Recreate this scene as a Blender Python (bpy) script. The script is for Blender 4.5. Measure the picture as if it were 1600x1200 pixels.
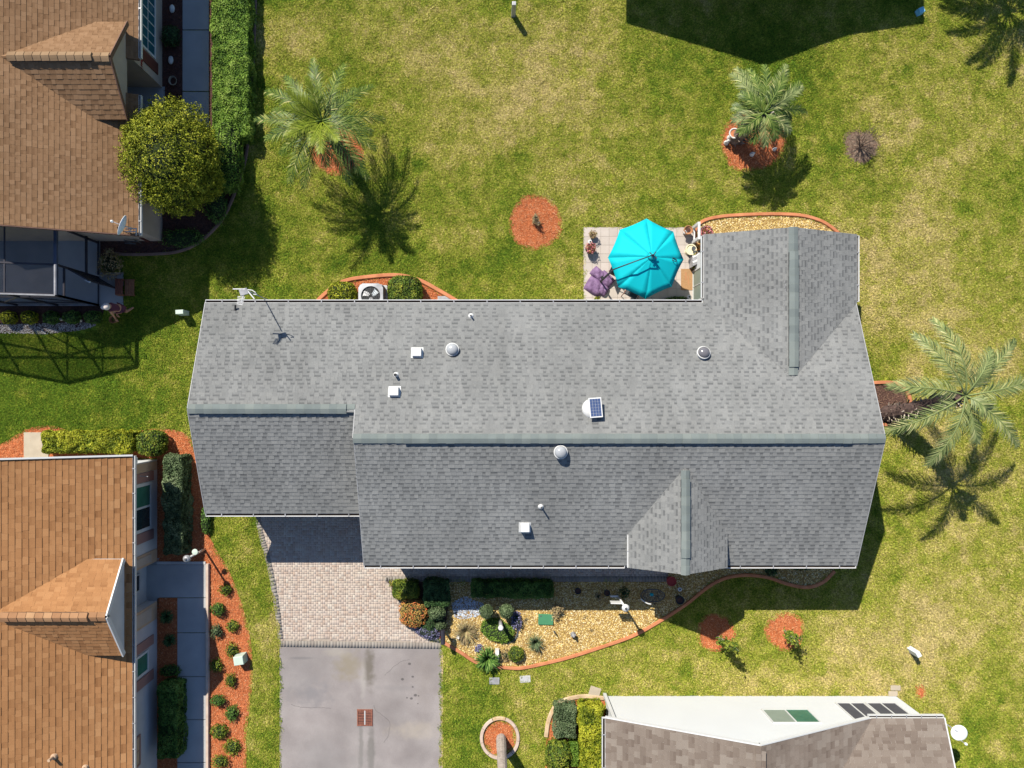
import bpy, bmesh, math, random
import numpy as np
from mathutils import Vector, Matrix, noise as mnoise
for o in list(bpy.data.objects): bpy.data.objects.remove(o)
C = bpy.context.scene.collection
sc = bpy.context.scene
R = random.Random(7)
NR = np.random.RandomState(11)
U = 0.025                    # one ground unit (2.5 cm)
CX, CY, H = 765.0, 620.0, 1150.0   # point straight below the drone, flying height

# ------------------------------------------------------------- camera, sky, sun
cam_d = bpy.data.cameras.new('camera'); cam = bpy.data.objects.new('camera', cam_d); C.objects.link(cam)
cam.location = (0, 0, H * U)
cam_d.sensor_fit = 'HORIZONTAL'; cam_d.sensor_width = 36; cam_d.lens = 36 * H / 1600
cam_d.shift_x = 35 / 1600; cam_d.shift_y = 20 / 1600
cam_d.clip_start = 0.5; cam_d.clip_end = 500
sc.camera = cam
SUN = Vector((0.53, -0.84, -1.0)).normalized()
world = bpy.data.worlds.new('World'); sc.world = world; world.use_nodes = True
wn = world.node_tree.nodes; wl = world.node_tree.links
sky = wn.new('ShaderNodeTexSky'); sky.sky_type = 'NISHITA'; sky.sun_disc = False; sky.ozone_density = 6.0; sky.dust_density = 0.4
sky.sun_elevation = math.asin(-SUN.z); sky.sun_rotation = math.atan2(-SUN.x, -SUN.y)
wl.new(sky.outputs[0], wn['Background'].inputs['Color'])
wn['Background'].inputs['Strength'].default_value = 0.076
sun_d = bpy.data.lights.new('sun', 'SUN'); sun_d.energy = 4.4; sun_d.angle = math.radians(0.5); sun_d.color = (1.0, 0.94, 0.83)
sun = bpy.data.objects.new('sun', sun_d); C.objects.link(sun); sun.location = (-20, 30, 50)
sun.rotation_euler = SUN.to_track_quat('-Z', 'Y').to_euler()
vs = sc.view_settings
vs.view_transform = 'Standard'; vs.look = 'None'; vs.gamma = 1; vs.exposure = 0.92; vs.use_curve_mapping = False

# ------------------------------------------------------------- helpers
def L(px, py, z=0.0):
    "world point (metres) at height z units, seen at photograph position px, py"
    k = 1 - z / H
    return Vector(((px - CX) * k * U, -(py - CY) * k * U, z * U))
def E(X, Y, z=0.0):
    "world point from ground units (x right, y down the picture)"
    return Vector((X * U, -Y * U, z * U))
def EL(px, py, z=0.0):
    k = 1 - z / H
    return ((px - CX) * k, (py - CY) * k)
ORG = {}
def tag(o, label=None, cat=None, group=None, kind=None):
    if label: o['label'] = label
    if cat: o['category'] = cat
    if group: o['group'] = group
    if kind: o['kind'] = kind
    return o
def thing(name, label, cat, loc=(0, 0, 0), group=None):
    o = bpy.data.objects.new(name, None); C.objects.link(o); o.location = loc
    o.empty_display_size = 0.2
    ORG[o.name] = Vector(loc)
    return tag(o, label, cat, group)
def link(name, me, parent=None, loc=None):
    o = bpy.data.objects.new(name, me); C.objects.link(o)
    if parent is not None:
        o.parent = parent
    if loc is not None: o.location = loc
    return o
def org(parent):
    return ORG.get(parent.name, Vector((0, 0, 0))) if parent is not None else Vector((0, 0, 0))
def mesh_np(name, V, F, mat, tone=None, smooth=False, parent=None):
    "V (n,3) world metres, F (m,4) or (m,3) int array; one joined object"
    V = np.asarray(V, dtype=np.float32); F = np.asarray(F, dtype=np.int32)
    o0 = org(parent); V = V - np.array(o0, dtype=np.float32)
    me = bpy.data.meshes.new(name); k = F.shape[1]
    me.vertices.add(len(V)); me.vertices.foreach_set('co', V.ravel())
    me.loops.add(F.size); me.loops.foreach_set('vertex_index', F.ravel())
    me.polygons.add(len(F)); me.polygons.foreach_set('loop_start', np.arange(0, F.size, k, dtype=np.int32))
    me.polygons.foreach_set('loop_total', np.full(len(F), k, dtype=np.int32))
    if smooth: me.polygons.foreach_set('use_smooth', np.ones(len(F), dtype=bool))
    me.update(calc_edges=True)
    if tone is not None:
        a = me.attributes.new('tone', 'FLOAT', 'FACE'); a.data.foreach_set('value', np.asarray(tone, dtype=np.float32))
    me.materials.append(mat)
    o = link(name, me, parent)
    if parent is not None: ORG[o.name] = Vector(o0)
    return o
class MB:
    def __init__(s): s.v = []; s.f = []; s.t = []; s.m = []
    def add(s, vs, fs, tone=0.5, mi=0):
        b = len(s.v); s.v += [tuple(p) for p in vs]
        for f in fs: s.f.append(tuple(i + b for i in f)); s.t.append(tone); s.m.append(mi)
    def box(s, c, d, rz=0, tone=0.5, mi=0, taper=1.0, M=None):
        x, y, z = d[0] / 2, d[1] / 2, d[2] / 2
        ps = []
        for sz in (-1, 1):
            t = taper if sz > 0 else 1
            for sx, sy in ((-1, -1), (1, -1), (1, 1), (-1, 1)): ps.append(Vector((sx * x * t, sy * y * t, sz * z)))
        Rm = M if M is not None else Matrix.Rotation(rz, 3, 'Z')
        ps = [Rm @ p + Vector(c) for p in ps]
        s.add(ps, [(3, 2, 1, 0), (4, 5, 6, 7), (0, 1, 5, 4), (1, 2, 6, 5), (2, 3, 7, 6), (3, 0, 4, 7)], tone, mi)
    def bar(s, a, b, w, h=None, tone=0.5, mi=0):
        a = Vector(a); b = Vector(b); d = b - a; l = d.length
        if l < 1e-6: return
        d.normalize(); up = Vector((0, 0, 1)) if abs(d.z) < 0.95 else Vector((1, 0, 0))
        sx = d.cross(up).normalized(); sy = sx.cross(d).normalized()
        M = Matrix((sx, d, sy)).transposed()
        s.box((a + b) / 2, (w, l, h or w), M=M, tone=tone, mi=mi)
    def tube(s, pts, rs, n=8, tone=0.5, mi=0, cap=True):
        pts = [Vector(p) for p in pts]
        if not hasattr(rs, '__len__'): rs = [rs] * len(pts)
        b = len(s.v); prev = None
        for i, p in enumerate(pts):
            d = (pts[min(i + 1, len(pts) - 1)] - pts[max(i - 1, 0)]).normalized()
            up = Vector((0, 0, 1)) if abs(d.z) < 0.9 else Vector((1, 0, 0))
            if prev is not None: up = prev
            sx = d.cross(up).normalized(); sy = sx.cross(d).normalized(); prev = sy
            for k in range(n):
                a = 2 * math.pi * k / n
                s.v.append(tuple(p + (sx * math.cos(a) + sy * math.sin(a)) * rs[i]))
        for i in range(len(pts) - 1):
            for k in range(n):
                s.f.append((b + i * n + k, b + i * n + (k + 1) % n, b + (i + 1) * n + (k + 1) % n, b + (i + 1) * n + k)); s.t.append(tone); s.m.append(mi)
        if cap:
            s.f.append(tuple(b + k for k in range(n))[::-1]); s.t.append(tone); s.m.append(mi)
            s.f.append(tuple(b + (len(pts) - 1) * n + k for k in range(n))); s.t.append(tone); s.m.append(mi)
    def lathe(s, c, prof, n=20, tone=0.5, mi=0, sx=1, sy=1, M=None):
        "prof: list of (r, z)"
        b = len(s.v); c = Vector(c)
        for r, z in prof:
            for k in range(n):
                a = 2 * math.pi * k / n
                p = Vector((r * sx * math.cos(a), r * sy * math.sin(a), z))
                if M is not None: p = M @ p
                s.v.append(tuple(c + p))
        for i in range(len(prof) - 1):
            for k in range(n):
                s.f.append((b + i * n + k, b + i * n + (k + 1) % n, b + (i + 1) * n + (k + 1) % n, b + (i + 1) * n + k)); s.t.append(tone); s.m.append(mi)
        s.f.append(tuple(b + k for k in range(n))[::-1]); s.t.append(tone); s.m.append(mi)
        s.f.append(tuple(b + (len(prof) - 1) * n + k for k in range(n))); s.t.append(tone); s.m.append(mi)
    def ball(s, c, r, n=12, tone=0.5, mi=0, sc_=(1, 1, 1)):
        prof = [(r * math.sin(math.pi * i / 8) + 1e-4, -r * math.cos(math.pi * i / 8) * sc_[2]) for i in range(9)]
        s.lathe(c, prof, n, tone, mi, sc_[0], sc_[1])
    def prism(s, poly, z0, z1, tone=0.5, mi=0):
        "poly: list of 2-D metres (ccw or cw)"
        n = len(poly); ar = sum(poly[i][0] * poly[(i + 1) % n][1] - poly[(i + 1) % n][0] * poly[i][1] for i in range(n))
        if ar < 0: poly = poly[::-1]
        vs = [(p[0], p[1], z0) for p in poly] + [(p[0], p[1], z1) for p in poly]
        fs = [tuple(range(n))[::-1], tuple(range(n, 2 * n))] + [(i, (i + 1) % n, n + (i + 1) % n, n + i) for i in range(n)]
        s.add(vs, fs, tone, mi)
    def build(s, name, mats, parent=None, smooth=False, bevel=0):
        if not isinstance(mats, (list, tuple)): mats = [mats]
        me = bpy.data.meshes.new(name); o0 = org(parent)
        me.from_pydata([(v[0] - o0.x, v[1] - o0.y, v[2] - o0.z) for v in s.v], [], s.f)
        for m in mats: me.materials.append(m)
        if len(mats) > 1: me.polygons.foreach_set('material_index', s.m)
        if smooth: me.polygons.foreach_set('use_smooth', [True] * len(s.f))
        a = me.attributes.new('tone', 'FLOAT', 'FACE'); a.data.foreach_set('value', s.t)
        me.update()
        o = link(name, me, parent)
        ORG[o.name] = Vector(o0)
        if bevel:
            b = o.modifiers.new('bevel', 'BEVEL'); b.width = bevel; b.segments = 2; b.limit_method = 'ANGLE'
        return o

# ------------------------------------------------------------- materials
def mat(name, cols, rough=0.85, nscale=6.0, namt=0.25, bump=0.0, bscale=60.0, metal=0.0, tone=None, fine=0.0, fscale=80, spec=0.3, trans=0.0, alpha=None, big=None, streak=0):
    """cols: one colour or two mixed by noise; tone: list of colours read off the per-piece 'tone' value."""
    m = bpy.data.materials.new(name); m.use_nodes = True
    nt = m.node_tree; N = nt.nodes; K = nt.links; P = N['Principled BSDF']
    geo = N.new('ShaderNodeNewGeometry')
    def noise(scale, detail=4):
        n = N.new('ShaderNodeTexNoise'); n.inputs['Scale'].default_value = scale; n.inputs['Detail'].default_value = detail
        K.new(geo.outputs['Position'], n.inputs['Vector']); return n.outputs['Fac']
    def ramp(fac, cs, lo=0.0, hi=1.0):
        r = N.new('ShaderNodeValToRGB'); K.new(fac, r.inputs['Fac'])
        e = r.color_ramp.elements
        while len(e) < len(cs): e.new(0.5)
        for i, c in enumerate(cs):
            e[i].position = lo + (hi - lo) * i / max(1, len(cs) - 1); e[i].color = (*c, 1)
        return r.outputs['Color']
    if tone:
        at = N.new('ShaderNodeAttribute'); at.attribute_name = 'tone'
        col = ramp(at.outputs['Fac'], tone)
    else:
        if not isinstance(cols[0], (tuple, list)): cols = [cols]
        col = ramp(noise(nscale), cols, 0.33, 0.67) if len(cols) > 1 else None
        if col is None:
            rgb = N.new('ShaderNodeRGB'); rgb.outputs[0].default_value = (*cols[0], 1); col = rgb.outputs[0]
    def mult(col, fac, lo, hi):
        mr = N.new('ShaderNodeMapRange'); K.new(fac, mr.inputs['Value'])
        mr.inputs['From Min'].default_value = 0.3; mr.inputs['From Max'].default_value = 0.7
        mr.inputs['To Min'].default_value = lo; mr.inputs['To Max'].default_value = hi
        mx = N.new('ShaderNodeVectorMath'); mx.operation = 'SCALE'
        K.new(col, mx.inputs[0]); K.new(mr.outputs[0], mx.inputs['Scale']); return mx.outputs[0]
    if namt: col = mult(col, noise(nscale * 0.37 + 0.3), 1 - namt, 1 + namt)
    if fine: col = mult(col, noise(fscale, 2), 1 - fine, 1 + fine)
    if big: col = mult(col, noise(big[0], 3), 1 - big[1], 1 + big[1])
    if streak:
        sm = N.new('ShaderNodeVectorMath'); sm.operation = 'MULTIPLY'; sm.inputs[1].default_value = (2.6, .22, .22); K.new(geo.outputs['Position'], sm.inputs[0])
        sn = N.new('ShaderNodeTexNoise'); sn.inputs['Scale'].default_value = 1.0; sn.inputs['Detail'].default_value = 5; K.new(sm.outputs[0], sn.inputs['Vector']); col = mult(col, sn.outputs['Fac'], 1 - streak, 1 + streak * .6)
    K.new(col, P.inputs['Base Color'])
    P.inputs['Roughness'].default_value = rough; P.inputs['Metallic'].default_value = metal
    P.inputs['Specular IOR Level'].default_value = spec
    if rough > .85 and 'Diffuse Roughness' in P.inputs: P.inputs['Diffuse Roughness'].default_value = 0.2
    if trans: P.inputs['Transmission Weight'].default_value = trans
    if bump:
        b = N.new('ShaderNodeBump'); b.inputs['Strength'].default_value = bump; b.inputs['Distance'].default_value = 0.02
        K.new(noise(bscale), b.inputs['Height']); K.new(b.outputs[0], P.inputs['Normal'])
    if alpha is not None: P.inputs['Alpha'].default_value = alpha
    return m
def foliage(name, cols, rough=0.6, extra=0.1):
    m = mat(name, cols[0], rough=rough, tone=cols, nscale=5, namt=0.18, spec=0.14)
    P = m.node_tree.nodes['Principled BSDF']
    return m

M = {}
M['shingle_grey'] = mat('shingle_grey', 0, tone=[(.10, .102, .102), (.150, .153, .151), (.187, .189, .184), (.215, .215, .206)], rough=.95, namt=.05, nscale=1.2, fine=.14, fscale=48, big=(.45, .10), spec=.15, streak=.08)
M['shingle_brown'] = mat('shingle_brown', 0, tone=[(.105, .054, .026), (.17, .095, .048), (.215, .125, .066), (.25, .152, .085)], rough=.95, namt=.06, nscale=1.5, fine=.13, fscale=55, big=(.35, .08), spec=.15)
M['shingle_tan'] = mat('shingle_tan', 0, tone=[(.15, .066, .025), (.25, .118, .048), (.305, .15, .063), (.345, .18, .08)], rough=.95, namt=.06, nscale=1.5, fine=.13, fscale=55, big=(.4, .07), spec=.15)
M['shingle_taupe'] = mat('shingle_taupe', 0, tone=[(.10, .074, .06), (.143, .113, .092), (.168, .136, .112), (.195, .163, .136)], rough=.95, namt=.06, nscale=1.5, fine=.13, fscale=55, big=(.35, .06), spec=.15)
M['cap_grey'] = mat('cap_grey', 0, tone=[(.135, .155, .15), (.15, .172, .165), (.17, .19, .178)], rough=.95, namt=.08, fine=.08, spec=.15)
M['cap_tan'] = mat('cap_tan', 0, tone=[(.25, .13, .065), (.30, .165, .085), (.34, .2, .105)], rough=.95, namt=.08, fine=.08, spec=.15)
M['cap_brown'] = mat('cap_brown', 0, tone=[(.19, .12, .068), (.23, .15, .085), (.27, .18, .105)], rough=.95, namt=.08, fine=.08, spec=.15)
M['vent_dark'] = mat('vent_dark', (.02, .022, .025), rough=.7)
M['white'] = mat('white_metal', (.52, .52, .51), rough=.5, namt=.04)
M['fascia'] = mat('fascia_paint', (.3, .3, .3), rough=.6, namt=.06)
M['gutter_floor'] = mat('gutter_floor', (.035, .025, .02), rough=.9)  # dark brown floor strip inside the open gutter
M['stucco_white'] = mat('stucco_white', (.46, .47, .47), rough=.9, namt=.02, nscale=1, bump=.15, bscale=90)
M['stucco_beige'] = mat('stucco_beige', (.38, .31, .25), rough=.9, namt=.05, bump=.2, bscale=90)
M['stucco_lilac'] = mat('stucco_pale', (.42, .39, .39), rough=.9, namt=.05, bump=.2, bscale=90)
M['stucco_grey'] = mat('stucco_grey', (.5, .48, .46), rough=.9, namt=.05, bump=.2, bscale=90)
M['stucco_tan'] = mat('stucco_tan', (.42, .29, .19), rough=.9, namt=.05, bump=.2, bscale=90)
M['shutter_pink'] = mat('shutter_pink', (.27, .15, .13), rough=.7, namt=.04)
M['shutter_red'] = mat('shutter_red', (.10, .03, .022), rough=.6, namt=.05)
M['trim_brown'] = mat('trim_brown', (.13, .07, .05), rough=.7)
M['glass'] = mat('window_glass', (.02, .035, .04), rough=.08, spec=.6, namt=0)
M['glass_teal'] = mat('window_glass_teal', (.02, .09, .12), rough=.15, spec=.6, namt=.1)
M['glass_green'] = mat('window_glass_green', (.04, .14, .1), rough=.15, spec=.4, namt=.15)
M['blind'] = mat('window_blind', (.2, .24, .2), rough=.5, namt=.05)
M['screen_grey'] = mat('window_screen', (.06, .06, .07), rough=.8, namt=.1)
M['concrete'] = mat('concrete', [(.27, .26, .258), (.32, .31, .305)], rough=.92, nscale=1.6, namt=.08, bump=.15, bscale=120, fine=.06, fscale=140)
M['concrete_pale'] = mat('concrete_pale', [(.36, .36, .36), (.42, .42, .42)], rough=.9, nscale=2, namt=.06, fine=.05)
M['walk_concrete'] = mat('walk_concrete', [(.29, .30, .305), (.34, .345, .35)], rough=.9, nscale=1.2, namt=.07, fine=.04)
M['pad'] = mat('concrete_pad', [(.34, .29, .22), (.4, .34, .26)], rough=.9, nscale=3, namt=.05)
M['paver'] = mat('paver', 0, tone=[(.345, .265, .215), (.375, .305, .255), (.40, .34, .285), (.385, .315, .27), (.43, .38, .325)], rough=.9, namt=.05, fine=.07, fscale=120)
M['paver_border'] = mat('paver_border', 0, tone=[(.20, .175, .155), (.22, .198, .175), (.24, .218, .195)], rough=.9, namt=.05, fine=.07, fscale=120)
M['paver_joint'] = mat('paver_joint', (.31, .26, .215), rough=.95)
M['patio_tile'] = mat('patio_tile', 0, tone=[(.375, .33, .29), (.4, .35, .31), (.42, .37, .33)], rough=.85, namt=.04, fine=.04)
M['soil'] = mat('mulch_soil', [(.33, .09, .032), (.42, .13, .045)], rough=1, nscale=25, namt=.2)
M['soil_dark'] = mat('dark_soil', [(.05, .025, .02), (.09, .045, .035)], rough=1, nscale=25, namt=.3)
M['soil_tan'] = mat('gravel_soil', [(.24, .145, .05), (.3, .19, .07)], rough=1, nscale=25, namt=.2)
M['soil_grey'] = mat('bare_soil', [(.15, .105, .075), (.23, .17, .12)], rough=1, nscale=18, namt=.2, bump=.4)
M['mulch'] = mat('mulch_chip', 0, tone=[(.28, .062, .022), (.46, .14, .05), (.56, .20, .075), (.6, .32, .17)], rough=.95, namt=.15, nscale=3)
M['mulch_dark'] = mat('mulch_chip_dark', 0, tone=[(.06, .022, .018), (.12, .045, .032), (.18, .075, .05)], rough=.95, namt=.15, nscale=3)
M['mulch_brown'] = mat('mulch_chip_brown', 0, tone=[(.09, .05, .035), (.17, .095, .065), (.24, .15, .1)], rough=.95, namt=.15, nscale=3)
M['pebble'] = mat('pebble', 0, tone=[(.25, .15, .035), (.40, .26, .07), (.52, .37, .12), (.6, .46, .2), (.66, .58, .38)], rough=.75, namt=.08)
M['pebble_blue'] = mat('pebble_blue', 0, tone=[(.22, .27, .36), (.4, .45, .52), (.6, .62, .64)], rough=.6, namt=.1)
M['pebble_grey'] = mat('pebble_grey', 0, tone=[(.2, .19, .19), (.33, .31, .3), (.5, .48, .46)], rough=.8, namt=.1)
M['kerb_orange'] = mat('kerb_orange', [(.38, .135, .06), (.45, .18, .085)], rough=.85, nscale=4, namt=.12, fine=.06)
M['kerb_pink'] = mat('kerb_pink', [(.4, .3, .24), (.48, .38, .31)], rough=.85, nscale=4, namt=.1, fine=.05)
M['kerb_tan'] = mat('kerb_tan', [(.4, .28, .16), (.5, .38, .25)], rough=.9, nscale=6, namt=.18, fine=.06)
M['kerb_brown'] = mat('kerb_brown', [(.17, .11, .085), (.23, .15, .12)], rough=.9, nscale=4, namt=.1)
M['bark'] = mat('bark', [(.10, .07, .05), (.18, .13, .1)], rough=.95, nscale=14, namt=.3, bump=.5, bscale=40)
M['bark_grey'] = mat('bark_grey', [(.24, .2, .17), (.34, .29, .25)], rough=.95, nscale=14, namt=.2, bump=.4, bscale=40)
M['bark_dark'] = mat('bark_dark', [(.05, .032, .03), (.10, .065, .055)], rough=.95, nscale=14, namt=.3)
M['stub'] = mat('leaf_stub', 0, tone=[(.06, .04, .035), (.2, .15, .12), (.34, .28, .23), (.45, .4, .33)], rough=.9, namt=.1)
M['leaf_tree'] = foliage('leaf_tree', [(.04, .06, .006), (.12, .15, .01), (.235, .25, .018), (.38, .36, .04)])
M['core'] = mat('bush_core', (.018, .028, .010), rough=1)  # near-black solid fill behind the leaves, closes see-through gaps
M['leaf_green'] = foliage('leaf_green', [(.018, .05, .012), (.05, .11, .018), (.09, .17, .03), (.15, .23, .05)])
M['leaf_hedge'] = foliage('leaf_hedge', [(.03, .07, .008), (.09, .17, .02), (.15, .24, .03), (.23, .32, .06)])
M['leaf_yellow'] = foliage('leaf_yellow', [(.05, .08, .006), (.15, .18, .012), (.26, .27, .018), (.38, .37, .035)])
M['leaf_mix'] = foliage('leaf_mix', [(.025, .05, .01), (.07, .12, .015), (.15, .18, .02), (.28, .27, .035)])
M['leaf_grey'] = foliage('leaf_grey', [(.03, .05, .022), (.07, .105, .045), (.11, .15, .07), (.17, .21, .11)])
M['leaf_dark'] = foliage('leaf_dark', [(.01, .03, .012), (.025, .06, .02), (.05, .1, .03), (.08, .14, .045)])
M['leaf_red'] = foliage('leaf_red', [(.07, .06, .02), (.25, .19, .05), (.42, .26, .07), (.5, .1, .04), (.32, .3, .06)])
M['leaf_lilac'] = foliage('leaf_lilac', [(.04, .05, .06), (.1, .1, .17), (.2, .19, .32), (.35, .33, .48)])
M['leaf_tan'] = foliage('leaf_tan', [(.12, .09, .04), (.25, .18, .09), (.36, .28, .15), (.2, .2, .07)])
M['flower'] = foliage('flowers', [(.04, .09, .02), (.12, .2, .03), (.4, .05, .04), (.6, .25, .3), (.65, .5, .1)])
M['frond'] = foliage('palm_frond', [(.01, .028, .006), (.04, .075, .014), (.09, .135, .025), (.17, .21, .05), (.36, .33, .13)], rough=.45)
M['frond_yellow'] = foliage('palm_frond_young', [(.06, .09, .008), (.12, .16, .012), (.18, .22, .02), (.28, .28, .06)], rough=.45)
M['frond_blue'] = foliage('palm_frond_blue', [(.02, .04, .014), (.075, .105, .033), (.155, .19, .068), (.27, .29, .115), (.46, .42, .2)], rough=.45)
M['cloth_teal'] = mat('canopy_cloth', (.0, .39, .44), rough=.75, namt=.03, nscale=2, bump=.06, bscale=25, spec=.2)
M['cloth_purple'] = mat('purple_cover', [(.12, .065, .14), (.19, .115, .21)], rough=.7, nscale=9, namt=.15, bump=.8, bscale=16)
M['bronze'] = mat('dark_bronze', (.028, .026, .035), rough=.5)
M['bronze_blue'] = mat('bronze_blue', (.05, .06, .09), rough=.5)
M['black'] = mat('black_plastic', (.018, .018, .02), rough=.5)
M['dark_grey'] = mat('dark_grey', (.07, .075, .08), rough=.7)
M['grey'] = mat('grey_metal', (.34, .34, .35), rough=.45, metal=.3)
M['grey_plate'] = mat('grey_plate', [(.22, .22, .23), (.27, .27, .28)], rough=.8, nscale=8)
M['pale_green'] = mat('pale_green_paint', (.42, .5, .43), rough=.6, namt=.05)
M['green_lid'] = mat('green_lid', (.05, .18, .09), rough=.6, namt=.08)
M['terracotta'] = mat('terracotta', (.36, .17, .08), rough=.85, namt=.1)
M['pot_red'] = mat('pot_red', (.3, .03, .025), rough=.5, namt=.1)
M['cream'] = mat('cream_paint', (.62, .56, .38), rough=.6, namt=.08)
M['wood'] = mat('wood', [(.17, .07, .035), (.24, .11, .055)], rough=.75, nscale=12, namt=.12)
M['wood_red'] = mat('wood_red', [(.12, .04, .028), (.17, .06, .04)], rough=.75, nscale=12, namt=.12)
M['doormat'] = mat('doormat', [(.3, .17, .08), (.36, .21, .1)], rough=1, nscale=30, namt=.08)
M['rust'] = mat('rusty_iron', [(.17, .06, .04), (.25, .1, .065)], rough=.85, nscale=20, namt=.15)
M['skin'] = mat('skin', (.48, .25, .16), rough=.6, namt=.03)
M['hat'] = mat('hat_cloth', (.62, .55, .5), rough=.9, namt=.08)
M['shirt'] = mat('maroon_cloth', (.13, .04, .055), rough=.9, namt=.1)
M['dome'] = mat('dome_plastic', (.3, .31, .32), rough=.15, spec=.6, namt=.05)
M['dome_dark'] = mat('dome_dark', (.12, .115, .125), rough=.15, spec=.6, namt=.1)
M['pv'] = mat('pv_cell', (.045, .07, .15), rough=.2, spec=.6, namt=.05)
M['dish'] = mat('dish_paint', (.6, .64, .66), rough=.5, namt=.04)
M['stone_white'] = mat('white_stone', [(.5, .48, .45), (.62, .6, .57)], rough=.8, nscale=10, namt=.1)
M['teal_glass'] = mat('teal_ceramic', (.01, .25, .28), rough=.3)
M['blue_plastic'] = mat('blue_plastic', (.18, .45, .6), rough=.4)
M['hose'] = mat('hose', (.3, .26, .2), rough=.6)
M['number_red'] = mat('number_red', (.3, .04, .03), rough=.6)
# screen cloth: partly see-through everywhere
m = mat('screen_cloth', (.03, .03, .035), rough=.9); m.node_tree.nodes['Principled BSDF'].inputs['Alpha'].default_value = .38; M['screen'] = m

# ------------------------------------------------------------- small maths
def smooth(pts, n=8, closed=False):
    "Catmull-Rom through 2-D points"
    P = [Vector((p[0], p[1], 0)) for p in pts]; out = []
    m = len(P); rng = range(m if closed else m - 1)
    for i in rng:
        p0 = P[(i - 1) % m] if closed or i > 0 else P[0] * 2 - P[1]
        p1 = P[i]; p2 = P[(i + 1) % m]
        p3 = P[(i + 2) % m] if closed or i + 2 < m else P[-1] * 2 - P[-2]
        for k in range(n):
            t = k / n
            q = 0.5 * ((2 * p1) + (p2 - p0) * t + (2 * p0 - 5 * p1 + 4 * p2 - p3) * t * t + (3 * p1 - p0 - 3 * p2 + p3) * t ** 3)
            out.append((q.x, q.y))
    if not closed: out.append((P[-1].x, P[-1].y))
    return out
def inpoly(x, y, poly):
    x = np.asarray(x); y = np.asarray(y); r = np.zeros(x.shape, dtype=bool); n = len(poly); j = n - 1
    for i in range(n):
        xi, yi = poly[i]; xj, yj = poly[j]
        if yi != yj:
            c = ((yi > y) != (yj > y)) & (x < (xj - xi) * (y - yi) / (yj - yi) + xi)
            r ^= c
        j = i
    return r
def circle(cx, cy, rx, ry=None, n=28, wob=0.04, seed=0):
    rr = random.Random(seed); ry = ry or rx; ph = [rr.uniform(0, 6.28) for _ in range(3)]
    return [(cx + rx * math.cos(a) * (1 + wob * math.sin(3 * a + ph[0]) + wob * .6 * math.sin(5 * a + ph[1])),
             cy + ry * math.sin(a) * (1 + wob * math.sin(3 * a + ph[0]) + wob * .6 * math.sin(5 * a + ph[1]))) for a in [2 * math.pi * i / n for i in range(n)]]
def gp(px, py): return ((px - CX) * U, -(py - CY) * U)     # ground pixel -> metres
def gpoly(pts): return [gp(*p) for p in pts]

EXCL = []          # ground polygons (pixels) without grass
def sheet(name, poly_px, z, material, label=None, cat=None, kind='structure', parent=None):
    poly = gpoly(poly_px); mb = MB(); mb.prism(poly, -0.05, z)
    o = mb.build(name, material, parent)
    if parent is None: tag(o, label, cat, kind=kind)
    return o
def sample_poly(poly_px, dens):
    xs = [p[0] for p in poly_px]; ys = [p[1] for p in poly_px]
    a = (max(xs) - min(xs)) * (max(ys) - min(ys)) * U * U
    n = int(a * dens)
    x = NR.uniform(min(xs), max(xs), n); y = NR.uniform(min(ys), max(ys), n)
    k = inpoly(x, y, poly_px)
    return x[k], y[k]
def chips(name, poly_px, z, material, dens=900, ln=.07, wd=.014, label='', holes=()):
    x, y = sample_poly(poly_px, dens)
    for h in holes:
        k = ~inpoly(x, y, h); x = x[k]; y = y[k]
    n = len(x); X = (x - CX) * U; Y = -(y - CY) * U
    a = NR.uniform(0, math.pi, n); l = NR.uniform(.4, 1.2, n) * ln; w = NR.uniform(.6, 1.4, n) * wd
    tilt = NR.normal(0, .35, n); roll = NR.normal(0, .5, n); zz = z + NR.uniform(.004, .03, n)
    d = np.stack([np.cos(a) * np.cos(tilt), np.sin(a) * np.cos(tilt), np.sin(tilt)], 1)
    s = np.stack([-np.sin(a) * np.cos(roll), np.cos(a) * np.cos(roll), np.sin(roll)], 1)
    c = np.stack([X, Y, zz], 1)
    V = np.stack([c - d * l[:, None] / 2 - s * w[:, None] / 2, c + d * l[:, None] / 2 - s * w[:, None] * .3,
                  c + d * l[:, None] / 2 + s * w[:, None] * .3, c - d * l[:, None] / 2 + s * w[:, None] / 2], 1).reshape(-1, 3)
    o = mesh_np(name, V, np.arange(4 * n).reshape(-1, 4), material, tone=NR.uniform(0, 1, n))
    return tag(o, label, 'mulch', kind='stuff')
OCT_V = np.array([(1, 0, 0), (.3, .9, .1), (-.8, .6, 0), (-.8, -.6, .1), (.3, -.95, 0), (0.05, 0, .75), (0, 0, -.6)])
OCT_F = [(i, (i + 1) % 5, 5) for i in range(5)]
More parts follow.
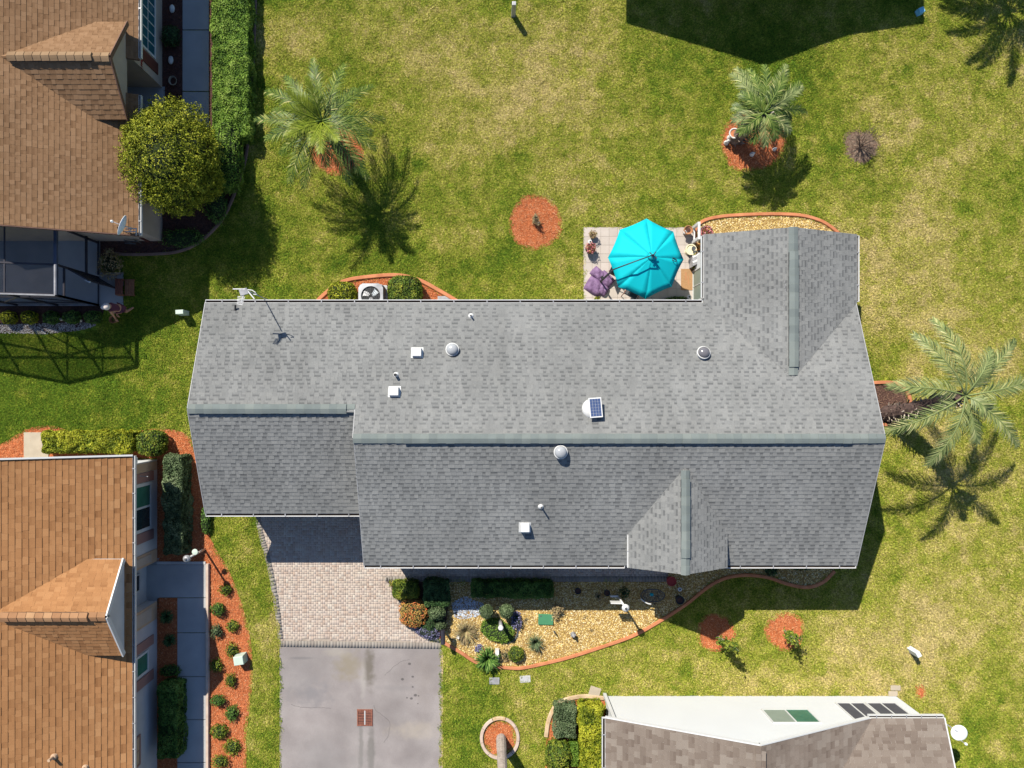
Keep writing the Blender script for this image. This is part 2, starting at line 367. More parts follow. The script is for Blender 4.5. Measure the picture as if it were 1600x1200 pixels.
def pebbles(name, poly_px, z, material, dens=500, r=.022, label='', holes=(), cat='gravel', top=False):
    x, y = sample_poly(poly_px, dens)
    for h in holes:
        k = ~inpoly(x, y, h); x = x[k]; y = y[k]
    n = len(x); X = (x - CX) * U; Y = -(y - CY) * U
    s = NR.uniform(.6, 1.5, n) * r; a = NR.uniform(0, 6.28, n); st = NR.uniform(.6, 1, n)
    B = OCT_V[None] * s[:, None, None]; B = B * np.stack([np.ones(n), st, st], 1)[:, None, :]
    ti = NR.normal(0, .3, n)
    bz = B[..., 2] + B[..., 0] * np.sin(ti)[:, None]
    bx = B[..., 0] * np.cos(a)[:, None] - B[..., 1] * np.sin(a)[:, None]
    by = B[..., 0] * np.sin(a)[:, None] + B[..., 1] * np.cos(a)[:, None]
    V = np.stack([bx + X[:, None], by + Y[:, None], bz + (z + NR.uniform(0, .02, n))[:, None]], 2).reshape(-1, 3)
    F = (np.array(OCT_F)[None] + (np.arange(n) * 7)[:, None, None]).reshape(-1, 3)
    o = mesh_np(name, V, F, material, tone=np.repeat(NR.uniform(0, 1, n), 5))
    return tag(o, label, cat, kind='stuff')
def kerb(name, pts_px, w, h, material, label, sm=True, closed=False, z=0.0, cuts=0):
    pts = smooth(pts_px, 6, closed) if sm else pts_px
    P = [Vector((*gp(*p), 0)) for p in pts]; n = len(P)
    prof = [(-w / 2, -.05), (-w / 2, h * .75), (-w * .36, h), (w * .36, h), (w / 2, h * .75), (w / 2, -.05)]
    mb = MB(); b = 0; k = len(prof)
    for i, p in enumerate(P):
        a = P[(i - 1) % n] if closed or i else P[i]; c = P[(i + 1) % n] if closed or i < n - 1 else P[i]
        d = (c - a).normalized(); s = Vector((d.y, -d.x, 0))
        for q in prof: mb.v.append(tuple(p + s * q[0] + Vector((0, 0, q[1] + z))))
    for i in range(n if closed else n - 1):
        for j in range(k - 1):
            mb.f.append((i * k + j, ((i + 1) % n) * k + j, ((i + 1) % n) * k + j + 1, i * k + j + 1)); mb.t.append(.5); mb.m.append(0)
    if not closed:
        mb.f.append(tuple(range(k))); mb.f.append(tuple(range((n - 1) * k, n * k))[::-1]); mb.t += [.5, .5]; mb.m += [0, 0]
    o = mb.build(name, material)
    bm = bmesh.new(); bm.from_mesh(o.data); bmesh.ops.recalc_face_normals(bm, faces=bm.faces); bm.to_mesh(o.data); bm.free()
    return tag(o, label, 'garden edging')

# leaves ------------------------------------------------------
def leaf_mesh(name, P, Nn, size, mat_, parent, tone=None, aspect=.55, jitter=.7):
    n = len(P)
    nr = Nn + NR.normal(0, jitter, (n, 3)); nr /= np.linalg.norm(nr, axis=1)[:, None] + 1e-9
    t = NR.normal(0, 1, (n, 3)); t -= nr * (t * nr).sum(1)[:, None]; t /= np.linalg.norm(t, axis=1)[:, None] + 1e-9
    b = np.cross(nr, t); s = (size * NR.uniform(.6, 1.35, n))[:, None]
    V = np.stack([P - t * s, P + b * s * aspect + nr * s * .15, P + t * s, P - b * s * aspect + nr * s * .15], 1).reshape(-1, 3)
    if tone is None: tone = NR.beta(2.2, 2.2, n)
    return mesh_np(name, V, np.arange(4 * n).reshape(-1, 4), mat_, tone=tone, parent=parent)
def clump_noise(P, s, seed):
    return np.array([mnoise.noise(Vector((p[0] * s + seed, p[1] * s, p[2] * s))) for p in P])
def bush_shape(c, r, p=2.0, n=1500, rough=.1, seed=1, top_only=True, wob=6.0):
    d = NR.normal(0, 1, (n, 3))
    if top_only: d[:, 2] = np.where(d[:, 2] < 0, d[:, 2] * .75, d[:, 2])
    d /= np.linalg.norm(d, axis=1)[:, None]
    q = (np.abs(d) ** p).sum(1) ** (-1 / p)
    S = d * q[:, None]
    nz = clump_noise(S, 2.2 * wob / 6, seed)
    nz2 = clump_noise(S, 5.0 * wob / 6, seed + 9)
    rad = 1 + rough * (nz * 1.6 + nz2 * .9) - np.abs(NR.normal(0, .055, n))
    P = S * rad[:, None] * np.array(r) + np.array(c)
    g = np.sign(S) * np.abs(S) ** (p - 1) / np.array(r); g /= np.linalg.norm(g, axis=1)[:, None] + 1e-9
    return P, g, np.clip(.5 + nz * .75 + nz2 * .3, 0, 1)
def core_mesh(c, r, p, parent, name='dark_core', f=.86):
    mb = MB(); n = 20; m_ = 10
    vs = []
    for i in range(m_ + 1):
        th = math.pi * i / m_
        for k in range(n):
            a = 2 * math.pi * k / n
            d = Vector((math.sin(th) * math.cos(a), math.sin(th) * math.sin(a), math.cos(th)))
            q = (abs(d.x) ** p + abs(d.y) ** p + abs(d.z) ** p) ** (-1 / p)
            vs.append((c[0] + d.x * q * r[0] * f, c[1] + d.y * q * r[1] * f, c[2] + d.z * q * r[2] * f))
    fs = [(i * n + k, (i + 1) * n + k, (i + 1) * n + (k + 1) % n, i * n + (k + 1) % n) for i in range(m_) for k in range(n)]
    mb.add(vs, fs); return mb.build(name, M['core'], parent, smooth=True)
def bush(name, label, cat, px, py, rx, ry, h, mt, p=2.4, leaf=.035, dens=700, rough=.1, group=None, rot=0, z0=0, seed=None, seen_z=None, cf=.86, jitter=.7):
    """px,py: photo position of the crown's middle (at half height), rx,ry in ground units, h height in units"""
    zc = h * .5 if seen_z is None else seen_z
    X, Y = EL(px, py, zc); seed = seed or R.uniform(0, 90)
    base = E(X, Y, z0); t = thing(name, label, cat, base, group)
    r = (rx * U, ry * U, h * U * .5); c = (base.x, base.y, z0 * U + h * U * .5)
    area = 4 * math.pi * ((r[0] * r[1]) ** 1.6 + (r[0] * r[2]) ** 1.6 + (r[1] * r[2]) ** 1.6) ** (1 / 1.6) / 3 ** (1 / 1.6)
    n = int(area * dens * (1 if p < 3 else 1.25))
    P, g, tn = bush_shape(c, r, p, n, rough, seed)
    P[:, 2] = np.maximum(P[:, 2], .01)
    tone = np.clip(tn * .55 + NR.uniform(0, 1, n) * .5 - .05, 0, 1)
    if rot:
        ca, sa = math.cos(rot), math.sin(rot); dx = P[:, 0] - c[0]; dy = P[:, 1] - c[1]
        P[:, 0] = c[0] + dx * ca - dy * sa; P[:, 1] = c[1] + dx * sa + dy * ca
    leaf_mesh('foliage', P, g, leaf, mt, t, tone=tone, jitter=jitter)
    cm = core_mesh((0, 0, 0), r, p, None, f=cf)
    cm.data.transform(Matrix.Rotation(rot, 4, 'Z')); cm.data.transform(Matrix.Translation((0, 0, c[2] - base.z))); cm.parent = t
    return t
def twig_mb(mb, base, d, ln, r, depth, spread=.6, rr=R, tips=None, nb=3):
    d = d.normalized(); mid = base + d * ln * .5 + Vector((rr.uniform(-1, 1), rr.uniform(-1, 1), rr.uniform(-.3, .5))) * ln * .08
    end = base + d * ln
    mb.tube([base, mid, end], [r, r * .8, r * .6], 5, cap=False)
    if tips is not None: tips.append(end); tips.append(mid)
    if depth > 0:
        for _ in range(nb):
            nd = d + Vector((rr.uniform(-1, 1), rr.uniform(-1, 1), rr.uniform(-.2, .6))) * spread
            twig_mb(mb, end if rr.random() < .6 else mid, nd, ln * rr.uniform(.55, .85), r * .6, depth - 1, spread, rr, tips, nb)
def twiggy(name, label, cat, px, py, h, spread, mt_leaf, nst=5, depth=2, leaf=.03, nleaf=8, group=None, bark='bark', r=.012, seed=3, lean=(0, 0)):
    base = L(px, py); t = thing(name, label, cat, base, group); mb = MB(); tips = []; rr = random.Random(seed)
    for i in range(nst):
        d = Vector((rr.uniform(-1, 1) * spread + lean[0], rr.uniform(-1, 1) * spread + lean[1], 1))
        twig_mb(mb, base + Vector((rr.uniform(-.05, .05), rr.uniform(-.05, .05), 0)), d, h * U * rr.uniform(.35, .55), r, depth, spread, rr, tips)
    mb.build('branches', M[bark], t, smooth=True)
    if mt_leaf and nleaf:
        T = np.array([tuple(p) for p in tips]); T = np.repeat(T, nleaf, 0) + NR.normal(0, leaf * 1.3, (len(tips) * nleaf, 3))
        T[:, 2] = np.maximum(T[:, 2], .01)
        leaf_mesh('foliage', T, np.tile([0, 0, 1.0], (len(T), 1)), leaf, mt_leaf, t, jitter=.8)
    return t
def grassy(name, label, cat, px, py, h, rad, mt, n=120, w=.008, group=None, seed=1, droop=.5):
    "rosette of long blades"
    base = L(px, py); t = thing(name, label, cat, base, group); rr = np.random.RandomState(seed)
    V = []; F = []; tn = []
    for i in range(n):
        a = rr.uniform(0, 6.28); l = rad * U * rr.uniform(.5, 1.1); hh = h * U * rr.uniform(.4, 1.1)
        d = np.array([math.cos(a), math.sin(a), 0]); s = np.array([-math.sin(a), math.cos(a), 0]) * w
        b = np.array(base) + d * .02
        pts = [b, b + d * l * .4 + [0, 0, hh * .8], b + d * l * .75 + [0, 0, hh], b + d * l + [0, 0, hh * (1 - droop)]]
        ws = [1, 1.1, .8, .1]; k = len(V)
        for p, q in zip(pts, ws): V += [p - s * q, p + s * q]
        for j in range(3): F.append((k + 2 * j, k + 2 * j + 1, k + 2 * j + 3, k + 2 * j + 2)); tn.append(rr.uniform(0, 1))
    mesh_np('foliage', V, F, mt, tone=tn, parent=t)
    return t

# roofs ------------------------------------------------------
def roof_plane(parent, poly, zf, mt, course=5.75, widths=(4, 5.5, 7, 9), fascia='fascia', thick=4.0, seed=1, nparts=0, th=(.009, .015), deck_name='deck', tvar=.3, band=.42):
    """poly: list of (X,Y) units; zf(X,Y) plane height in units. Deck slab plus one real tab per shingle."""
    rr = random.Random(seed)
    P3 = [E(x, y, zf(x, y)) for x, y in poly]
    g = Vector((zf(1, 0) - zf(0, 0), -(zf(0, 1) - zf(0, 0)), 0))       # gradient in metres frame
    gl = g.length; up = Vector((g.x / gl, g.y / gl, gl)).normalized(); hz = Vector((g.y / gl, -g.x / gl, 0))
    nrm = hz.cross(up); nrm = nrm if nrm.z > 0 else -nrm
    if hz.cross(up).z < 0: hz = -hz
    o0 = min(P3, key=lambda p: p.z)
    uv = [((p - o0).dot(hz), (p - o0).dot(up)) for p in P3]
    # deck
    mb = MB(); n = len(P3); vs = [p for p in P3] + [p - Vector((0, 0, thick * U)) for p in P3]
    ar = sum(poly[i][0] * poly[(i + 1) % n][1] - poly[(i + 1) % n][0] * poly[i][1] for i in range(n))
    order = list(range(n)) if ar < 0 else list(range(n))[::-1]
    m2 = len(order); vs = [P3[i] for i in order] + [P3[i] - Vector((0, 0, thick * U)) for i in order]
    mb.add(vs, [tuple(range(m2)), tuple(range(m2, 2 * m2))[::-1]] + [(i, m2 + i, m2 + (i + 1) % m2, (i + 1) % m2) for i in range(m2)])
    deck = mb.build(deck_name, M[fascia] if isinstance(fascia, str) else fascia, parent)
    vmax = max(v for u, v in uv); c = course * U; V = []; F = []; T = []; made = 0; cache = {}
    def cross(v):
        xs = []
        for i in range(len(uv)):
            (u1, v1), (u2, v2) = uv[i], uv[(i + 1) % len(uv)]
            if (v1 > v) != (v2 > v): xs.append(u1 + (v - v1) * (u2 - u1) / (v2 - v1))
        return sorted(xs)
    umin = min(u for u, v in uv); umax = max(u for u, v in uv)
    j = 0; edges = None
    while j * c < vmax - 1e-4:
        v0 = j * c; v1 = min((j + 1) * c, vmax)
        a = cross(v0 + 1e-4); b = cross(v1 - 1e-4)
        if len(a) != len(b): a = b = cross((v0 + v1) / 2)
        cuts = [umin - rr.uniform(0, .3)]
        while cuts[-1] < umax: cuts.append(cuts[-1] + rr.choice(widths) * U)
        ph = rr.random() < .5; tabs = [(cuts[i], cuts[i + 1], int((i % 2 == 0) == ph) if rr.random() < .85 else 1, rr.random()) for i in range(len(cuts) - 1)]
        for q in range(0, len(a) - 1, 2):
            La, Ra, Lb, Rb = a[q], a[q + 1], b[q], b[q + 1]
            for u0, u1, hi, tn in tabs:
                x0 = max(u0, La); x1 = min(u1, Ra); y0 = max(u0, Lb); y1 = min(u1, Rb)
                if x1 <= x0 and y1 <= y0: continue
                if x1 < x0: x0 = x1 = (y0 if u0 < La else y1); x0 = x1 = min(max(x0, La), Ra)
                if y1 < y0: y0 = y1 = min(max(x0 if u0 < Lb else x1, Lb), Rb)
                t = th[1] if hi else th[0]; t *= rr.uniform(.85, 1.15)
                full = (x0 == u0 and y0 == u0 and x1 == u1 and y1 == u1)
                tone = min(1, max(0, (.66 if hi else .6) + (tn - .5) * tvar))
                g_ = .0015
                if full and made < nparts and nparts:
                    q3 = o0 + hz * ((u0 + u1) / 2) + up * v0
                    sx = CX + q3.x / U / (1 - q3.z / U / H); sy = CY - q3.y / U / (1 - q3.z / U / H)
                    if -5 < sx < 1605 and -5 < sy < 1205:
                        w_ = round(u1 - u0, 3); ti = int(tone * 3.99); key = (w_, ti, hi)
                        if key not in cache:
                            me = bpy.data.meshes.new('shingle'); t2 = th[1] if hi else th[0]; t2 += .002
                            dl_ = v1 - v0; bl = .52 if not hi else .98; tb_ = t2 + (.004 - t2) * bl
                            A = [hz * (-w_ / 2 + g_) + nrm * t2, hz * (w_ / 2 - g_) + nrm * t2, hz * (w_ / 2 - g_) + up * dl_ * bl + nrm * tb_, hz * (-w_ / 2 + g_) + up * dl_ * bl + nrm * tb_, hz * (-w_ / 2 + g_), hz * (w_ / 2 - g_), hz * (w_ / 2 - g_) + up * dl_ + nrm * .004, hz * (-w_ / 2 + g_) + up * dl_ + nrm * .004]
                            me.from_pydata([tuple(p) for p in A], [], [(0, 1, 2, 3), (3, 2, 6, 7), (4, 5, 1, 0), (4, 0, 3), (1, 5, 2)])
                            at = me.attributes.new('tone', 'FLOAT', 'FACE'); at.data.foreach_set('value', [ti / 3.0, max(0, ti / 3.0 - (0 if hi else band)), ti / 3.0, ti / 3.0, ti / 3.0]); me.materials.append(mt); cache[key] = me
                        s_ = link('shingle', cache[key], parent); s_.location = q3 - org(parent); made += 1
                        continue
                k = len(V)
                A = o0 + hz * (x0 + g_) + up * v0; B = o0 + hz * (x1 - g_) + up * v0; Cc = o0 + hz * (y1 - g_) + up * v1; D = o0 + hz * (y0 + g_) + up * v1
                bl = .98 if hi else .5; tb_ = t + (.004 - t) * bl; A2 = A.lerp(D, bl) + nrm * tb_; B2 = B.lerp(Cc, bl) + nrm * tb_
                V += [tuple(A + nrm * t), tuple(B + nrm * t), tuple(B2), tuple(A2), tuple(A), tuple(B), tuple(Cc + nrm * .004), tuple(D + nrm * .004)]
                F += [(k, k + 1, k + 2, k + 3), (k + 3, k + 2, k + 6, k + 7), (k + 4, k + 5, k + 1, k), (k + 4, k, k + 3, k + 4), (k + 1, k + 5, k + 2, k + 1)]
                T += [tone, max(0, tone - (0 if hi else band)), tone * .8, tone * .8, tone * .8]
        j += 1
    # triangles were padded to quads: rebuild as true faces
    me = bpy.data.meshes.new('shingles'); oo = org(parent)
    me.from_pydata([(v[0] - oo.x, v[1] - oo.y, v[2] - oo.z) for v in V], [], [f if f[0] != f[3] else f[:3] for f in F])
    at = me.attributes.new('tone', 'FLOAT', 'FACE'); at.data.foreach_set('value', T); me.materials.append(mt)
    s = link('shingles', me, parent); s['kind'] = 'stuff'
    return deck
def ridge_caps(parent, a, b, slope, mt, hw=6.0, raised=None, step=11.0, seed=0, lift=.012):
    """a,b: (X,Y,z) units; inverted-V cap pieces along the ridge; raised=(t0,t1) fractions with a thicker vent under the caps"""
    rr = random.Random(seed); A = E(*a); B = E(*b); d = (B - A); ln = d.length; d.normalize(); s = Vector((d.y, -d.x, 0))
    n = max(1, int(ln / (step * U))); st = ln / n
    for i in range(n):
        f = (i + .5) / n; r_ = .055 if raised and raised[0] <= f <= raised[1] else 0
        h = hw * U * (1.0 if not r_ else 1.02); z = lift + r_ + .016
        p0 = A + d * (i * st); p1 = A + d * ((i + 1.06) * st)
        e = .018; mb = MB(); vs = []; h *= rr.uniform(.965, 1.03)
        for p, zz in ((p0, z + e), (p1, z)):
            for q, dz in ((-h, -h * slope * .8), (-h * .45, -h * slope * .32), (0, 0), (h * .45, -h * slope * .32), (h, -h * slope * .8)):
                vs.append(p + s * q + Vector((0, 0, zz + dz)))
        vs += [vs[0] - Vector((0, 0, .016)), vs[4] - Vector((0, 0, .016)), vs[5] - Vector((0, 0, .016)), vs[9] - Vector((0, 0, .016))]
        mb.add(vs, [(k, k + 1, k + 6, k + 5) for k in range(4)] + [(10, 0, 5, 12), (4, 11, 13, 9), (4, 3, 2, 1, 0, 10, 11)], rr.random())
        o = mb.build('ridge_cap', mt, parent)
    if raised:
        ii = [i for i in range(n) if raised[0] <= (i + .5) / n <= raised[1]]; p0 = A + d * st * (ii[0] + .08); p1 = A + d * st * (ii[-1] + .98); mb = MB(); h = hw * U * .97; vs = []
        for p in (p0, p1):
            for q, dz in ((-h, -h * slope), (-h, -h * slope * .8 + .048 + lift), (0, .062), (h, -h * slope * .8 + .048 + lift), (h, -h * slope)):
                vs.append(p + s * q + Vector((0, 0, dz)))
        mb.add(vs, [(0, 1, 6, 5), (1, 2, 7, 6), (2, 3, 8, 7), (3, 4, 9, 8), (4, 3, 2, 1, 0), (5, 6, 7, 8, 9)])
        mb.build('ridge_vent', M['vent_dark'], parent)
def gutter(parent, a, b, out, hang=48, w=4.6, h=4.6, seed=0):
    "open box gutter from a to b (units), out: outward unit (X,Y)"
    A = E(*a); B = E(*b); o_ = Vector((out[0], -out[1], 0)); W_ = w * U; H_ = h * U; t = .012; mb = MB()
    d = (B - A).normalized(); z = Vector((0, 0, 1)); m = (A + B) / 2; ln = (B - A).length
    def bx(off, dn, wd, hh, mi=0):
        c = m + o_ * off - z * dn; Mx = Matrix((o_, d, z)).transposed(); mb.box(c, (wd, ln, hh), M=Mx, mi=mi)
    bx(W_ - t, H_ / 2, t * 2, H_); bx(t / 2, H_ / 2, t, H_); bx(W_ / 2, H_ * .62, W_ - 3.2 * t, .01, 1)
    for e in (-1, 1): mb.box(m + d * (ln / 2 * e) + o_ * W_ / 2 - z * H_ / 2, (W_, .012, H_), M=Matrix((o_, d, z)).transposed())
    g = mb.build('gutter', [M['white'], M['gutter_floor']], parent)
    n = int(ln / U / hang)
    for i in range(n + 1):
        hb = MB(); p = A + d * (ln * (i + .5) / (n + 1)); hb.bar(p + z * .006, p + o_ * W_ + z * .006, .03, .012)
        hb.build('hanger', M['grey'], g)
    return g
def wallpoly(parent, pts, mt, name='wall', th=.12, inward=(0, 0)):
    "vertical wall polygon pts (X,Y,z) units, thickness towards 'inward' (X,Y)"
    mxx = sum(p[0] for p in pts) / len(pts); myy = sum(p[1] for p in pts) / len(pts); pts = [(p[0] + (.13 if p[0] < mxx else -.13) * (1 if inward[1] else 0), p[1] + (.13 if p[1] < myy else -.13) * (1 if inward[0] else 0), p[2]) for p in pts]
    P = [E(*p) for p in pts]; off = Vector((inward[0], -inward[1], 0)) * th; n = len(P); mb = MB()
    mb.add(P + [p + off for p in P], [tuple(range(n)), tuple(range(n, 2 * n))[::-1]] + [(i, n + i, n + (i + 1) % n, (i + 1) % n) for i in range(n)])
    o = mb.build(name, mt, parent)
    bm = bmesh.new(); bm.from_mesh(o.data); bmesh.ops.recalc_face_normals(bm, faces=bm.faces); bm.to_mesh(o.data); bm.free()
    return o
def window(parent, axis, c, a0, a1, z0, z1, face, panes=(2, 1), glass='glass', frame='white', fw=2.0, mull=.9, name='window', glass2=None):
    """axis 'x': wall plane X=c (faces direction face along X), a = Y range; axis 'y': wall Y=c, a = X range"""
    def P(a, z, d):
        return E(c + face * d, a, z) if axis == 'x' else E(a, c + face * d, z)
    def slab(mb, a0, a1, z0, z1, d0, d1, mi=0):
        vs = [P(a0, z0, d0), P(a1, z0, d0), P(a1, z1, d0), P(a0, z1, d0), P(a0, z0, d1), P(a1, z0, d1), P(a1, z1, d1), P(a0, z1, d1)]
        mb.add(vs, [(0, 1, 2, 3), (7, 6, 5, 4), (0, 4, 5, 1), (1, 5, 6, 2), (2, 6, 7, 3), (3, 7, 4, 0)], mi=mi)
    mb = MB()
    slab(mb, a0, a1, z0, z0 + fw, -.3, 1.6); slab(mb, a0, a1, z1 - fw, z1, -.3, 1.6)
    slab(mb, a0, a0 + fw, z0 + fw, z1 - fw, -.3, 1.6); slab(mb, a1 - fw, a1, z0 + fw, z1 - fw, -.3, 1.6)
    w = mb.build(name, M[frame], parent)
    nx, nz = panes; aw = (a1 - a0 - 2 * fw) / nx; zw = (z1 - z0 - 2 * fw) / nz
    for i in range(nx):
        for k in range(nz):
            g = MB(); m_ = mull / 2
            slab(g, a0 + fw + i * aw + (m_ if i else 0), a0 + fw + (i + 1) * aw - (m_ if i < nx - 1 else 0), z0 + fw + k * zw + (m_ if k else 0), z0 + fw + (k + 1) * zw - (m_ if k < nz - 1 else 0), .1, .7)
            g.build('pane', M[glass if (glass2 is None or i % 2 == 0) else glass2], w)
    mm = MB()
    for i in range(1, nx): slab(mm, a0 + fw + i * aw - mull / 2, a0 + fw + i * aw + mull / 2, z0 + fw, z1 - fw, .05, 1.3)
    for k in range(1, nz): slab(mm, a0 + fw, a1 - fw, z0 + fw + k * zw - mull / 2, z0 + fw + k * zw + mull / 2, .05, 1.1)
    if mm.v: mm.build('glazing_bars', M[frame], w)
    return w
def slabx(parent, name, mt, X0, X1, Y0, Y1, z0, z1, bevel=0):
    mb = MB(); mb.box(E((X0 + X1) / 2, (Y0 + Y1) / 2, (z0 + z1) / 2), (abs(X1 - X0) * U, abs(Y1 - Y0) * U, (z1 - z0) * U))
    return mb.build(name, mt, parent, bevel=bevel)
# ============================================================= ground
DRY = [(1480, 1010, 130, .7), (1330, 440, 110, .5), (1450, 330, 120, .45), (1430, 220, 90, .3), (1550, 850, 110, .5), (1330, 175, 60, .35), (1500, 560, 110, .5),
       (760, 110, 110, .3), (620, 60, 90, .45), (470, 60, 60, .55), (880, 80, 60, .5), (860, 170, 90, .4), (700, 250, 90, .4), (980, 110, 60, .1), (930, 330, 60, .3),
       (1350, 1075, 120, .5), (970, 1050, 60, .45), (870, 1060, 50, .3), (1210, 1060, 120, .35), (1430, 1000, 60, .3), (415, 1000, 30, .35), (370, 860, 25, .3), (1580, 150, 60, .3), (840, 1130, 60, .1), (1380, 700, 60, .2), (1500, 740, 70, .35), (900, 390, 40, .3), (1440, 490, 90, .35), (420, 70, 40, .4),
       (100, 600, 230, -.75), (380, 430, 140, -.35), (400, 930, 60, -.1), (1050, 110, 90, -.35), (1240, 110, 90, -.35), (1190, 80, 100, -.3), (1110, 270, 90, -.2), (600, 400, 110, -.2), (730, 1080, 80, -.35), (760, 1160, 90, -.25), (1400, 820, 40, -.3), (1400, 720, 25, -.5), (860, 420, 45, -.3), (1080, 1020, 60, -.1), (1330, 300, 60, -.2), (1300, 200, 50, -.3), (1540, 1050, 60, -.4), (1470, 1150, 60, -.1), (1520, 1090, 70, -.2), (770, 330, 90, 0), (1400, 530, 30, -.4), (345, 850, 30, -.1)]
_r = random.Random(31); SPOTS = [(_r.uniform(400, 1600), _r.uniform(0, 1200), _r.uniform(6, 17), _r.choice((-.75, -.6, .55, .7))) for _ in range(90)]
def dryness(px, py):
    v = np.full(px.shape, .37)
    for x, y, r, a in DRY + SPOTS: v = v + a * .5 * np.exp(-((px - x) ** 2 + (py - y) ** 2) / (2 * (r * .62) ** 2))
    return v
def fbm(X, Y, s, o=4, seed=0):
    "value noise, vectorised"
    rr = np.random.RandomState(seed); out = np.zeros(X.shape); amp = 1; tot = 0
    for k in range(o):
        G = rr.uniform(0, 1, (256, 256)); x = X * s + 100; y = Y * s + 100
        xi = np.floor(x).astype(int); yi = np.floor(y).astype(int); fx = x - xi; fy = y - yi
        fx = fx * fx * (3 - 2 * fx); fy = fy * fy * (3 - 2 * fy)
        g = lambda a, b: G[a % 256, b % 256]
        out += amp * ((g(xi, yi) * (1 - fx) + g(xi + 1, yi) * fx) * (1 - fy) + (g(xi, yi + 1) * (1 - fx) + g(xi + 1, yi + 1) * fx) * fy)
        tot += amp; amp *= .6; s *= 2.1
    return out / tot
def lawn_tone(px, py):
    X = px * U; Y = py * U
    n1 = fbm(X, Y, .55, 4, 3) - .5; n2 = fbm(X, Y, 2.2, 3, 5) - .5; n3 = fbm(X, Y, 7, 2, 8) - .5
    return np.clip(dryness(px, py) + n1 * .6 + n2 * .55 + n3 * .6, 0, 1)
def lawn_material(name, instancer):
    m = mat(name, 0, tone=[(.06, .12, .009), (.15, .205, .017), (.265, .275, .033), (.39, .335, .088), (.49, .39, .17)], rough=.9, namt=.08, nscale=2, fine=.5, fscale=16, big=(34, .28), spec=.12)
    nt = m.node_tree; N = nt.nodes; K = nt.links
    N['Principled BSDF'].inputs['Diffuse Roughness'].default_value = 0.0
    if instancer:
        at = [n for n in N if n.bl_idname == 'ShaderNodeAttribute'][0]
        at.attribute_name = 'dry'; at.attribute_type = 'INSTANCER'
        a2 = N.new('ShaderNodeAttribute'); a2.attribute_name = 'tone'
        ad = N.new('ShaderNodeMath'); ad.operation = 'ADD'; ad.use_clamp = True
        mr = N.new('ShaderNodeMapRange'); mr.inputs['To Min'].default_value = -.2; mr.inputs['To Max'].default_value = .3
        K.new(a2.outputs['Fac'], mr.inputs['Value'])
        ramp = [n for n in N if n.bl_idname == 'ShaderNodeValToRGB'][0]
        K.new(at.outputs['Fac'], ad.inputs[0]); K.new(mr.outputs[0], ad.inputs[1]); K.new(ad.outputs[0], ramp.inputs['Fac'])
    return m
# lawn sheet: fine grid in view, coarse skirt to the horizon
gx = np.arange(-60, 1664, 6.0); gy = np.arange(-60, 1264, 6.0)
PX, PY = np.meshgrid(gx, gy); nx, ny = len(gx), len(gy)
V = np.stack([(PX - CX) * U, -(PY - CY) * U, np.zeros(PX.shape)], 2).reshape(-1, 3)
i = np.arange((ny - 1) * nx).reshape(ny - 1, nx)[:, :-1].ravel()
F = np.stack([i, i + nx, i + nx + 1, i + 1], 1)
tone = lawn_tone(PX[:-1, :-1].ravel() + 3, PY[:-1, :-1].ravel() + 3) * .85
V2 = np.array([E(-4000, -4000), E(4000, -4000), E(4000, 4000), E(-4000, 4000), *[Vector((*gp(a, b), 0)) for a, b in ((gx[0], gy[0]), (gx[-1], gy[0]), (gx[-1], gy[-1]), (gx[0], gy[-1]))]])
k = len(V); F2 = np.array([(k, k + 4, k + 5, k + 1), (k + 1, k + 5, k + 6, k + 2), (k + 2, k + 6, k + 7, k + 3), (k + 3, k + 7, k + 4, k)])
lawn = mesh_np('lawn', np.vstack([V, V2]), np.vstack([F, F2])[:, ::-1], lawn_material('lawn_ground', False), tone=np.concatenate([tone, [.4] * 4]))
tag(lawn, 'green and straw coloured lawn running between and around the houses', 'lawn', kind='structure')

# ---- driveway slab, its kerb of pavers and the paved apron
driveway_px = [(437, 1003), (690, 1006), (691, 1300), (437, 1300)]
apron_px = [(385, 760)] + smooth([(397, 805), (405, 838), (414, 870), (424, 915), (431, 960), (436, 1001)], 4) + [(437, 1011), (690, 1013), (690, 1004)] + smooth([(690, 1004), (672, 996), (652, 975), (636, 950), (622, 925), (606, 903)], 4) + [(612, 908), (1044, 909), (1044, 850), (600, 850), (600, 760)]
EXCL += [driveway_px, apron_px]
dm = mat('driveway_concrete', [(.205, .182, .176), (.25, .226, .217)], rough=.93, nscale=1.1, namt=.07, fine=.1, fscale=70, bump=.2, bscale=140, big=(.45, .13))
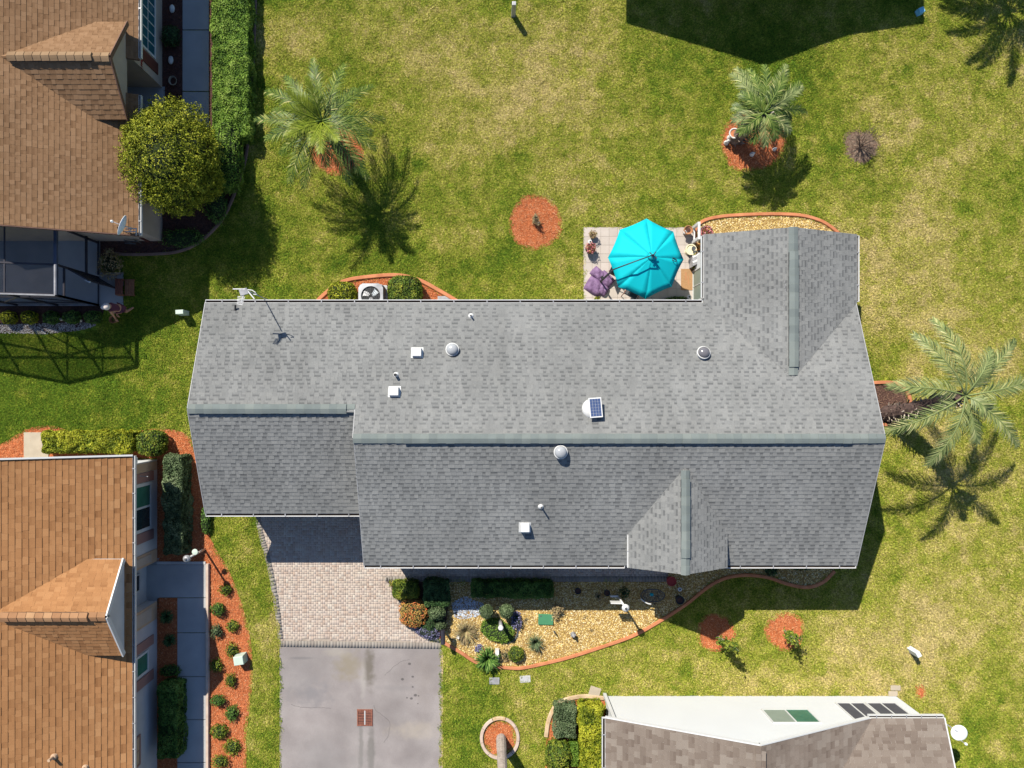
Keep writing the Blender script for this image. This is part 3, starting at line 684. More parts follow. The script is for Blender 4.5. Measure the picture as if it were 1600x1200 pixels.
# stains with shapes of their own: drip marks, tyre smudges, damp strip beside the channel
nt = dm.node_tree; N = nt.nodes; K = nt.links; P_ = N['Principled BSDF']; geo = [n for n in N if n.bl_idname == 'ShaderNodeNewGeometry'][0]
src = P_.inputs['Base Color'].links[0].from_socket
sep = N.new('ShaderNodeSeparateXYZ'); K.new(geo.outputs['Position'], sep.inputs[0])
nz = N.new('ShaderNodeTexNoise'); nz.inputs['Scale'].default_value = 3.5; nz.inputs['Detail'].default_value = 5; K.new(geo.outputs['Position'], nz.inputs['Vector'])
def stain(px, py, rx, ry, amt, col, soft=.5, nw=.6):
    global src
    x, y = gp(px, py)
    def mth(op, a, b=None):
        n = N.new('ShaderNodeMath'); n.operation = op
        for k_, v_ in enumerate((a, b)):
            if v_ is None: continue
            if isinstance(v_, (int, float)): n.inputs[k_].default_value = v_
            else: K.new(v_, n.inputs[k_])
        return n.outputs[0]
    dx = mth('DIVIDE', mth('SUBTRACT', sep.outputs['X'], x), rx * U); dy = mth('DIVIDE', mth('SUBTRACT', sep.outputs['Y'], y), ry * U)
    d = mth('SQRT', mth('ADD', mth('MULTIPLY', dx, dx), mth('MULTIPLY', dy, dy)))
    d = mth('ADD', d, mth('MULTIPLY', mth('SUBTRACT', nz.outputs['Fac'], .5), nw * 2))
    mr = N.new('ShaderNodeMapRange'); K.new(d, mr.inputs['Value']); mr.inputs['From Min'].default_value = 1; mr.inputs['From Max'].default_value = 1 - soft
    mr.inputs['To Max'].default_value = amt; mr.interpolation_type = 'SMOOTHSTEP'
    mx = N.new('ShaderNodeMixRGB'); mx.inputs['Color2'].default_value = (*col, 1); K.new(mr.outputs[0], mx.inputs['Fac']); K.new(src, mx.inputs['Color1']); src = mx.outputs[0]
stain(488, 1085, 42, 30, 0.75, (.16, .15, .155), 1); stain(470, 1060, 60, 55, 0.38, (.19, .18, .18), 1); stain(545, 1040, 32, 34, 0.75, (.2, .17, .12), .9)
stain(577, 1042, 12, 50, 0.85, (.12, .105, .085), .8); stain(580, 1170, 9, 60, 0.83, (.14, .13, .12), .7); stain(564, 1170, 5, 70, 0.68, (.15, .14, .13), .7)
stain(568, 1060, 7, 44, .3, (.34, .32, .29), .8); stain(526, 1018, 30, 12, .3, (.34, .31, .25), .8); stain(650, 1140, 60, 20, 0.38, (.36, .31, .24), 1)
stain(470, 1028, 28, 3, 0.75, (.15, .14, .14), .8, .3); stain(665, 1060, 30, 70, 0.30, (.2, .17, .15), 1); stain(620, 1075, 60, 8, 0.30, (.16, .15, .15), 1)
stain(565, 1190, 60, 40, 0.30, (.19, .18, .17), 1); stain(500, 1180, 60, 50, 0.30, (.2, .19, .19), 1)
for x, y, r in ((640, 1037, 3), (645, 1057, 2.6), (629, 1061, 3.2), (645, 1073, 2), (649, 1086, 3.4), (643, 1091, 3), (636, 1090, 1.8), (654, 1087, 1.6), (653, 1099, 1.5)):
    stain(x, y, r, r * .8, .75, (.06, .055, .055), .5, .25)
K.new(src, P_.inputs['Base Color'])
dw = sheet('driveway', [(437, 1011), (690, 1014), (691, 1300), (437, 1300)], .02, dm, 'grey stained concrete driveway with a red iron drain grate', 'driveway')
sheet('slab_edge', [(690, 1012), (692.2, 1012), (692.6, 1300), (690, 1300)], .024, M['kerb_tan'], 'rusty earth line along the right edge of the concrete driveway', 'slab edge')
cm_ = mat('crack', (.09, .083, .08), rough=1)
_c = random.Random(77)
for (x, y, a, n_) in ((455, 1100, .2, 16), (600, 1160, -1.1, 18), (640, 1030, 2.6, 12)):
    pts = [(x, y)]
    for _ in range(n_): a += _c.uniform(-.45, .45); pts.append((pts[-1][0] + 4 * math.cos(a), pts[-1][1] + 4 * math.sin(a)))
    mb = MB()
    for p_, q_ in zip(pts[:-1], pts[1:]): mb.bar(Vector((*gp(*p_), .0215)), Vector((*gp(*q_), .0215)), .009, .003)
    mb.build('crack', cm_, dw)
# shallow concrete channel lines beside the drain
for x0, x1 in ((557.5, 559.2), (581.5, 583)):
    mb = MB(); mb.prism(gpoly([(x0, 1134), (x1, 1134), (x1 + 2, 1300), (x0 + 2, 1300)]), .015, .024); o = mb.build('drain_channel_edge', dm, dw)
# paved apron: real pavers, joined
sheet('paved_apron', apron_px, .012, M['paver_joint'], 'bed of the pinkish paved apron between garage and concrete driveway', 'paving')
inner_px = [(393, 760)] + smooth([(406, 805), (413, 838), (422, 870), (431, 915), (438, 960), (441, 998)], 4) + [(686, 1002)] + smooth([(686, 1002), (662, 995), (642, 975), (627, 950), (613, 925), (600, 905)], 4) + [(600, 900), (1044, 900), (1044, 850), (600, 850), (600, 760)]
def pavers(name, poly, outer, cell, mt, label, w, l, joint=.003, z=.02, rows='x'):
    "random ashlar of 1x1 and 2x1 pavers on a grid, kept where the middle is inside"
    xs = [p[0] for p in poly]; ys = [p[1] for p in poly]; rr = random.Random(5)
    nx = int((max(xs) - min(xs)) / cell) + 1; ny = int((max(ys) - min(ys)) / cell) + 1
    used = np.zeros((nx + 2, ny + 2), bool); V = []; F = []; T = []
    for j in range(ny):
        for i in range(nx):
            if used[i, j]: continue
            r = rr.random(); dx, dy = 1, 1
            if r < .33 and not used[i + 1, j]: dx = 2
            elif r < .72: dy = 2
            cx = min(xs) + (i + dx / 2) * cell; cy = min(ys) + (j + dy / 2) * cell
            used[i:i + dx, j:j + dy] = True
            if not inpoly(np.array([cx]), np.array([cy]), poly)[0]: continue
            x, y = gp(cx, cy); hx = dx * cell * U / 2 - joint / 2; hy = dy * cell * U / 2 - joint / 2; zz = z + rr.uniform(-.002, .003); e = .002; k = len(V)
            for s, q in ((0, zz - e * 2), (e, zz)):
                V += [(x - hx + s, y - hy + s, q), (x + hx - s, y - hy + s, q), (x + hx - s, y + hy - s, q), (x - hx + s, y + hy - s, q)]
            F += [(k + 4, k + 5, k + 6, k + 7), (k, k + 1, k + 5, k + 4), (k + 1, k + 2, k + 6, k + 5), (k + 2, k + 3, k + 7, k + 6), (k + 3, k, k + 4, k + 7)]
            T += [rr.random()] * 5
    o = mesh_np(name, V, F, mt, tone=T); return tag(o, label, 'paving', kind='stuff')
pavers('pavers', inner_px, None, 3.6, M['paver'], 'small pinkish cream pavers of the driveway apron and front path', 5, 8)
def soldier(name, line, width, ln, label, mt):
    "row of border pavers along a line (pixels)"
    V = []; F = []; T = []; rr = random.Random(2); P = [Vector((*gp(*p), 0)) for p in line]
    for a, b in zip(P[:-1], P[1:]):
        d = b - a; n = max(1, round(d.length / (ln * U))); st = d.length / n; d.normalize(); s = Vector((d.y, -d.x, 0))
        for i in range(n):
            for q in (0,):
                c = a + d * (st * (i + .5)); hx = st / 2 - .0008; hy = width * U / 2; k = len(V); z = .027 + rr.uniform(-.002, .003)
                cs = [c - d * hx - s * hy, c + d * hx - s * hy, c + d * hx + s * hy, c - d * hx + s * hy]
                V += [tuple(p + Vector((0, 0, z))) for p in cs] + [tuple(p + Vector((0, 0, .01))) for p in cs]
                F += [(k, k + 3, k + 2, k + 1), (k, k + 1, k + 5, k + 4), (k + 1, k + 2, k + 6, k + 5), (k + 2, k + 3, k + 7, k + 6), (k + 3, k, k + 4, k + 7)]; T += [rr.random()] * 5
    o = mesh_np(name, V, F, mt, tone=T)
    bm = bmesh.new(); bm.from_mesh(o.data); bmesh.ops.recalc_face_normals(bm, faces=bm.faces); bm.to_mesh(o.data); bm.free()
    return tag(o, label, 'paving', kind='stuff')
lft = smooth([(396, 790), (401.5, 805), (409, 838), (418, 870), (427.5, 915), (434.5, 960), (438.5, 998)], 4)
soldier('border_pavers', lft, 8.4, 5, 'grey brown border pavers along the curved grass side of the apron', M['paver_border'])
soldier('border_pavers', [(437, 1005.5), (690, 1009)], 9.5, 5, 'grey brown border pavers between apron and concrete driveway', M['paver_border'])
rgt = [(602, 905)] + smooth([(606, 905), (618, 925), (632, 950), (647, 974), (666, 993), (688, 1002)], 4)
soldier('border_pavers', rgt, 6, 5, 'grey brown border pavers curving round the shrub bed', M['paver_border'])
soldier('border_pavers', [(604, 904.6), (1044, 904.6)], 8.5, 5, 'dark border pavers along the shaded front path', M['paver_border'])
# drain grate
gt = thing('drain_grate', 'reddish iron drain grate sunk in the concrete driveway', 'drain grate', L(570, 1120))
mb = MB()
for x0, x1 in ((558.3, 559.9), (580.6, 582.2)): mb.box(L((x0 + x1) / 2, 1120.5) + Vector((0, 0, .03)), ((x1 - x0) * U, 26 * U, .05))
for y0 in (1108.6, 1132.4): mb.box(L(570.2, y0) + Vector((0, 0, .029)), (24 * U, 1.6 * U, .05))
mb.build('frame', M['rust'], gt)
mb = MB(); mb.box(L(570.3, 1120.5) + Vector((0, 0, .023)), (22 * U, 23.5 * U, .006)); mb.build('pit', M['black'], gt)
mb = MB(); mb.box(L(570.3, 1120.5) + Vector((0, 0, .034)), (1.8 * U, 23 * U, .02)); mb.build('centre_bar', M['concrete_pale'], gt)
bar = None
for side in (-1, 1):
    for q in range(9):
        c = L(570.3 + side * 5.6, 1110.8 + q * 2.45) + Vector((0, 0, .033))
        if bar is None:
            mb = MB(); mb.box(c, (9 * U, 1.25 * U, .018)); bar = mb.build('bar', M['rust'], gt); bc = c
        else:
            b2 = bar.copy(); C.objects.link(b2); b2.parent = gt; b2.location = c - bc

# ============================================================= main house
W0 = 0
hs = thing('house', 'long grey shingled house with white gutters in the middle of the picture', 'house', E(170, 60))
zn = lambda X, Y: 186 + (Y - 54.6) * .4167
zs = lambda X, Y: 186 - (Y - 54.6) * .4167
zg = lambda X, Y: 169.9 - (Y - 16) * .4167
roof = slabx(hs, 'roof', M['fascia'], -178, 330, 48, 60, 150, 160)      # ridge beam carries the roof planes
SG = M['shingle_grey']
roof_plane(roof, [(-402, -133), (518, -133), (518, 54.6), (-179, 54.6), (-179, 16), (-402, 16)], zn, SG, seed=1)
roof_plane(roof, [(-402, 16), (-174, 16), (-174, 165), (-402, 165)], zg, SG, seed=2)
roof_plane(roof, [(-179, 54.6), (518, 54.6), (518, 238), (-177.5, 238)], zs, SG, seed=3)
zl = lambda X, Y: 153 - (411.8 - X) * .4155
zr = lambda X, Y: 153 - (X - 411.8) * .4155
roof_plane(roof, [(303.5, -230), (411.8, -230), (411.8, -24.6), (303.5, -133)], zl, SG, seed=4)
roof_plane(roof, [(411.8, -230), (520, -230), (520, -133), (411.8, -24.6)], zr, SG, seed=5)
dl = lambda X, Y: 170 - (261 - X) * .584
dr = lambda X, Y: 170 - (X - 261) * .584
roof_plane(roof, [(192.5, 189), (261, 93), (261, 237), (192.5, 237)], dl, SG, seed=6)
roof_plane(roof, [(261, 93), (329.5, 189), (329.5, 237), (261, 237)], dr, SG, seed=7)
CG = M['cap_grey']
ridge_caps(roof, (-179, 54.6, 186), (518, 54.6, 186), .4167, CG, raised=(.09, .944), seed=1, hw=6.3)
ridge_caps(roof, (-402, 16, 169.9), (-180, 16, 169.9), .4167, CG, raised=(.05, .95), seed=2, hw=6.3)
ridge_caps(roof, (411.8, -230, 153), (411.8, -30, 153), .4155, CG, raised=(.16, .93), seed=3, hw=6.3)
ridge_caps(roof, (261, 98, 170), (261, 237, 170), .584, CG, raised=(.12, .84), seed=4, hw=5.8)
# white rake edges
for a, b, z1, z2 in (((-402.8, -133), (-402.8, 16), 108, 169.9), ((-402.8, 16), (-402.8, 165), 169.9, 107.8), ((518.8, -133), (518.8, 54.6), 108, 186), ((518.8, 54.6), (518.8, 238), 186, 109.6),
                     ((-179.5, 16), (-179.5, 54.6), 170, 186), ((-178, 54.6), (-178, 238), 186, 109.6)):
    mb = MB(); mb.bar(E(*a, z1 - 2.2), E(*b, z2 - 2.2), .024, .12); mb.build('rake_trim', M['fascia'], roof)
gutter(hs, (-402, -133, 108.5), (301, -133, 108.5), (0, -1))
gutter(hs, (-402, 165, 107.5), (-177, 165, 107.5), (0, 1))
gutter(hs, (-177, 238, 109.4), (191, 238, 109.4), (0, 1)); gutter(hs, (331, 238, 109.4), (518, 238, 109.4), (0, 1))
gutter(hs, (303.5, -228, 108), (303.5, -140, 108), (-1, 0), w=3.6); gutter(hs, (520, -228, 108), (520, -135, 108), (1, 0), w=3.6)
gutter(hs, (192.5, 191, 129.6), (192.5, 237, 129.6), (-1, 0), w=1.6, h=3)
SW = M['stucco_white']
wallpoly(hs, [(-388, -119, 0), (-388, 152, 0), (-388, 152, 108), (-388, 16, 164), (-388, -119, 109)], SW, inward=(1, 0))
wallpoly(hs, [(506, -119, 0), (506, 226, 0), (506, 226, 110), (506, 54.6, 181), (506, -119, 109)], SW, inward=(-1, 0))
wallpoly(hs, [(-388, -119, 0), (318, -119, 0), (318, -119, 109), (-388, -119, 109)], SW, inward=(0, 1))
wallpoly(hs, [(318, -217, 0), (318, -119, 0), (318, -119, 109), (318, -217, 109)], SW, inward=(1, 0))
wallpoly(hs, [(506, -217, 0), (506, -119, 0), (506, -119, 109), (506, -217, 109)], SW, inward=(-1, 0))
wallpoly(hs, [(318, -217, 0), (506, -217, 0), (506, -217, 108), (412, -217, 148), (318, -217, 108)], SW, inward=(0, 1))
wallpoly(hs, [(-388, 152, 0), (-166, 152, 0), (-166, 152, 108), (-388, 152, 108)], SW, inward=(0, -1))
wallpoly(hs, [(-166, 16, 100), (-166, 226, 0), (-166, 226, 110), (-166, 54.6, 181), (-166, 16, 165)], SW, inward=(1, 0))
wallpoly(hs, [(-166, 212, 0), (506, 212, 0), (506, 212, 112), (-166, 212, 112)], SW, inward=(0, -1))
wallpoly(hs, [(200, 230, 96), (322, 230, 96), (322, 230, 131), (261, 230, 166), (200, 230, 131)], SW, inward=(0, -1), name='gable_wall')
for x in (203, 319): slabx(hs, 'column', SW, x - 5, x + 5, 222, 232, 0, 100)
# door, windows, sliding door of the wing (west face)
window(hs, 'x', 318, -196, -146, 2, 84, -1, panes=(2, 1), glass='blind', name='sliding_door')
window(hs, 'y', 212, 20, 70, 30, 84, 1, panes=(2, 2)); window(hs, 'y', 212, -110, -60, 30, 84, 1, panes=(2, 2)); window(hs, 'y', 212, 395, 450, 30, 84, 1, panes=(2, 2))
window(hs, 'y', 152, -375, -185, 0, 86, 1, panes=(8, 4), glass='white', name='garage_door')
window(hs, 'x', 506, -60, -10, 34, 84, 1, panes=(2, 2)); window(hs, 'x', 506, 100, 150, 34, 84, 1, panes=(2, 2))
# roof furniture (fixed to the roof)
def onroof(px, py, zf):
    z = 130.0
    for _ in range(30):
        X, Y = EL(px, py, z); z = zf(X, Y)
    return X, Y, z
def box_vent(px, py, zf, tilt):
    X, Y, z = onroof(px, py, zf); p = E(X, Y, z); mb = MB()
    mb.box(p + Vector((0, 0, .012)), (.42, .40, .012), M=Matrix.Rotation(tilt, 3, 'X'), mi=0)
    A = []
    for sx in (-1, 1):
        A += [p + Vector((sx * .15, .17, .02 + .17 * math.tan(tilt))), p + Vector((sx * .15, .12, .2)), p + Vector((sx * .15, -.12, .22)), p + Vector((sx * .15, -.17, .15)), p + Vector((sx * .15, -.17, .02 - .17 * math.tan(tilt)))]
    mb.add(A, [(4, 3, 2, 1, 0), (5, 6, 7, 8, 9), (0, 1, 6, 5), (1, 2, 7, 6), (2, 3, 8, 7), (3, 4, 9, 8)])
    return mb.build('roof_vent', M['white'], hs, bevel=.008)
tn = math.atan(.4167)
box_vent(652, 551, zn, -tn * -1 * -1); box_vent(616.5, 612, zn, -tn); box_vent(820, 824, zs, tn)
def skylight(px, py, zf, sgn, dome, lean=0.0):
    X, Y, z = onroof(px, py, zf); p = E(X, Y, z); Mx = Matrix.Rotation(sgn * tn * lean, 3, 'X')
    mb = MB(); mb.lathe(p, [(.22, -.1), (.22, .11), (.23, .115), (.23, .14), (.215, .15)], 24, M=Mx); s = mb.build('tubular_skylight', M['white'], hs, smooth=False)
    mb = MB(); mb.lathe(p + Mx @ Vector((0, 0, .145)), [(.205, 0), (.19, .05), (.145, .1), (.075, .13), (.005, .138)], 24, M=Mx); mb.build('dome', M[dome], s, smooth=True)
skylight(707, 547, zn, -1, 'dome', .3); skylight(1098, 553, zn, -1, 'dome_dark', .8); skylight(875.5, 706, zs, 1, 'dome', .0)
def vent_pipe(px, py, zf, h=.3, r=.035, tilt=0):
    X, Y, z = onroof(px, py, zf); p = E(X, Y, z); mb = MB(); mb.tube([p - Vector((0, 0, .05)), p + Vector((tilt, 0, h))], r, 12, cap=False)
    mb.tube([p + Vector((tilt * .9, 0, h - .02)), p + Vector((tilt * .9, 0, h - .01))], r * .85, 12, mi=1)
    mb.lathe(p, [(.11, -.03), (.09, .03), (.05, .07), (.04, .08)], 14)
    mb.build('vent_pipe', [M['white'], M['black']], hs)
vent_pipe(619, 586, zn, .28, .05); vent_pipe(736, 494, zn, .26, .03); vent_pipe(845, 791, zs, .36, .028)
X, Y, z = onroof(925, 639, zn); p = E(X, Y, z)
sf = thing('solar_attic_fan', 'white round attic fan with a tilted solar panel on the grey roof', 'roof fan', p)
mb = MB(); mb.lathe(p, [(.34, -.13), (.34, .05), (.30, .15), (.18, .2), (.01, .21)], 28); mb.build('fan_housing', M['white'], sf, smooth=True)
Mx = Matrix.Rotation(math.radians(4), 3, 'Z') @ Matrix.Rotation(math.radians(-9), 3, 'X'); pc = p + Vector((.075, .05, .3))
mb = MB(); mb.box(pc, (.42, .66, .035), M=Mx); fr = mb.build('panel_frame', M['white'], sf)
for i in range(4):
    for j in range(6):
        mb = MB(); mb.box(pc + Mx @ Vector((-.135 + i * .09, -.245 + j * .098, .02)), (.084, .092, .006), M=Mx); mb.build('solar_cell', M['pv'], fr)
mb = MB(); mb.bar(p + Vector((0, -.1, .15)), pc + Vector((0, -.15, -.02)), .03); mb.bar(p + Vector((0, .1, .15)), pc + Vector((0, .2, -.02)), .03); mb.build('bracket', M['grey'], sf)
# sealant smears beside the ridge
mb = MB()
for k in range(9):
    x, y = 1226 + (k % 3) * .8 - k * .5, 440 + k * 7; X, Y, z = onroof(x, y, zl); mb.box(E(X, Y, z + .9), (.014, R.uniform(.05, .2), .004), rz=R.uniform(-.2, .3))
mb.build('sealant', M['grey'], hs)['kind'] = 'stuff'
mb = MB(); X, Y, z = onroof(368, 481, zn); mb.bar(E(X - 6, Y + 4, z + 1), E(X + 2, Y + 4, z + 1.5), .05); mb.bar(E(X, Y + 4, z + 1), E(X + 2, Y - 3, z + 6), .05); mb.build('black_bars', M['black'], hs)  # two short black bars low on the north roof slope

# TV antenna on its mast at the eave
an = thing('tv_antenna', 'white rooftop television antenna on a tall thin mast at the north eave', 'antenna', E(-320, -140, 0))
top = E(-320, -137, 190)
mb = MB(); mb.tube([E(-320, -140, 60), E(-320, -140, 184)], .018, 8); mb.build('mast', M['grey'], an, smooth=True)
def A_(px, py, dz=0): return L(px, py, 190 + dz)
mb = MB(); mb.bar(A_(382, 454), A_(377, 474), .035); mb.build('boom', M['grey'], an)
for k in range(6):
    mb = MB(); y = 462 + k * 2.3; mb.bar(A_(371.5 - k * .3, y + 1.2), A_(383 - k * .8, y + 2.6), .02, .02); mb.build('element', M['white'], an)
mb = MB(); mb.box(A_(381, 456), (.26, .2, .07), rz=.3); mb.build('reflector', M['grey_plate'], an)
mb = MB(); mb.bar(A_(364, 451.5), A_(383, 451.5, 1), .03); mb.build('arm', M['white'], an)
mb = MB(); mb.bar(A_(385, 452), A_(397.5, 467), .035); mb.build('arm', M['white'], an)
mb = MB(); mb.tube([A_(386, 452.5), A_(394, 453.5, 2), A_(399, 457, 2), A_(401.5, 460), A_(396, 460)], .016, 6); mb.build('cable', M['white'], an)

# ============================================================= neighbour top left
ha = thing('house', 'brown shingled house at the top left with a gabled dormer and a screened porch', 'house', E(-600, -400))
SB = M['shingle_brown']
zae = lambda X, Y: 108 + .4167 * (-497 - X)
zaw = lambda X, Y: 184.3 - .4167 * (-680 - X)
rf = slabx(ha, 'roof', M['trim_brown'], -684, -676, -800, -232, 165, 172)
roof_plane(rf, [(-497, -229), (-680, -229), (-680, -900), (-497, -900), (-497, -520), (-497, -477), (-515, -477), (-515, -428), (-497, -428)], zae, SB, course=6.5, widths=(5, 6.5, 8, 10), fascia='trim_brown', tvar=.36, band=.2, seed=11)
roof_plane(rf, [(-680, -229), (-863, -229), (-863, -900), (-680, -900)], zaw, SB, course=6.5, widths=(5, 6.5, 8, 10), fascia='trim_brown', tvar=.36, band=.2, seed=12)
au = lambda X, Y: 172 - (-452.4 - Y) * .64
al = lambda X, Y: 172 - (Y + 452.4) * .64
xb = -497 - (172 - 108) / .4167; xe = -497 - (129 - 108) / .4167
roof_plane(rf, [(xb, -452.4), (-506, -452.4), (-504, -520), (xe, -520)], au, SB, course=6.5, widths=(5, 6.5, 8, 10), fascia='trim_brown', tvar=.36, band=.2, seed=13)
roof_plane(rf, [(xb, -452.4), (xe, -385), (-504, -385), (-506, -452.4)], al, SB, course=6.5, widths=(5, 6.5, 8, 10), fascia='trim_brown', tvar=.36, band=.2, seed=14)
ridge_caps(rf, (-506, -452.4, 172), (-640, -452.4, 172), .64, M['cap_brown'], raised=(.2, .98), seed=6, hw=6)
for Y2, z2 in ((-520, 129), (-385, 129)):
    mb = MB(); mb.bar(E(-505, -452.4, 169.5), E(-503, Y2, z2 - 2.5), .03, .16); mb.build('rake_trim', M['trim_brown'], rf)
mb = MB(); mb.bar(E(-497, -228, 106), E(-680, -228, 182), .03, .16); mb.build('rake_trim', M['trim_brown'], rf)
gutter(ha, (-497, -900, 108.2), (-497, -480, 108.2), (1, 0), w=3.8); gutter(ha, (-497, -427, 108.2), (-497, -229, 108.2), (1, 0), w=3.8)
LB = M['stucco_beige']
wallpoly(ha, [(-511, -900, 0), (-511, -483, 0), (-511, -483, 112), (-511, -900, 112)], LB, inward=(-1, 0))
wallpoly(ha, [(-511, -483, 0), (-565, -483, 0), (-565, -483, 112), (-511, -483, 112)], LB, inward=(0, -1))
wallpoly(ha, [(-565, -483, 0), (-565, -425, 0), (-565, -425, 112), (-565, -483, 112)], LB, inward=(-1, 0))
wallpoly(ha, [(-511, -425, 0), (-565, -425, 0), (-565, -425, 112), (-511, -425, 112)], LB, inward=(0, 1))
wallpoly(ha, [(-511, -425, 0), (-511, -243, 0), (-511, -243, 112), (-511, -425, 112)], LB, inward=(-1, 0))
wallpoly(ha, [(-511, -243, 0), (-849, -243, 0), (-849, -243, 112), (-680, -243, 178), (-511, -243, 112)], LB, inward=(0, -1))
wallpoly(ha, [(-512, -516, 112), (-512, -389, 112), (-512, -389, 127), (-512, -452.4, 166), (-512, -516, 127)], LB, inward=(-1, 0), name='gable_wall')
wallpoly(ha, [(-517, -480, 100), (-517, -425, 100), (-517, -425, 113), (-517, -480, 113)], LB, inward=(-1, 0), name='gable_wall')
# white grid window, red shutters, house number
window(ha, 'x', -511, -640, -515, 26, 98, 1, panes=(8, 3), glass='glass_teal', fw=3.2, mull=1.3)
slabx(ha, 'shutter', M['shutter_red'], -511, -509.4, -512, -495, 18, 98); slabx(ha, 'shutter', M['shutter_red'], -511, -509.4, -660, -643, 18, 98)
slabx(ha, 'door', M['bronze_blue'], -565, -563.4, -470, -440, 0, 84)
def digits(parent, text, origin, right, up, size, mt, name='house_number', ext=.01):
    cu = bpy.data.curves.new(name, 'FONT'); cu.body = text; cu.size = size; cu.extrude = ext; cu.align_x = 'CENTER'; cu.align_y = 'CENTER'
    to = bpy.data.objects.new('tmp', cu); C.objects.link(to); dg = bpy.context.evaluated_depsgraph_get()
    me = bpy.data.meshes.new_from_object(to.evaluated_get(dg)); bpy.data.objects.remove(to)
    r = Vector(right).normalized(); u_ = Vector(up).normalized(); n = r.cross(u_); Mx = Matrix((r, u_, n)).transposed().to_4x4(); Mx.translation = Vector(origin) - org(parent)
    me.transform(Mx); me.materials.append(mt); o = link(name, me, parent); return o
digits(ha, '17702', E(-510.2, -489, 70), (0, 1, 0), (0, 0, 1), .17, M['number_red'])
sheet('porch_floor', [(180, 136), (258, 136), (258, 215), (180, 215)], .04, M['walk_concrete'], 'shaded concrete floor of the entry recess of the brown house', 'slab')
# front walk, bed, hedge
walkA = [(286, -40), (326, -40), (327, 200), (286, 200)]
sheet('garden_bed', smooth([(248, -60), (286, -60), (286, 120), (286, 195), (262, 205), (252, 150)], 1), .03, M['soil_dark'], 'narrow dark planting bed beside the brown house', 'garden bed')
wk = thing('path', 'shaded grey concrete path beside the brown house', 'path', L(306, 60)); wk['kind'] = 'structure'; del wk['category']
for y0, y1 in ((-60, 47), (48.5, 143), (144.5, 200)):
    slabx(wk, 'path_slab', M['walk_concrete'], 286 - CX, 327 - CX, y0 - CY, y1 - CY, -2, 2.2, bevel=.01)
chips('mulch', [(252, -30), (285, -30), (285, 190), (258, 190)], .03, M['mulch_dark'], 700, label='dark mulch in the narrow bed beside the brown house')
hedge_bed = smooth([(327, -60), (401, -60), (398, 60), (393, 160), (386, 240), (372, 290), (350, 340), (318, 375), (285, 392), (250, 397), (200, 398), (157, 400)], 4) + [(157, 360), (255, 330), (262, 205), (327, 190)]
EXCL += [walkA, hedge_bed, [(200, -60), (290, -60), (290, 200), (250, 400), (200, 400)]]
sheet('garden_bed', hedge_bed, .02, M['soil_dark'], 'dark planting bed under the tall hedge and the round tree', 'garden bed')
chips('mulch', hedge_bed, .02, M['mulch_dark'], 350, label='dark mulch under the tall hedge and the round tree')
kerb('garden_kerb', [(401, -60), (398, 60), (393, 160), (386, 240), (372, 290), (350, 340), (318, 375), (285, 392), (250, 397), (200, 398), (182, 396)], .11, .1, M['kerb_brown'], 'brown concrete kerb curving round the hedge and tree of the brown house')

# pool cage / screened porch of house A
EXCL.append([(-60, 340), (196, 340), (196, 480), (150, 522), (-60, 524)])
cg = thing('screen_enclosure', 'dark framed screened porch with an open door behind the brown house', 'screened porch', E(-720, -186))
fl = sheet('porch_slab', [(-80, 372), (157, 372), (157, 478), (-80, 478)], .05, M['walk_concrete'], 'pale shaded concrete floor of the screened porch', 'slab')
for r_ in ((155, 426, 193, 478),):
    sheet('porch_step', [(r_[0], r_[1]), (r_[2], r_[1]), (r_[2], r_[3]), (r_[0], r_[3])], .04, M['walk_concrete'], 'pale concrete landing outside the porch door', 'slab')
BZ = M['bronze']
def cbar(a, b, w=.06, nm='frame_bar', mt=None): mb = MB(); mb.bar(E(*a), E(*b), w); return mb.build(nm, mt or BZ, cg)
XE = -610; YS = -143; YN = -243
ft = lambda X: 115 + (XE - X) * .25 if X > -735 else 146.3 - (-735 - X) * .25
slabx(cg, 'kick_plate', M['grey_plate'], XE - 250, XE + .8, YS - 1, YS + 1.2, 0, 6)
for X in (-610, -672, -735, -798): cbar((X, YS, 0), (X, YS, ft(X)), .07)
for X1, X2 in ((-610, -735), (-735, -860)):
    cbar((X1, YS, ft(X1)), (X2, YS, ft(X2)), .08); cbar((X1, YN, ft(X1)), (X2, YN, ft(X2)), .06); cbar((X1, -186, ft(X1)), (X2, -186, ft(X2)), .06)
mb = MB(); mb.bar(E(-610, YS + .5, 117), E(-735, YS + .5, 148.5), .05, .03); mb.bar(E(-610, YS, 117.2), E(-610, -186, 117.2), .05, .03); mb.build('lit_edge_strip', M['grey_plate'], cg)  # pale strips painted as the sunlit top edge of the frame bars
cbar((-610, YS, 36), (-860, YS, 36), .05); cbar((-610, YS, 99), (-860, YS, 99), .06)
cbar((-610, YS, 36), (-672, YS, 99), .04); cbar((-735, YS, 36), (-672, YS, 99), .04)
for Y in (-143, -186, -240): cbar((XE, Y, 0), (XE, Y, 115), .07)
cbar((XE, YS, 2), (XE, -186, 2), .05); cbar((XE, -190, 2), (XE, YN, 2), .07); cbar((XE, -186, 37), (XE, YN, 37), .07); cbar((XE, YS, 95), (XE, -186, 95), .06)
cbar((XE, YS, 115), (XE, YN, 115), .11, mt=M['bronze_blue']); cbar((-735, YS, 146), (-735, YN, 146), .06); cbar((-672, YS, 130.5), (-672, YN, 130.5), .04)
sc1 = MB(); sc1.add([E(-610, YS, 115), E(-735, YS, 146.3), E(-735, YN, 146.3), E(-610, YN, 115)], [(0, 1, 2, 3)]); sc1.build('screen_panel', M['screen'], cg)
sc1 = MB(); sc1.add([E(-735, YS, 146.3), E(-860, YS, 115), E(-860, YN, 115), E(-735, YN, 146.3)], [(0, 1, 2, 3)]); sc1.build('screen_panel', M['screen'], cg)
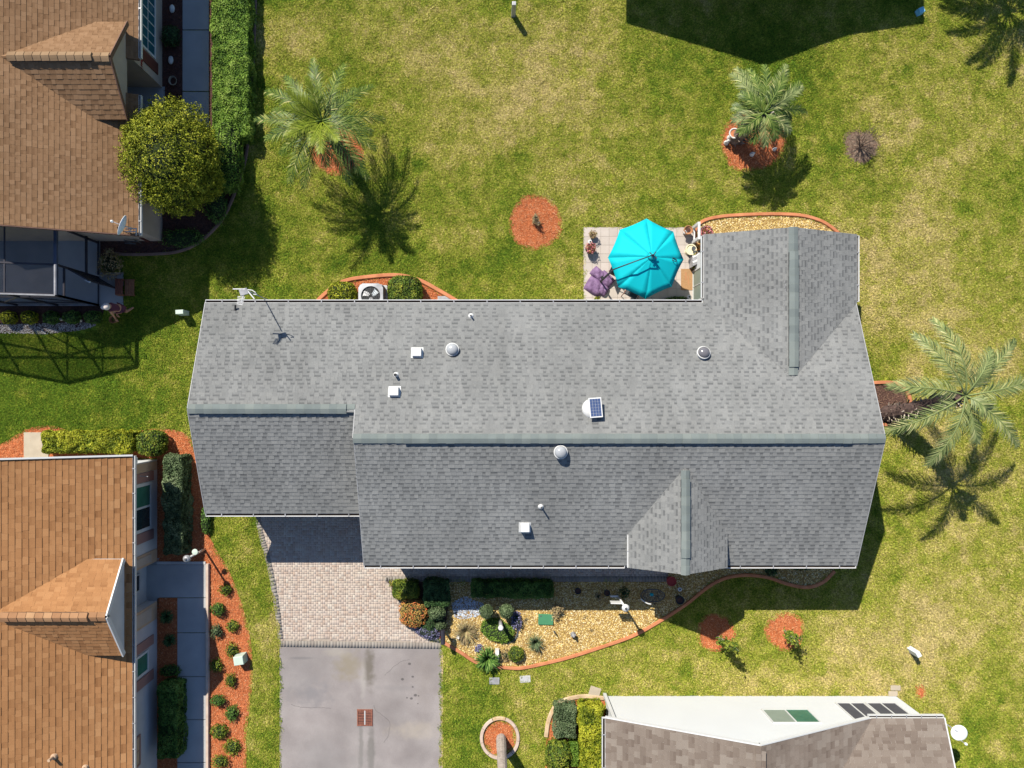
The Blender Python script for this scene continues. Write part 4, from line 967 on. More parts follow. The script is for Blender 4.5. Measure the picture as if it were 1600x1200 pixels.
sc1 = MB(); sc1.add([E(-610, YS, 0), E(-610, YS, 115), E(-735, YS, 146.3), E(-860, YS, 115), E(-860, YS, 0)], [(0, 1, 2, 3, 4)]); sc1.build('screen_panel', M['screen'], cg)
dmb = MB(); a = E(-610, -185, 2); b = E(-582, -169, 2)
for z0 in (2, 40, 82): dmb.bar(a + Vector((0, 0, z0 * U)), b + Vector((0, 0, z0 * U)), .04, .09)
dmb.bar(a, a + Vector((0, 0, 2.05)), .05); dmb.bar(b, b + Vector((0, 0, 2.05)), .05)
dmb.add([a, b, b + Vector((0, 0, 2.05)), a + Vector((0, 0, 2.05))], [(0, 1, 2, 3)]); dr_ = dmb.build('screen_door', BZ, cg)
mb = MB(); mb.bar(L(133, 437.5, 80), L(141, 441, 80), .06); mb.build('door_closer', M['white'], dr_)

# ============================================================= neighbour bottom left
hb = thing('house', 'tan orange shingled house at the bottom left with a small gabled dormer', 'house', E(-620, 330))
ST = M['shingle_tan']
zbe = lambda X, Y: 108 + .4167 * (-505.6 - X)
zbw = lambda X, Y: 189 - .4167 * (-700 - X)
rb = slabx(hb, 'roof', M['white'], -704, -696, 90, 700, 165, 172)
roof_plane(rb, [(-505.6, 84), (-700, 84), (-700, 700), (-505.6, 700)], zbe, ST, course=7.9, widths=(7, 9, 11, 13), fascia='white', tvar=.34, band=.14, seed=21, nparts=300, th=(.014, .02))
roof_plane(rb, [(-700, 84), (-894, 84), (-894, 700), (-700, 700)], zbw, ST, course=7.9, widths=(7, 9, 11, 13), fascia='white', tvar=.34, band=.14, seed=22)
bu = lambda X, Y: 175 - (291.8 - Y) * .68
bl = lambda X, Y: 175 - (Y - 291.8) * .68
xb = -505.6 - (175 - 108) / .4167; xe = -505.6 - (129.8 - 108) / .4167
roof_plane(rb, [(xb, 291.8), (xe, 225.3), (-509, 225.3), (-509, 291.8)], bu, ST, course=6.6, widths=(7, 9, 11), fascia='white', tvar=.45, band=.14, seed=23)
roof_plane(rb, [(xb, 291.8), (-509, 291.8), (-509, 358.3), (xe, 358.3)], bl, ST, course=6.6, widths=(7, 9, 11), fascia='white', tvar=.45, band=.14, seed=24)
ridge_caps(rb, (-509, 291.8, 175), (-648, 291.8, 175), .68, M['cap_tan'], raised=(.13, .98), seed=7, hw=6)
for Y2 in (225.3, 358.3):
    mb = MB(); mb.bar(E(-508, 291.8, 172.5), E(-508, Y2, 127.5), .05, .18); mb.build('rake_trim', M['white'], rb)
mb = MB(); mb.bar(E(-505.6, 83, 107), E(-700, 83, 188), .05, .18); mb.build('rake_trim', M['white'], rb)
gutter(hb, (-505.6, 84, 108.3), (-505.6, 224, 108.3), (1, 0), hang=38, w=3.8); gutter(hb, (-505.6, 224, 108.3), (-505.6, 700, 108.3), (1, 0), hang=38, w=3.8)
SGy = M['stucco_grey']; TN = M['stucco_tan']
wallpoly(hb, [(-519, 98, 0), (-519, 256, 0), (-519, 256, 113), (-519, 98, 113)], M['stucco_grey'], inward=(-1, 0))
wallpoly(hb, [(-519, 318, 0), (-519, 700, 0), (-519, 700, 113), (-519, 318, 113)], M['stucco_lilac'], inward=(-1, 0))
wallpoly(hb, [(-535, 256, 0), (-535, 318, 0), (-535, 318, 116), (-535, 256, 116)], M['concrete_pale'], inward=(-1, 0))
wallpoly(hb, [(-519, 256, 0), (-535, 256, 0), (-535, 256, 113), (-519, 256, 113)], SGy, inward=(0, -1))
wallpoly(hb, [(-519, 318, 0), (-535, 318, 0), (-535, 318, 113), (-519, 318, 113)], SGy, inward=(0, 1))
wallpoly(hb, [(-519, 98, 0), (-880, 98, 0), (-880, 98, 113), (-700, 98, 182), (-519, 98, 113)], SW, inward=(0, 1))
wallpoly(hb, [(-515, 229, 108), (-515, 355, 108), (-515, 355, 128), (-515, 291.8, 170), (-515, 229, 128)], SGy, inward=(-1, 0), name='gable_wall')
def panel(y0, y1, z0, z1, mt, name='wall_panel', d=1.2): return slabx(hb, name, M[mt], -519.5, -519 + d, y0, y1, z0, z1)
slabx(hb, 'eave_box', M['white'], -519, -506, 87, 95, 92, 104)
panel(100, 113, 4, 104, 'stucco_tan'); panel(114, 128, 16, 104, 'shutter_pink', 'shutter', 1.8); panel(203, 218, 16, 104, 'shutter_pink', 'shutter', 1.8)
panel(236, 255.6, 4, 104, 'stucco_tan'); panel(318.4, 345, 4, 104, 'stucco_tan')
panel(240, 252, 24, 98, 'stucco_beige', d=1.9); panel(322, 341, 24, 98, 'stucco_beige', d=1.9)
window(hb, 'x', -519, 129, 202, 22, 104, 1, panes=(2, 1), glass='glass_green', fw=5, mull=3, glass2='glass')
panel(366, 380, 16, 104, 'shutter_pink', 'shutter', 1.8); window(hb, 'x', -519, 383, 416, 32, 104, 1, panes=(1, 2), glass='glass_green', fw=3.5, mull=2, glass2='glass'); panel(419, 434, 16, 104, 'shutter_pink', 'shutter', 1.8)
window(hb, 'x', -519, 500, 545, 58, 104, 1, panes=(2, 1), glass='stucco_tan', frame='shutter_pink', fw=2.5)
window(hb, 'x', -535, 269, 297, 26, 84, 1, panes=(1, 1), glass='black', frame='concrete_pale', fw=2.5, name='dark_doorway')  # black pane holds the darkness of the entry recess in its colour
mb = MB(); mb.tube([E(-518, 117, 62), E(-505, 118, 62)], .015, 6); mb.build('flag_bracket', M['grey'], hb)
def stub(px, py, zf, parent, lean):
    z = 140
    for _ in range(30): X, Y = EL(px, py, z); z = zf(X, Y)
    mb = MB(); mb.tube([E(X, Y, z - 2), E(X, Y, z + 12)], .05, 10); mb.lathe(E(X, Y, z), [(.12, -.03), (.09, .05), (.06, .07)], 12); mb.build('vent_pipe', M['stucco_tan'], parent)
stub(84, 1182, zbe, hb, 0); box = stub(133, 1199, zbe, hb, 0)

sheet('porch_floor', [(222, 872), (249, 872), (249, 950), (222, 950)], .03, M['walk_concrete'], 'shaded concrete floor of the entry recess of the tan house', 'slab')
# ---- grounds of the tan house
bedB = [(-60, 730)] + smooth([(-60, 712), (0, 694), (40, 672), (75, 664), (120, 676), (165, 681), (205, 676), (240, 670), (275, 672), (298, 684), (312, 720), (322, 780), (327, 830), (338, 858), (355, 885), (372, 925), (386, 970), (394, 1020), (395, 1060), (390, 1110), (386, 1150), (384, 1260)], 4) + [(328, 1260), (328, 884), (246, 884), (246, 716), (208, 716), (208, 730)]
EXCL += [bedB, [(-60, 712), (250, 712), (250, 1260), (-60, 1260)], [(240, 876), (330, 876), (330, 1260), (240, 1260)]]
sheet('garden_bed', bedB, .02, M['soil'], 'red mulched planting bed wrapping round the tan house', 'garden bed')
walkB = thing('path', 'shaded pale concrete path with joints beside the tan house', 'path', L(300, 1000)); walkB['kind'] = 'structure'; del walkB['category']
for y0, y1 in ((882, 933), (934, 987.5), (988.5, 1056), (1057, 1123), (1124, 1190), (1191, 1260)):
    slabx(walkB, 'path_slab', M['walk_concrete'], (229.5 if y0 < 900 else 278) - CX, 323.5 - CX, y0 - CY, y1 - CY, -2, 2.4, bevel=.01)
slabx(walkB, 'path_border', M['concrete_pale'], 246 - CX, 322 - CX, 877 - CY, 881.4 - CY, -2, 3)
kb = kerb('path_kerb', [(325.8, 880), (325.8, 1260)], .13, .16, M['kerb_pink'], 'pinkish concrete kerb between the shaded path and the row of small shrubs', sm=False)
sheet('garden_bed', [(246, 934), (278, 934), (278, 1260), (246, 1260)], .03, M['soil'], 'shaded red mulch strip between the tan house wall and its path', 'garden bed')
chips('mulch', [(246, 934), (278, 934), (278, 1260), (246, 1260)], .03, M['mulch'], 600, label='shaded red mulch strip beside the tan house wall')
chips('mulch', bedB, .02, M['mulch'], 900, label='orange red mulch round the tan house')
slabx(None, 'concrete_pad', M['pad'], 38.5 - CX, 77 - CX, 675.5 - CY, 716 - CY, -1, 2.5, bevel=.01)
tag(bpy.data.objects['concrete_pad'], 'small beige concrete pad in the mulch beside the yellow green hedge', 'concrete pad')

# ============================================================= neighbour bottom right
hc = thing('house', 'white walled house with taupe shingles at the bottom right', 'house', E(400, 560))
TP = M['shingle_taupe']; kw = dict(tvar=.55, band=.14, course=8.2, widths=(6.5, 8.5, 10.5, 12.5), fascia='white')
zcw = lambda X, Y: 191 - .44 * (353 - X)
zce = lambda X, Y: 191 - .44 * (X - 353)
zcs = lambda X, Y: 108 + .4 * (Y - 455)
rc = slabx(hc, 'roof', M['white'], 350, 356, 460, 760, 172, 178)
roof_plane(rc, [(164, 455), (353, 455), (353, 780), (164, 780)], zcw, TP, seed=31, nparts=200, **kw)
roof_plane(rc, [(353, 455), (542, 455), (353, 663)], zce, TP, seed=32, nparts=50, **kw)
roof_plane(rc, [(542, 455), (643, 455), (643, 700), (353, 700), (353, 663)], zcs, TP, seed=33, nparts=50, **kw)
for a, b in (((164, 454, 106), (353, 454, 189)), ((353, 454, 189), (536, 454, 108))):
    mb = MB(); mb.bar(E(*a), E(*b), .04, .14); mb.build('rake_trim', M['white'], rc)
mb = MB(); mb.bar(E(644, 455, 106), E(644, 700, 204), .04, .14); mb.build('rake_trim', M['white'], rc)
ridge_caps(rc, (353, 456, 191), (353, 660, 191), .44, M['shingle_taupe'], hw=6, step=9, seed=9)
gutter(hc, (164, 455, 108.3), (164, 780, 108.3), (-1, 0), w=4.8); gutter(hc, (537, 455, 108.3), (643, 455, 108.3), (0, -1), w=4.4, hang=26)
wallpoly(hc, [(182, 467, 0), (560, 467, 0), (560, 467, 106), (530, 467, 111), (353, 467, 188), (182, 467, 113)], SW, inward=(0, 1))
wallpoly(hc, [(560, 467, 0), (634, 467, 0), (634, 467, 106), (560, 467, 106)], SW, inward=(0, 1))
wallpoly(hc, [(182, 467, 0), (182, 780, 0), (182, 780, 113), (182, 467, 113)], SW, inward=(1, 0))
wallpoly(hc, [(634, 467, 0), (634, 700, 0), (634, 700, 170), (634, 467, 106)], SW, inward=(-1, 0))
window(hc, 'y', 467, 405, 475, 51, 98, -1, panes=(2, 1), glass='blind', glass2='glass_green', fw=2, mull=2)
window(hc, 'y', 467, 526, 570, 28, 96, -1, panes=(2, 1), glass='screen_grey', fw=2, mull=2); window(hc, 'y', 467, 572, 618, 28, 96, -1, panes=(2, 1), glass='screen_grey', fw=2, mull=2)
slabx(hc, 'downpipe', M['white'], 177, 181.8, 462, 466.8, 0, 100)
EXCL += [[(945, 1088), (1402, 1088), (1402, 1260), (945, 1260)]]

# ============================================================= house beyond the top edge: its gable throws the big shadow
hd = thing('house', 'neighbouring house beyond the top edge whose gable shades the lawn', 'house', E(400, -800))
rd = slabx(hd, 'roof', M['white'], 331, 337, -900, -685, 165, 170)
SBm = M['shingle_brown']
roof_plane(rd, [(159, -671), (334, -671), (334, -900), (159, -900)], lambda X, Y: 186 - .4457 * (334 - X), SBm, seed=41, course=9, widths=(20, 30), fascia='white')
roof_plane(rd, [(334, -671), (490, -671), (490, -900), (334, -900)], lambda X, Y: 186 - .36 * (X - 334), SBm, seed=42, course=9, widths=(20, 30), fascia='white')
roof_plane(rd, [(490, -671), (621, -671), (621, -900), (490, -900)], lambda X, Y: 130 - .17 * (X - 490), SBm, seed=43, course=9, widths=(20, 30), fascia='white')
wallpoly(hd, [(172, -685, 0), (608, -685, 0), (608, -685, 108), (490, -685, 126), (334, -685, 180), (172, -685, 110)], SW, inward=(0, -1))
wallpoly(hd, [(172, -685, 0), (172, -900, 0), (172, -900, 110), (172, -685, 110)], SW, inward=(1, 0))
wallpoly(hd, [(608, -685, 0), (608, -900, 0), (608, -900, 108), (608, -685, 108)], SW, inward=(-1, 0))
# ============================================================= beds of the main house
front_curve = smooth([(693, 1003), (705, 1010), (722, 1020), (742, 1033), (765, 1040), (792, 1042.5), (815, 1043), (850, 1036), (890, 1026), (940, 1010), (990, 992), (1035, 967), (1072, 943), (1105, 917), (1132, 903), (1165, 898), (1200, 902), (1230, 912), (1260, 917), (1285, 909), (1303, 892)], 4)
bed_front = [(620, 909), (640, 950), (658, 974), (678, 992)] + front_curve + [(1303, 840), (1046, 840), (1044, 909)]
EXCL.append(bed_front)
shrub_zone = [(606, 909), (700, 909), (700, 950), (694, 1000), (672, 990), (650, 968), (632, 945)]
sheet('garden_bed', bed_front, .02, M['soil_tan'], 'golden gravel bed in front of the grey house', 'garden bed')
blue_zone = circle(730, 950, 25, 17, seed=3, wob=.1)
hole_top = [circle(783, 985, 30, 20), shrub_zone]
pebbles('gravel', bed_front, .02, M['pebble'], 900, .021, 'golden yellow pebbles covering the curved front bed', holes=[shrub_zone, blue_zone])
pebbles('gravel', blue_zone, .03, M['pebble_blue'], 1100, .02, 'patch of pale blue grey stones in the golden gravel')
sheet('garden_bed', shrub_zone, .03, M['soil_dark'], 'dark soil under the clipped shrubs beside the apron', 'garden bed')
kerb('garden_kerb', [(693, 1003), (705, 1010), (722, 1020), (742, 1033), (765, 1040), (792, 1042.5), (815, 1043), (850, 1036), (890, 1026), (940, 1010), (990, 992), (1035, 967), (1072, 943), (1105, 917), (1132, 903), (1165, 898), (1200, 902), (1230, 912), (1260, 917), (1285, 909), (1303, 892)], .13, .1, M['kerb_orange'], 'long orange concrete kerb curving along the front gravel bed')
# bed with the air conditioner
acb = smooth([(490, 478), (500, 467), (515, 454), (540, 439), (580, 432.5), (622, 430.5), (655, 438), (684, 453), (716, 472), (724, 480)], 5)
EXCL.append(acb + [(724, 530), (490, 530)])
sheet('garden_bed', acb + [(724, 530), (490, 530)], .02, M['soil'], 'red mulch bed round the air conditioner', 'garden bed')
chips('mulch', acb + [(724, 500), (490, 500)], .02, M['mulch'], 1100, label='red mulch round the air conditioner')
kerb('garden_kerb', [(490, 478), (500, 467), (515, 454), (540, 439), (580, 432.5), (622, 430.5), (655, 438), (684, 453), (716, 472), (724, 480)], .15, .1, M['kerb_orange'], 'orange concrete kerb arching round the air conditioner bed')
# gravel bed north of the wing
neb = smooth([(1086, 380), (1086, 360), (1098, 346), (1125, 339), (1165, 336), (1210, 335), (1250, 337), (1280, 345), (1300, 357), (1316, 372)], 5)
EXCL.append(neb + [(1316, 420), (1086, 420)])
sheet('garden_bed', neb + [(1316, 420), (1086, 420)], .02, M['soil_tan'], 'golden gravel bed behind the wing of the grey house', 'garden bed')
pebbles('gravel', neb + [(1316, 400), (1086, 400)], .02, M['pebble'], 900, .021, 'golden pebbles behind the wing of the grey house')
kerb('garden_kerb', [(1086, 380), (1086, 360), (1098, 346), (1125, 339), (1165, 336), (1210, 335), (1250, 337), (1280, 345), (1300, 357), (1316, 372)], .13, .1, M['kerb_orange'], 'orange concrete kerb round the gravel bed behind the wing')
# bed at the leaning palm
ep = smooth([(1340, 600), (1366, 598), (1392, 598), (1408, 604), (1419, 618), (1421, 636), (1412, 652), (1396, 661), (1378, 664), (1340, 664)], 4)
EXCL.append(ep)
sheet('garden_bed', ep, .02, M['soil_dark'], 'brown mulch bed of the leaning palm beside the gable end', 'garden bed')
chips('mulch', ep, .02, M['mulch_brown'], 900, label='brown mulch round the leaning palm')
kerb('garden_kerb', [(1340, 600), (1366, 598), (1392, 598), (1408, 604), (1419, 618), (1421, 636), (1412, 652), (1396, 661), (1378, 664), (1340, 664)], .14, .1, M['kerb_orange'], 'orange kerb in a half ring round the leaning palm')
# mulch discs in the lawn
def disc(cx, cy, rx, ry, lab, seed, ms='soil', mc='mulch', dens=1100, wob=.035):
    c = circle(cx, cy, rx, ry, seed=seed, wob=wob); EXCL.append(circle(cx, cy, rx - 1.5, ry - 1.5, seed=seed, wob=wob))
    sheet('mulch_ring', c, .015, M[ms], 'round bed of ' + lab, 'garden bed')
    chips('mulch', c, .015, M[mc], dens, label='mulch of ' + lab)
disc(836, 348, 42, 44, 'red mulch with a stump in the middle of the back lawn', 1)
disc(527, 236, 42, 40, 'red mulch under the large palm at the upper left', 2)
disc(1175, 222, 52, 47, 'red mulch with white statues under the short palm', 3, wob=.05)
disc(1118, 988, 31, 30, 'red mulch half in the shade of the entry gable', 4)
disc(1226, 986, 32, 31, 'bright red mulch east of the shaded one', 5)
disc(781, 1152, 28, 29, 'orange mulch inside the white ring', 6)
disc(1344, 229, 30, 28, 'bare greyish soil round the leafless shrub', 7, 'soil_grey', 'mulch_brown', 600, .08)
disc(1437, 1080, 9, 13, 'spilled red mulch near the white house corner', 8, dens=500, wob=.12)
disc(1290, 480 + 9000, 1, 1, 'x', 9) if False else None
rg = thing('ring_edging', 'white curved edging blocks in a ring round the palm trunk by the driveway', 'garden edging', L(781, 1152))
for k in range(9):
    a0 = math.radians(k * 40 + 8); a1 = math.radians(k * 40 + 46.5); pts = [(781 + 28.6 * math.cos(a0 + (a1 - a0) * q / 5), 1152 + 31 * math.sin(a0 + (a1 - a0) * q / 5)) for q in range(6)]
    o = kerb('edging_block', pts, .13, .12, M['kerb_pink'] if k != 6 else M['kerb_tan'], None, sm=False); o.parent = rg; del o['category']; o.location = -Vector(rg.location)
# white house corner bed
cb = smooth([(853, 1150), (857, 1125), (868, 1102), (888, 1091), (915, 1087), (945, 1090)], 5)
EXCL.append(cb + [(948, 1260), (850, 1260)])
sheet('garden_bed', cb + [(948, 1260), (850, 1260)], .02, M['soil'], 'mulched bed full of shrubs at the corner of the white house', 'garden bed')
chips('mulch', cb + [(948, 1210), (853, 1210)], .02, M['mulch'], 700, label='red mulch between the shrubs at the white house corner')
kerb('garden_kerb', [(853, 1150), (857, 1125), (868, 1102), (888, 1091), (915, 1087), (943, 1090)], .16, .1, M['kerb_tan'], 'sandy concrete kerb arching round the shrubs of the white house')
# pebble border and row of shrubs below the porch
pb = smooth([(-60, 478), (80, 478), (155, 478), (160, 492), (150, 505), (140, 512), (110, 518), (70, 522), (30, 521), (-60, 521)], 3)
sheet('garden_bed', pb, .02, M['soil_dark'], 'shaded planting strip below the screened porch', 'garden bed')
pebbles('gravel', smooth([(-60, 503), (0, 506), (60, 506), (120, 504), (150, 506), (140, 513), (110, 518), (70, 522), (30, 521), (-60, 521)], 3), .02, M['pebble_grey'], 1100, .02, 'grey pebbles along the shaded strip below the porch')

# ============================================================= patio
patio_px = [(911, 355), (1097, 355), (1097, 480), (911, 480)]
EXCL.append([(911, 355), (1097, 355), (1097, 520), (911, 520)])
pt = thing('patio', 'pale tiled patio in the corner of the grey house', 'patio', L(1000, 415)); pt['kind'] = 'structure'; del pt['category']
mb = MB(); mb.prism(gpoly([(911, 355), (1083, 355), (1083, 500), (911, 500)]), -.05, .03); mb.build('patio_base', M['paver_joint'], pt)
tile_cache = {}
nxt, nyt = 13, 10; tx = (1083 - 912) / nxt; ty = (492 - 356) / nyt
for i in range(nxt):
    for j in range(nyt):
        key = R.randint(0, 4)
        if key not in tile_cache:
            mb = MB(); mb.box((0, 0, 0), (tx * U - .008, ty * U - .008, .02), tone=key / 4); o = mb.build('patio_tile', M['patio_tile']); o.parent = pt; tile_cache[key] = o
        else:
            o = tile_cache[key].copy(); C.objects.link(o)
        o.location = L(912 + (i + .5) * tx, 356 + (j + .5) * ty) + Vector((0, 0, .034 + R.uniform(-.001, .001))) - Vector(pt.location)

# cantilever umbrella
um = thing('umbrella', 'large turquoise octagonal cantilever umbrella over the patio', 'umbrella', L(937, 442))
zr_, za = 88, 110
apex = E(*(lambda k: ((1018.5 - CX) * k, (400.5 - CY) * k))(1 - za / H), za)
rim = [L(x, y, zr_) for x, y in ((1010, 341.5), (1052, 362), (1068, 405.5), (1049.5, 448), (1008.5, 467), (966, 448.5), (950, 402.5), (968.5, 359))]
mb = MB(); vs = [apex]; fs = []; seg = 6
for i in range(8):
    a, b = rim[i], rim[(i + 1) % 8]
    rows = []
    for q in range(1, seg + 1):
        t = q / seg; row = []
        for k in range(5):
            s = k / 4; edge = a.lerp(b, s); p = apex.lerp(edge, t); cv = 4 * s * (1 - s)
            ctr = apex.lerp((a + b) / 2, t); p += (apex - edge).normalized() * cv * .03 * t * t - Vector((0, 0, cv * .012 * t)); p.z += .02 * math.sin(t * 3.14)
            row.append(p)
        rows.append(row)
    b0 = len(mb.v); mb.v.append(tuple(apex)); mb_i = b0
    for row in rows: mb.v += [tuple(p) for p in row]
    for k in range(4): mb.f.append((b0, b0 + 1 + k, b0 + 2 + k)); mb.t.append(.5); mb.m.append(0)
    for q in range(seg - 1):
        for k in range(4): mb.f.append((b0 + 1 + q * 5 + k, b0 + 6 + q * 5 + k, b0 + 7 + q * 5 + k, b0 + 2 + q * 5 + k)); mb.t.append(.5); mb.m.append(0)
can = mb.build('canopy', M['cloth_teal'], um, smooth=True)
sd = can.modifiers.new('thick', 'SOLIDIFY'); sd.thickness = .006
for i in range(8):
    mb = MB(); mb.bar(apex - Vector((0, 0, .07)), rim[i] - Vector((0, 0, .03)), .02); mb.build('rib', M['bronze'], um)
mb = MB()
for i in range(8):
    p = apex.lerp(rim[i], .5); mb.tube([apex + Vector((0, 0, .012)), apex.lerp(rim[i], .33) + Vector((0, 0, .026)), apex.lerp(rim[i], .66) + Vector((0, 0, .026)), rim[i] + Vector((0, 0, .008))], .007, 5)
mb.build('seams', M['cloth_teal'], um)
mb = MB(); mb.lathe(apex + Vector((0, 0, .0)), [(.15, -.02), (.12, .05), (.05, .09), (.01, .1)], 16); mb.build('cap', M['cloth_teal'], um, smooth=True)
mp = L(937, 441); mtop = Vector((mp.x + .06, mp.y + .02, 2.55))
mb = MB(); mb.tube([mp, mp.lerp(mtop, .6), mtop], [.035, .035, .03], 10); mb.build('mast', M['bronze'], um, smooth=True)
armend = apex + Vector((0, 0, .3)); mb = MB(); mb.tube([L(938, 441, 70), Vector((mtop.x + .05, mtop.y + .03, 2.62)), mtop.lerp(armend, .5) + Vector((0, 0, .12)), armend], [.026, .024, .02, .018], 8); mb.build('arm', M['bronze'], um, smooth=True)
mb = MB(); mb.tube([armend, apex + Vector((0, 0, .02))], .03, 8); mb.bar(armend + Vector((-.12, .1, -.12)), armend + Vector((.14, -.1, -.14)), .03); mb.bar(armend + Vector((-.05, -.1, -.16)), armend + Vector((.1, .12, -.1)), .03); mb.build('hub', M['bronze_blue'], um)
mb = MB(); mb.tube([L(1049, 404, 95), L(1052, 407, 98), L(1056, 409, 97), L(1057, 405, 95), L(1051, 403, 97)], .014, 6); mb.build('strap', M['bronze'], um)
mb = MB(); mb.box(L(941, 434, 45), (.09, .12, .16), rz=.5); mb.build('crank_box', M['black'], um)
# weighted base wrapped in a purple cover: four soft lobes
def cushion(mb, c, sx, sy, h, rot, seed=0):
    rr = random.Random(seed); n = 14; b = len(mb.v)
    for i in range(n + 1):
        for j in range(n + 1):
            u = i / n * 2 - 1; v = j / n * 2 - 1; e = (1 - abs(u) ** 4) * (1 - abs(v) ** 4)
            fu = u * (1 - .06 * v * v); fv = v * (1 - .06 * u * u)
            wr = .018 * math.sin(u * 7 + v * 4 + seed) + .03 * mnoise.noise(Vector((u * 2.2 + seed * 3, v * 2.2, 0)))
            z = h * e ** .5 + wr * e
            x = fu * sx / 2; y = fv * sy / 2
            mb.v.append((c.x + x * math.cos(rot) - y * math.sin(rot), c.y + x * math.sin(rot) + y * math.cos(rot), c.z + max(z, 0)))
    for i in range(n):
        for j in range(n): mb.f.append((b + i * (n + 1) + j, b + (i + 1) * (n + 1) + j, b + (i + 1) * (n + 1) + j + 1, b + i * (n + 1) + j + 1)); mb.t.append(.5); mb.m.append(0)
for k, (x, y, a, b, r_) in enumerate(((929, 448, .72, .62, -.55), (946, 437, .62, .5, -.75), (934, 429, .58, .42, -.75), (941, 453, .44, .42, -.6))):
    mb = MB(); cushion(mb, L(x, y) + Vector((0, 0, .05)), a, b, .2, r_, k); o = mb.build('base_cover', M['cloth_purple'], um, smooth=True)

# table and chairs under the umbrella
def chair(px, py, rot, label):
    t = thing('patio_chair', label, 'chair', L(px, py) + Vector((0, 0, .045)), 'patio chairs round the table'); o = Vector(t.location); Mz = Matrix.Rotation(rot, 3, 'Z')
    def T(x, y, z): return o + Mz @ Vector((x, y, z))
    mb = MB(); mb.box(T(0, 0, .42), (.5, .48, .03), M=Mz); mb.build('seat', M['dark_grey'], t)
    mb = MB(); mb.box(T(0, .27, .68), (.5, .02, .46), M=Mz @ Matrix.Rotation(-.18, 3, 'X')); mb.build('backrest', M['dark_grey'], t)
    for sx in (-1, 1):
        mb = MB(); mb.tube([T(sx * .26, -.24, 0), T(sx * .26, -.22, .62), T(sx * .27, .25, .64), T(sx * .26, .33, .92)], .016, 6); mb.build('arm_frame', M['rust'], t, smooth=True)
        mb = MB(); mb.tube([T(sx * .25, .3, 0), T(sx * .25, .22, .45)], .016, 6); mb.build('leg', M['rust'], t)
    return t
chair(962, 426, 1.1, 'patio chair sticking out left of the umbrella rim'); chair(985, 458, 2.6, 'patio chair below the umbrella near the gutter'); chair(1032, 428, -1.8, 'patio chair hidden mostly under the umbrella on the right')
tb = thing('patio_table', 'round dark patio table under the umbrella', 'table', L(1004, 432) + Vector((0, 0, .045))); o = Vector(tb.location)
mb = MB(); mb.lathe(o + Vector((0, 0, .72)), [(.55, 0), (.56, .01), (.55, .025)], 28); mb.build('tabletop', M['glass_teal'], tb)
for k in range(4):
    a = k * math.pi / 2 + .4; mb = MB(); mb.tube([o + Vector((.45 * math.cos(a), .45 * math.sin(a), 0)), o + Vector((.3 * math.cos(a), .3 * math.sin(a), .72))], .018, 6); mb.build('leg', M['bronze'], tb)

def pot(px, py, r, h, mt, label, cat='plant pot', z=0.045, fill='soil_dark', group=None):
    base = L(px, py) + Vector((0, 0, z)); t = thing('plant_pot', label, cat, base, group); r *= U; h *= U
    mb = MB(); mb.lathe(base, [(r * .7, 0), (r * .95, h * .85), (r * 1.06, h * .86), (r * 1.06, h), (r * .9, h), (r * .88, h * .88)], 20); mb.build('pot', M[mt], t)
    mb = MB(); mb.lathe(base + Vector((0, 0, h * .86)), [(r * .88, 0), (r * .5, .012), (.01, .015)], 16); mb.build('soil', M[fill], t)
    return t, base + Vector((0, 0, h * .88))
def potplant(px, py, r, h, mt, leafm, label, pr, ph, n=260, z=.045, leaf=.025):
    t, c = pot(px, py, r, h, mt, label, z=z)
    P, g, tn = bush_shape((c.x, c.y, c.z + ph * U * .45), (pr * U, pr * U, ph * U * .5), 2, n, .25, R.uniform(0, 50))
    leaf_mesh('foliage', P, g, leaf, M[leafm], t, tone=np.clip(tn * .6 + NR.uniform(0, .5, n), 0, 1))
    return t
potplant(925, 369, 5, 8, 'terracotta', 'leaf_tan', 'small pot with a dry brown plant at the far left of the patio', 6, 10)
potplant(921, 391, 7.5, 11, 'black', 'flower', 'dark pot of mixed flowers on the left of the patio', 8, 10, 380)
potplant(932, 470, 5, 5, 'dark_grey', 'leaf_yellow', 'small pot with yellow flowers beside the gutter', 5, 6)
pot(1071, 363, 6.5, 16, 'terracotta', 'tall empty terracotta pot at the patio corner')
potplant(1088, 388, 5, 8, 'terracotta', 'leaf_red', 'little pot of red leaves by the sliding door', 5, 7)
pot(1090, 394, 3, 7, 'cream', 'tiny cream pot beside the sliding door', fill='dark_grey')
potplant(1101, 365, 10, 8, 'dark_grey', 'flower', 'wide dark planter with purple flowers in the gravel behind the wing', 9, 9, 400, z=.02)
def small_round(name, px, py, r, h, mt, label, cat, z=.045, top=None, ring=None):
    base = L(px, py) + Vector((0, 0, z)); t = thing(name, label, cat, base); mb = MB(); r *= U; h *= U
    mb.lathe(base, [(r * .6, 0), (r * .5, h * .2), (r * .35, h * .5), (r * .5, h * .85), (r, h * .9), (r, h), (r * .82, h), (r * .7, h * .93)], 22); mb.build('body', M[mt], t, smooth=False)
    if top: mb = MB(); mb.lathe(base + Vector((0, 0, h * .9)), [(r * .74, 0), (r * .7, .02), (.01, .022)], 16); mb.build('filling', M[top], t)
    return t
small_round('side_table', 1074, 394, 8.5, 20, 'cream', 'round cream pedestal table beside the sliding door', 'table', top='cream')
sr = small_round('lantern', 1076.5, 393.5, 3.2, 6, 'dark_grey', 'grey lantern standing on the cream pedestal table', 'lantern', z=.045 + 20 * U)
small_round('birdbath', 1140, 216, 8, 22, 'stone_white', 'white birdbath with orange inside on the red mulch', 'birdbath', z=.02, top='kerb_orange')
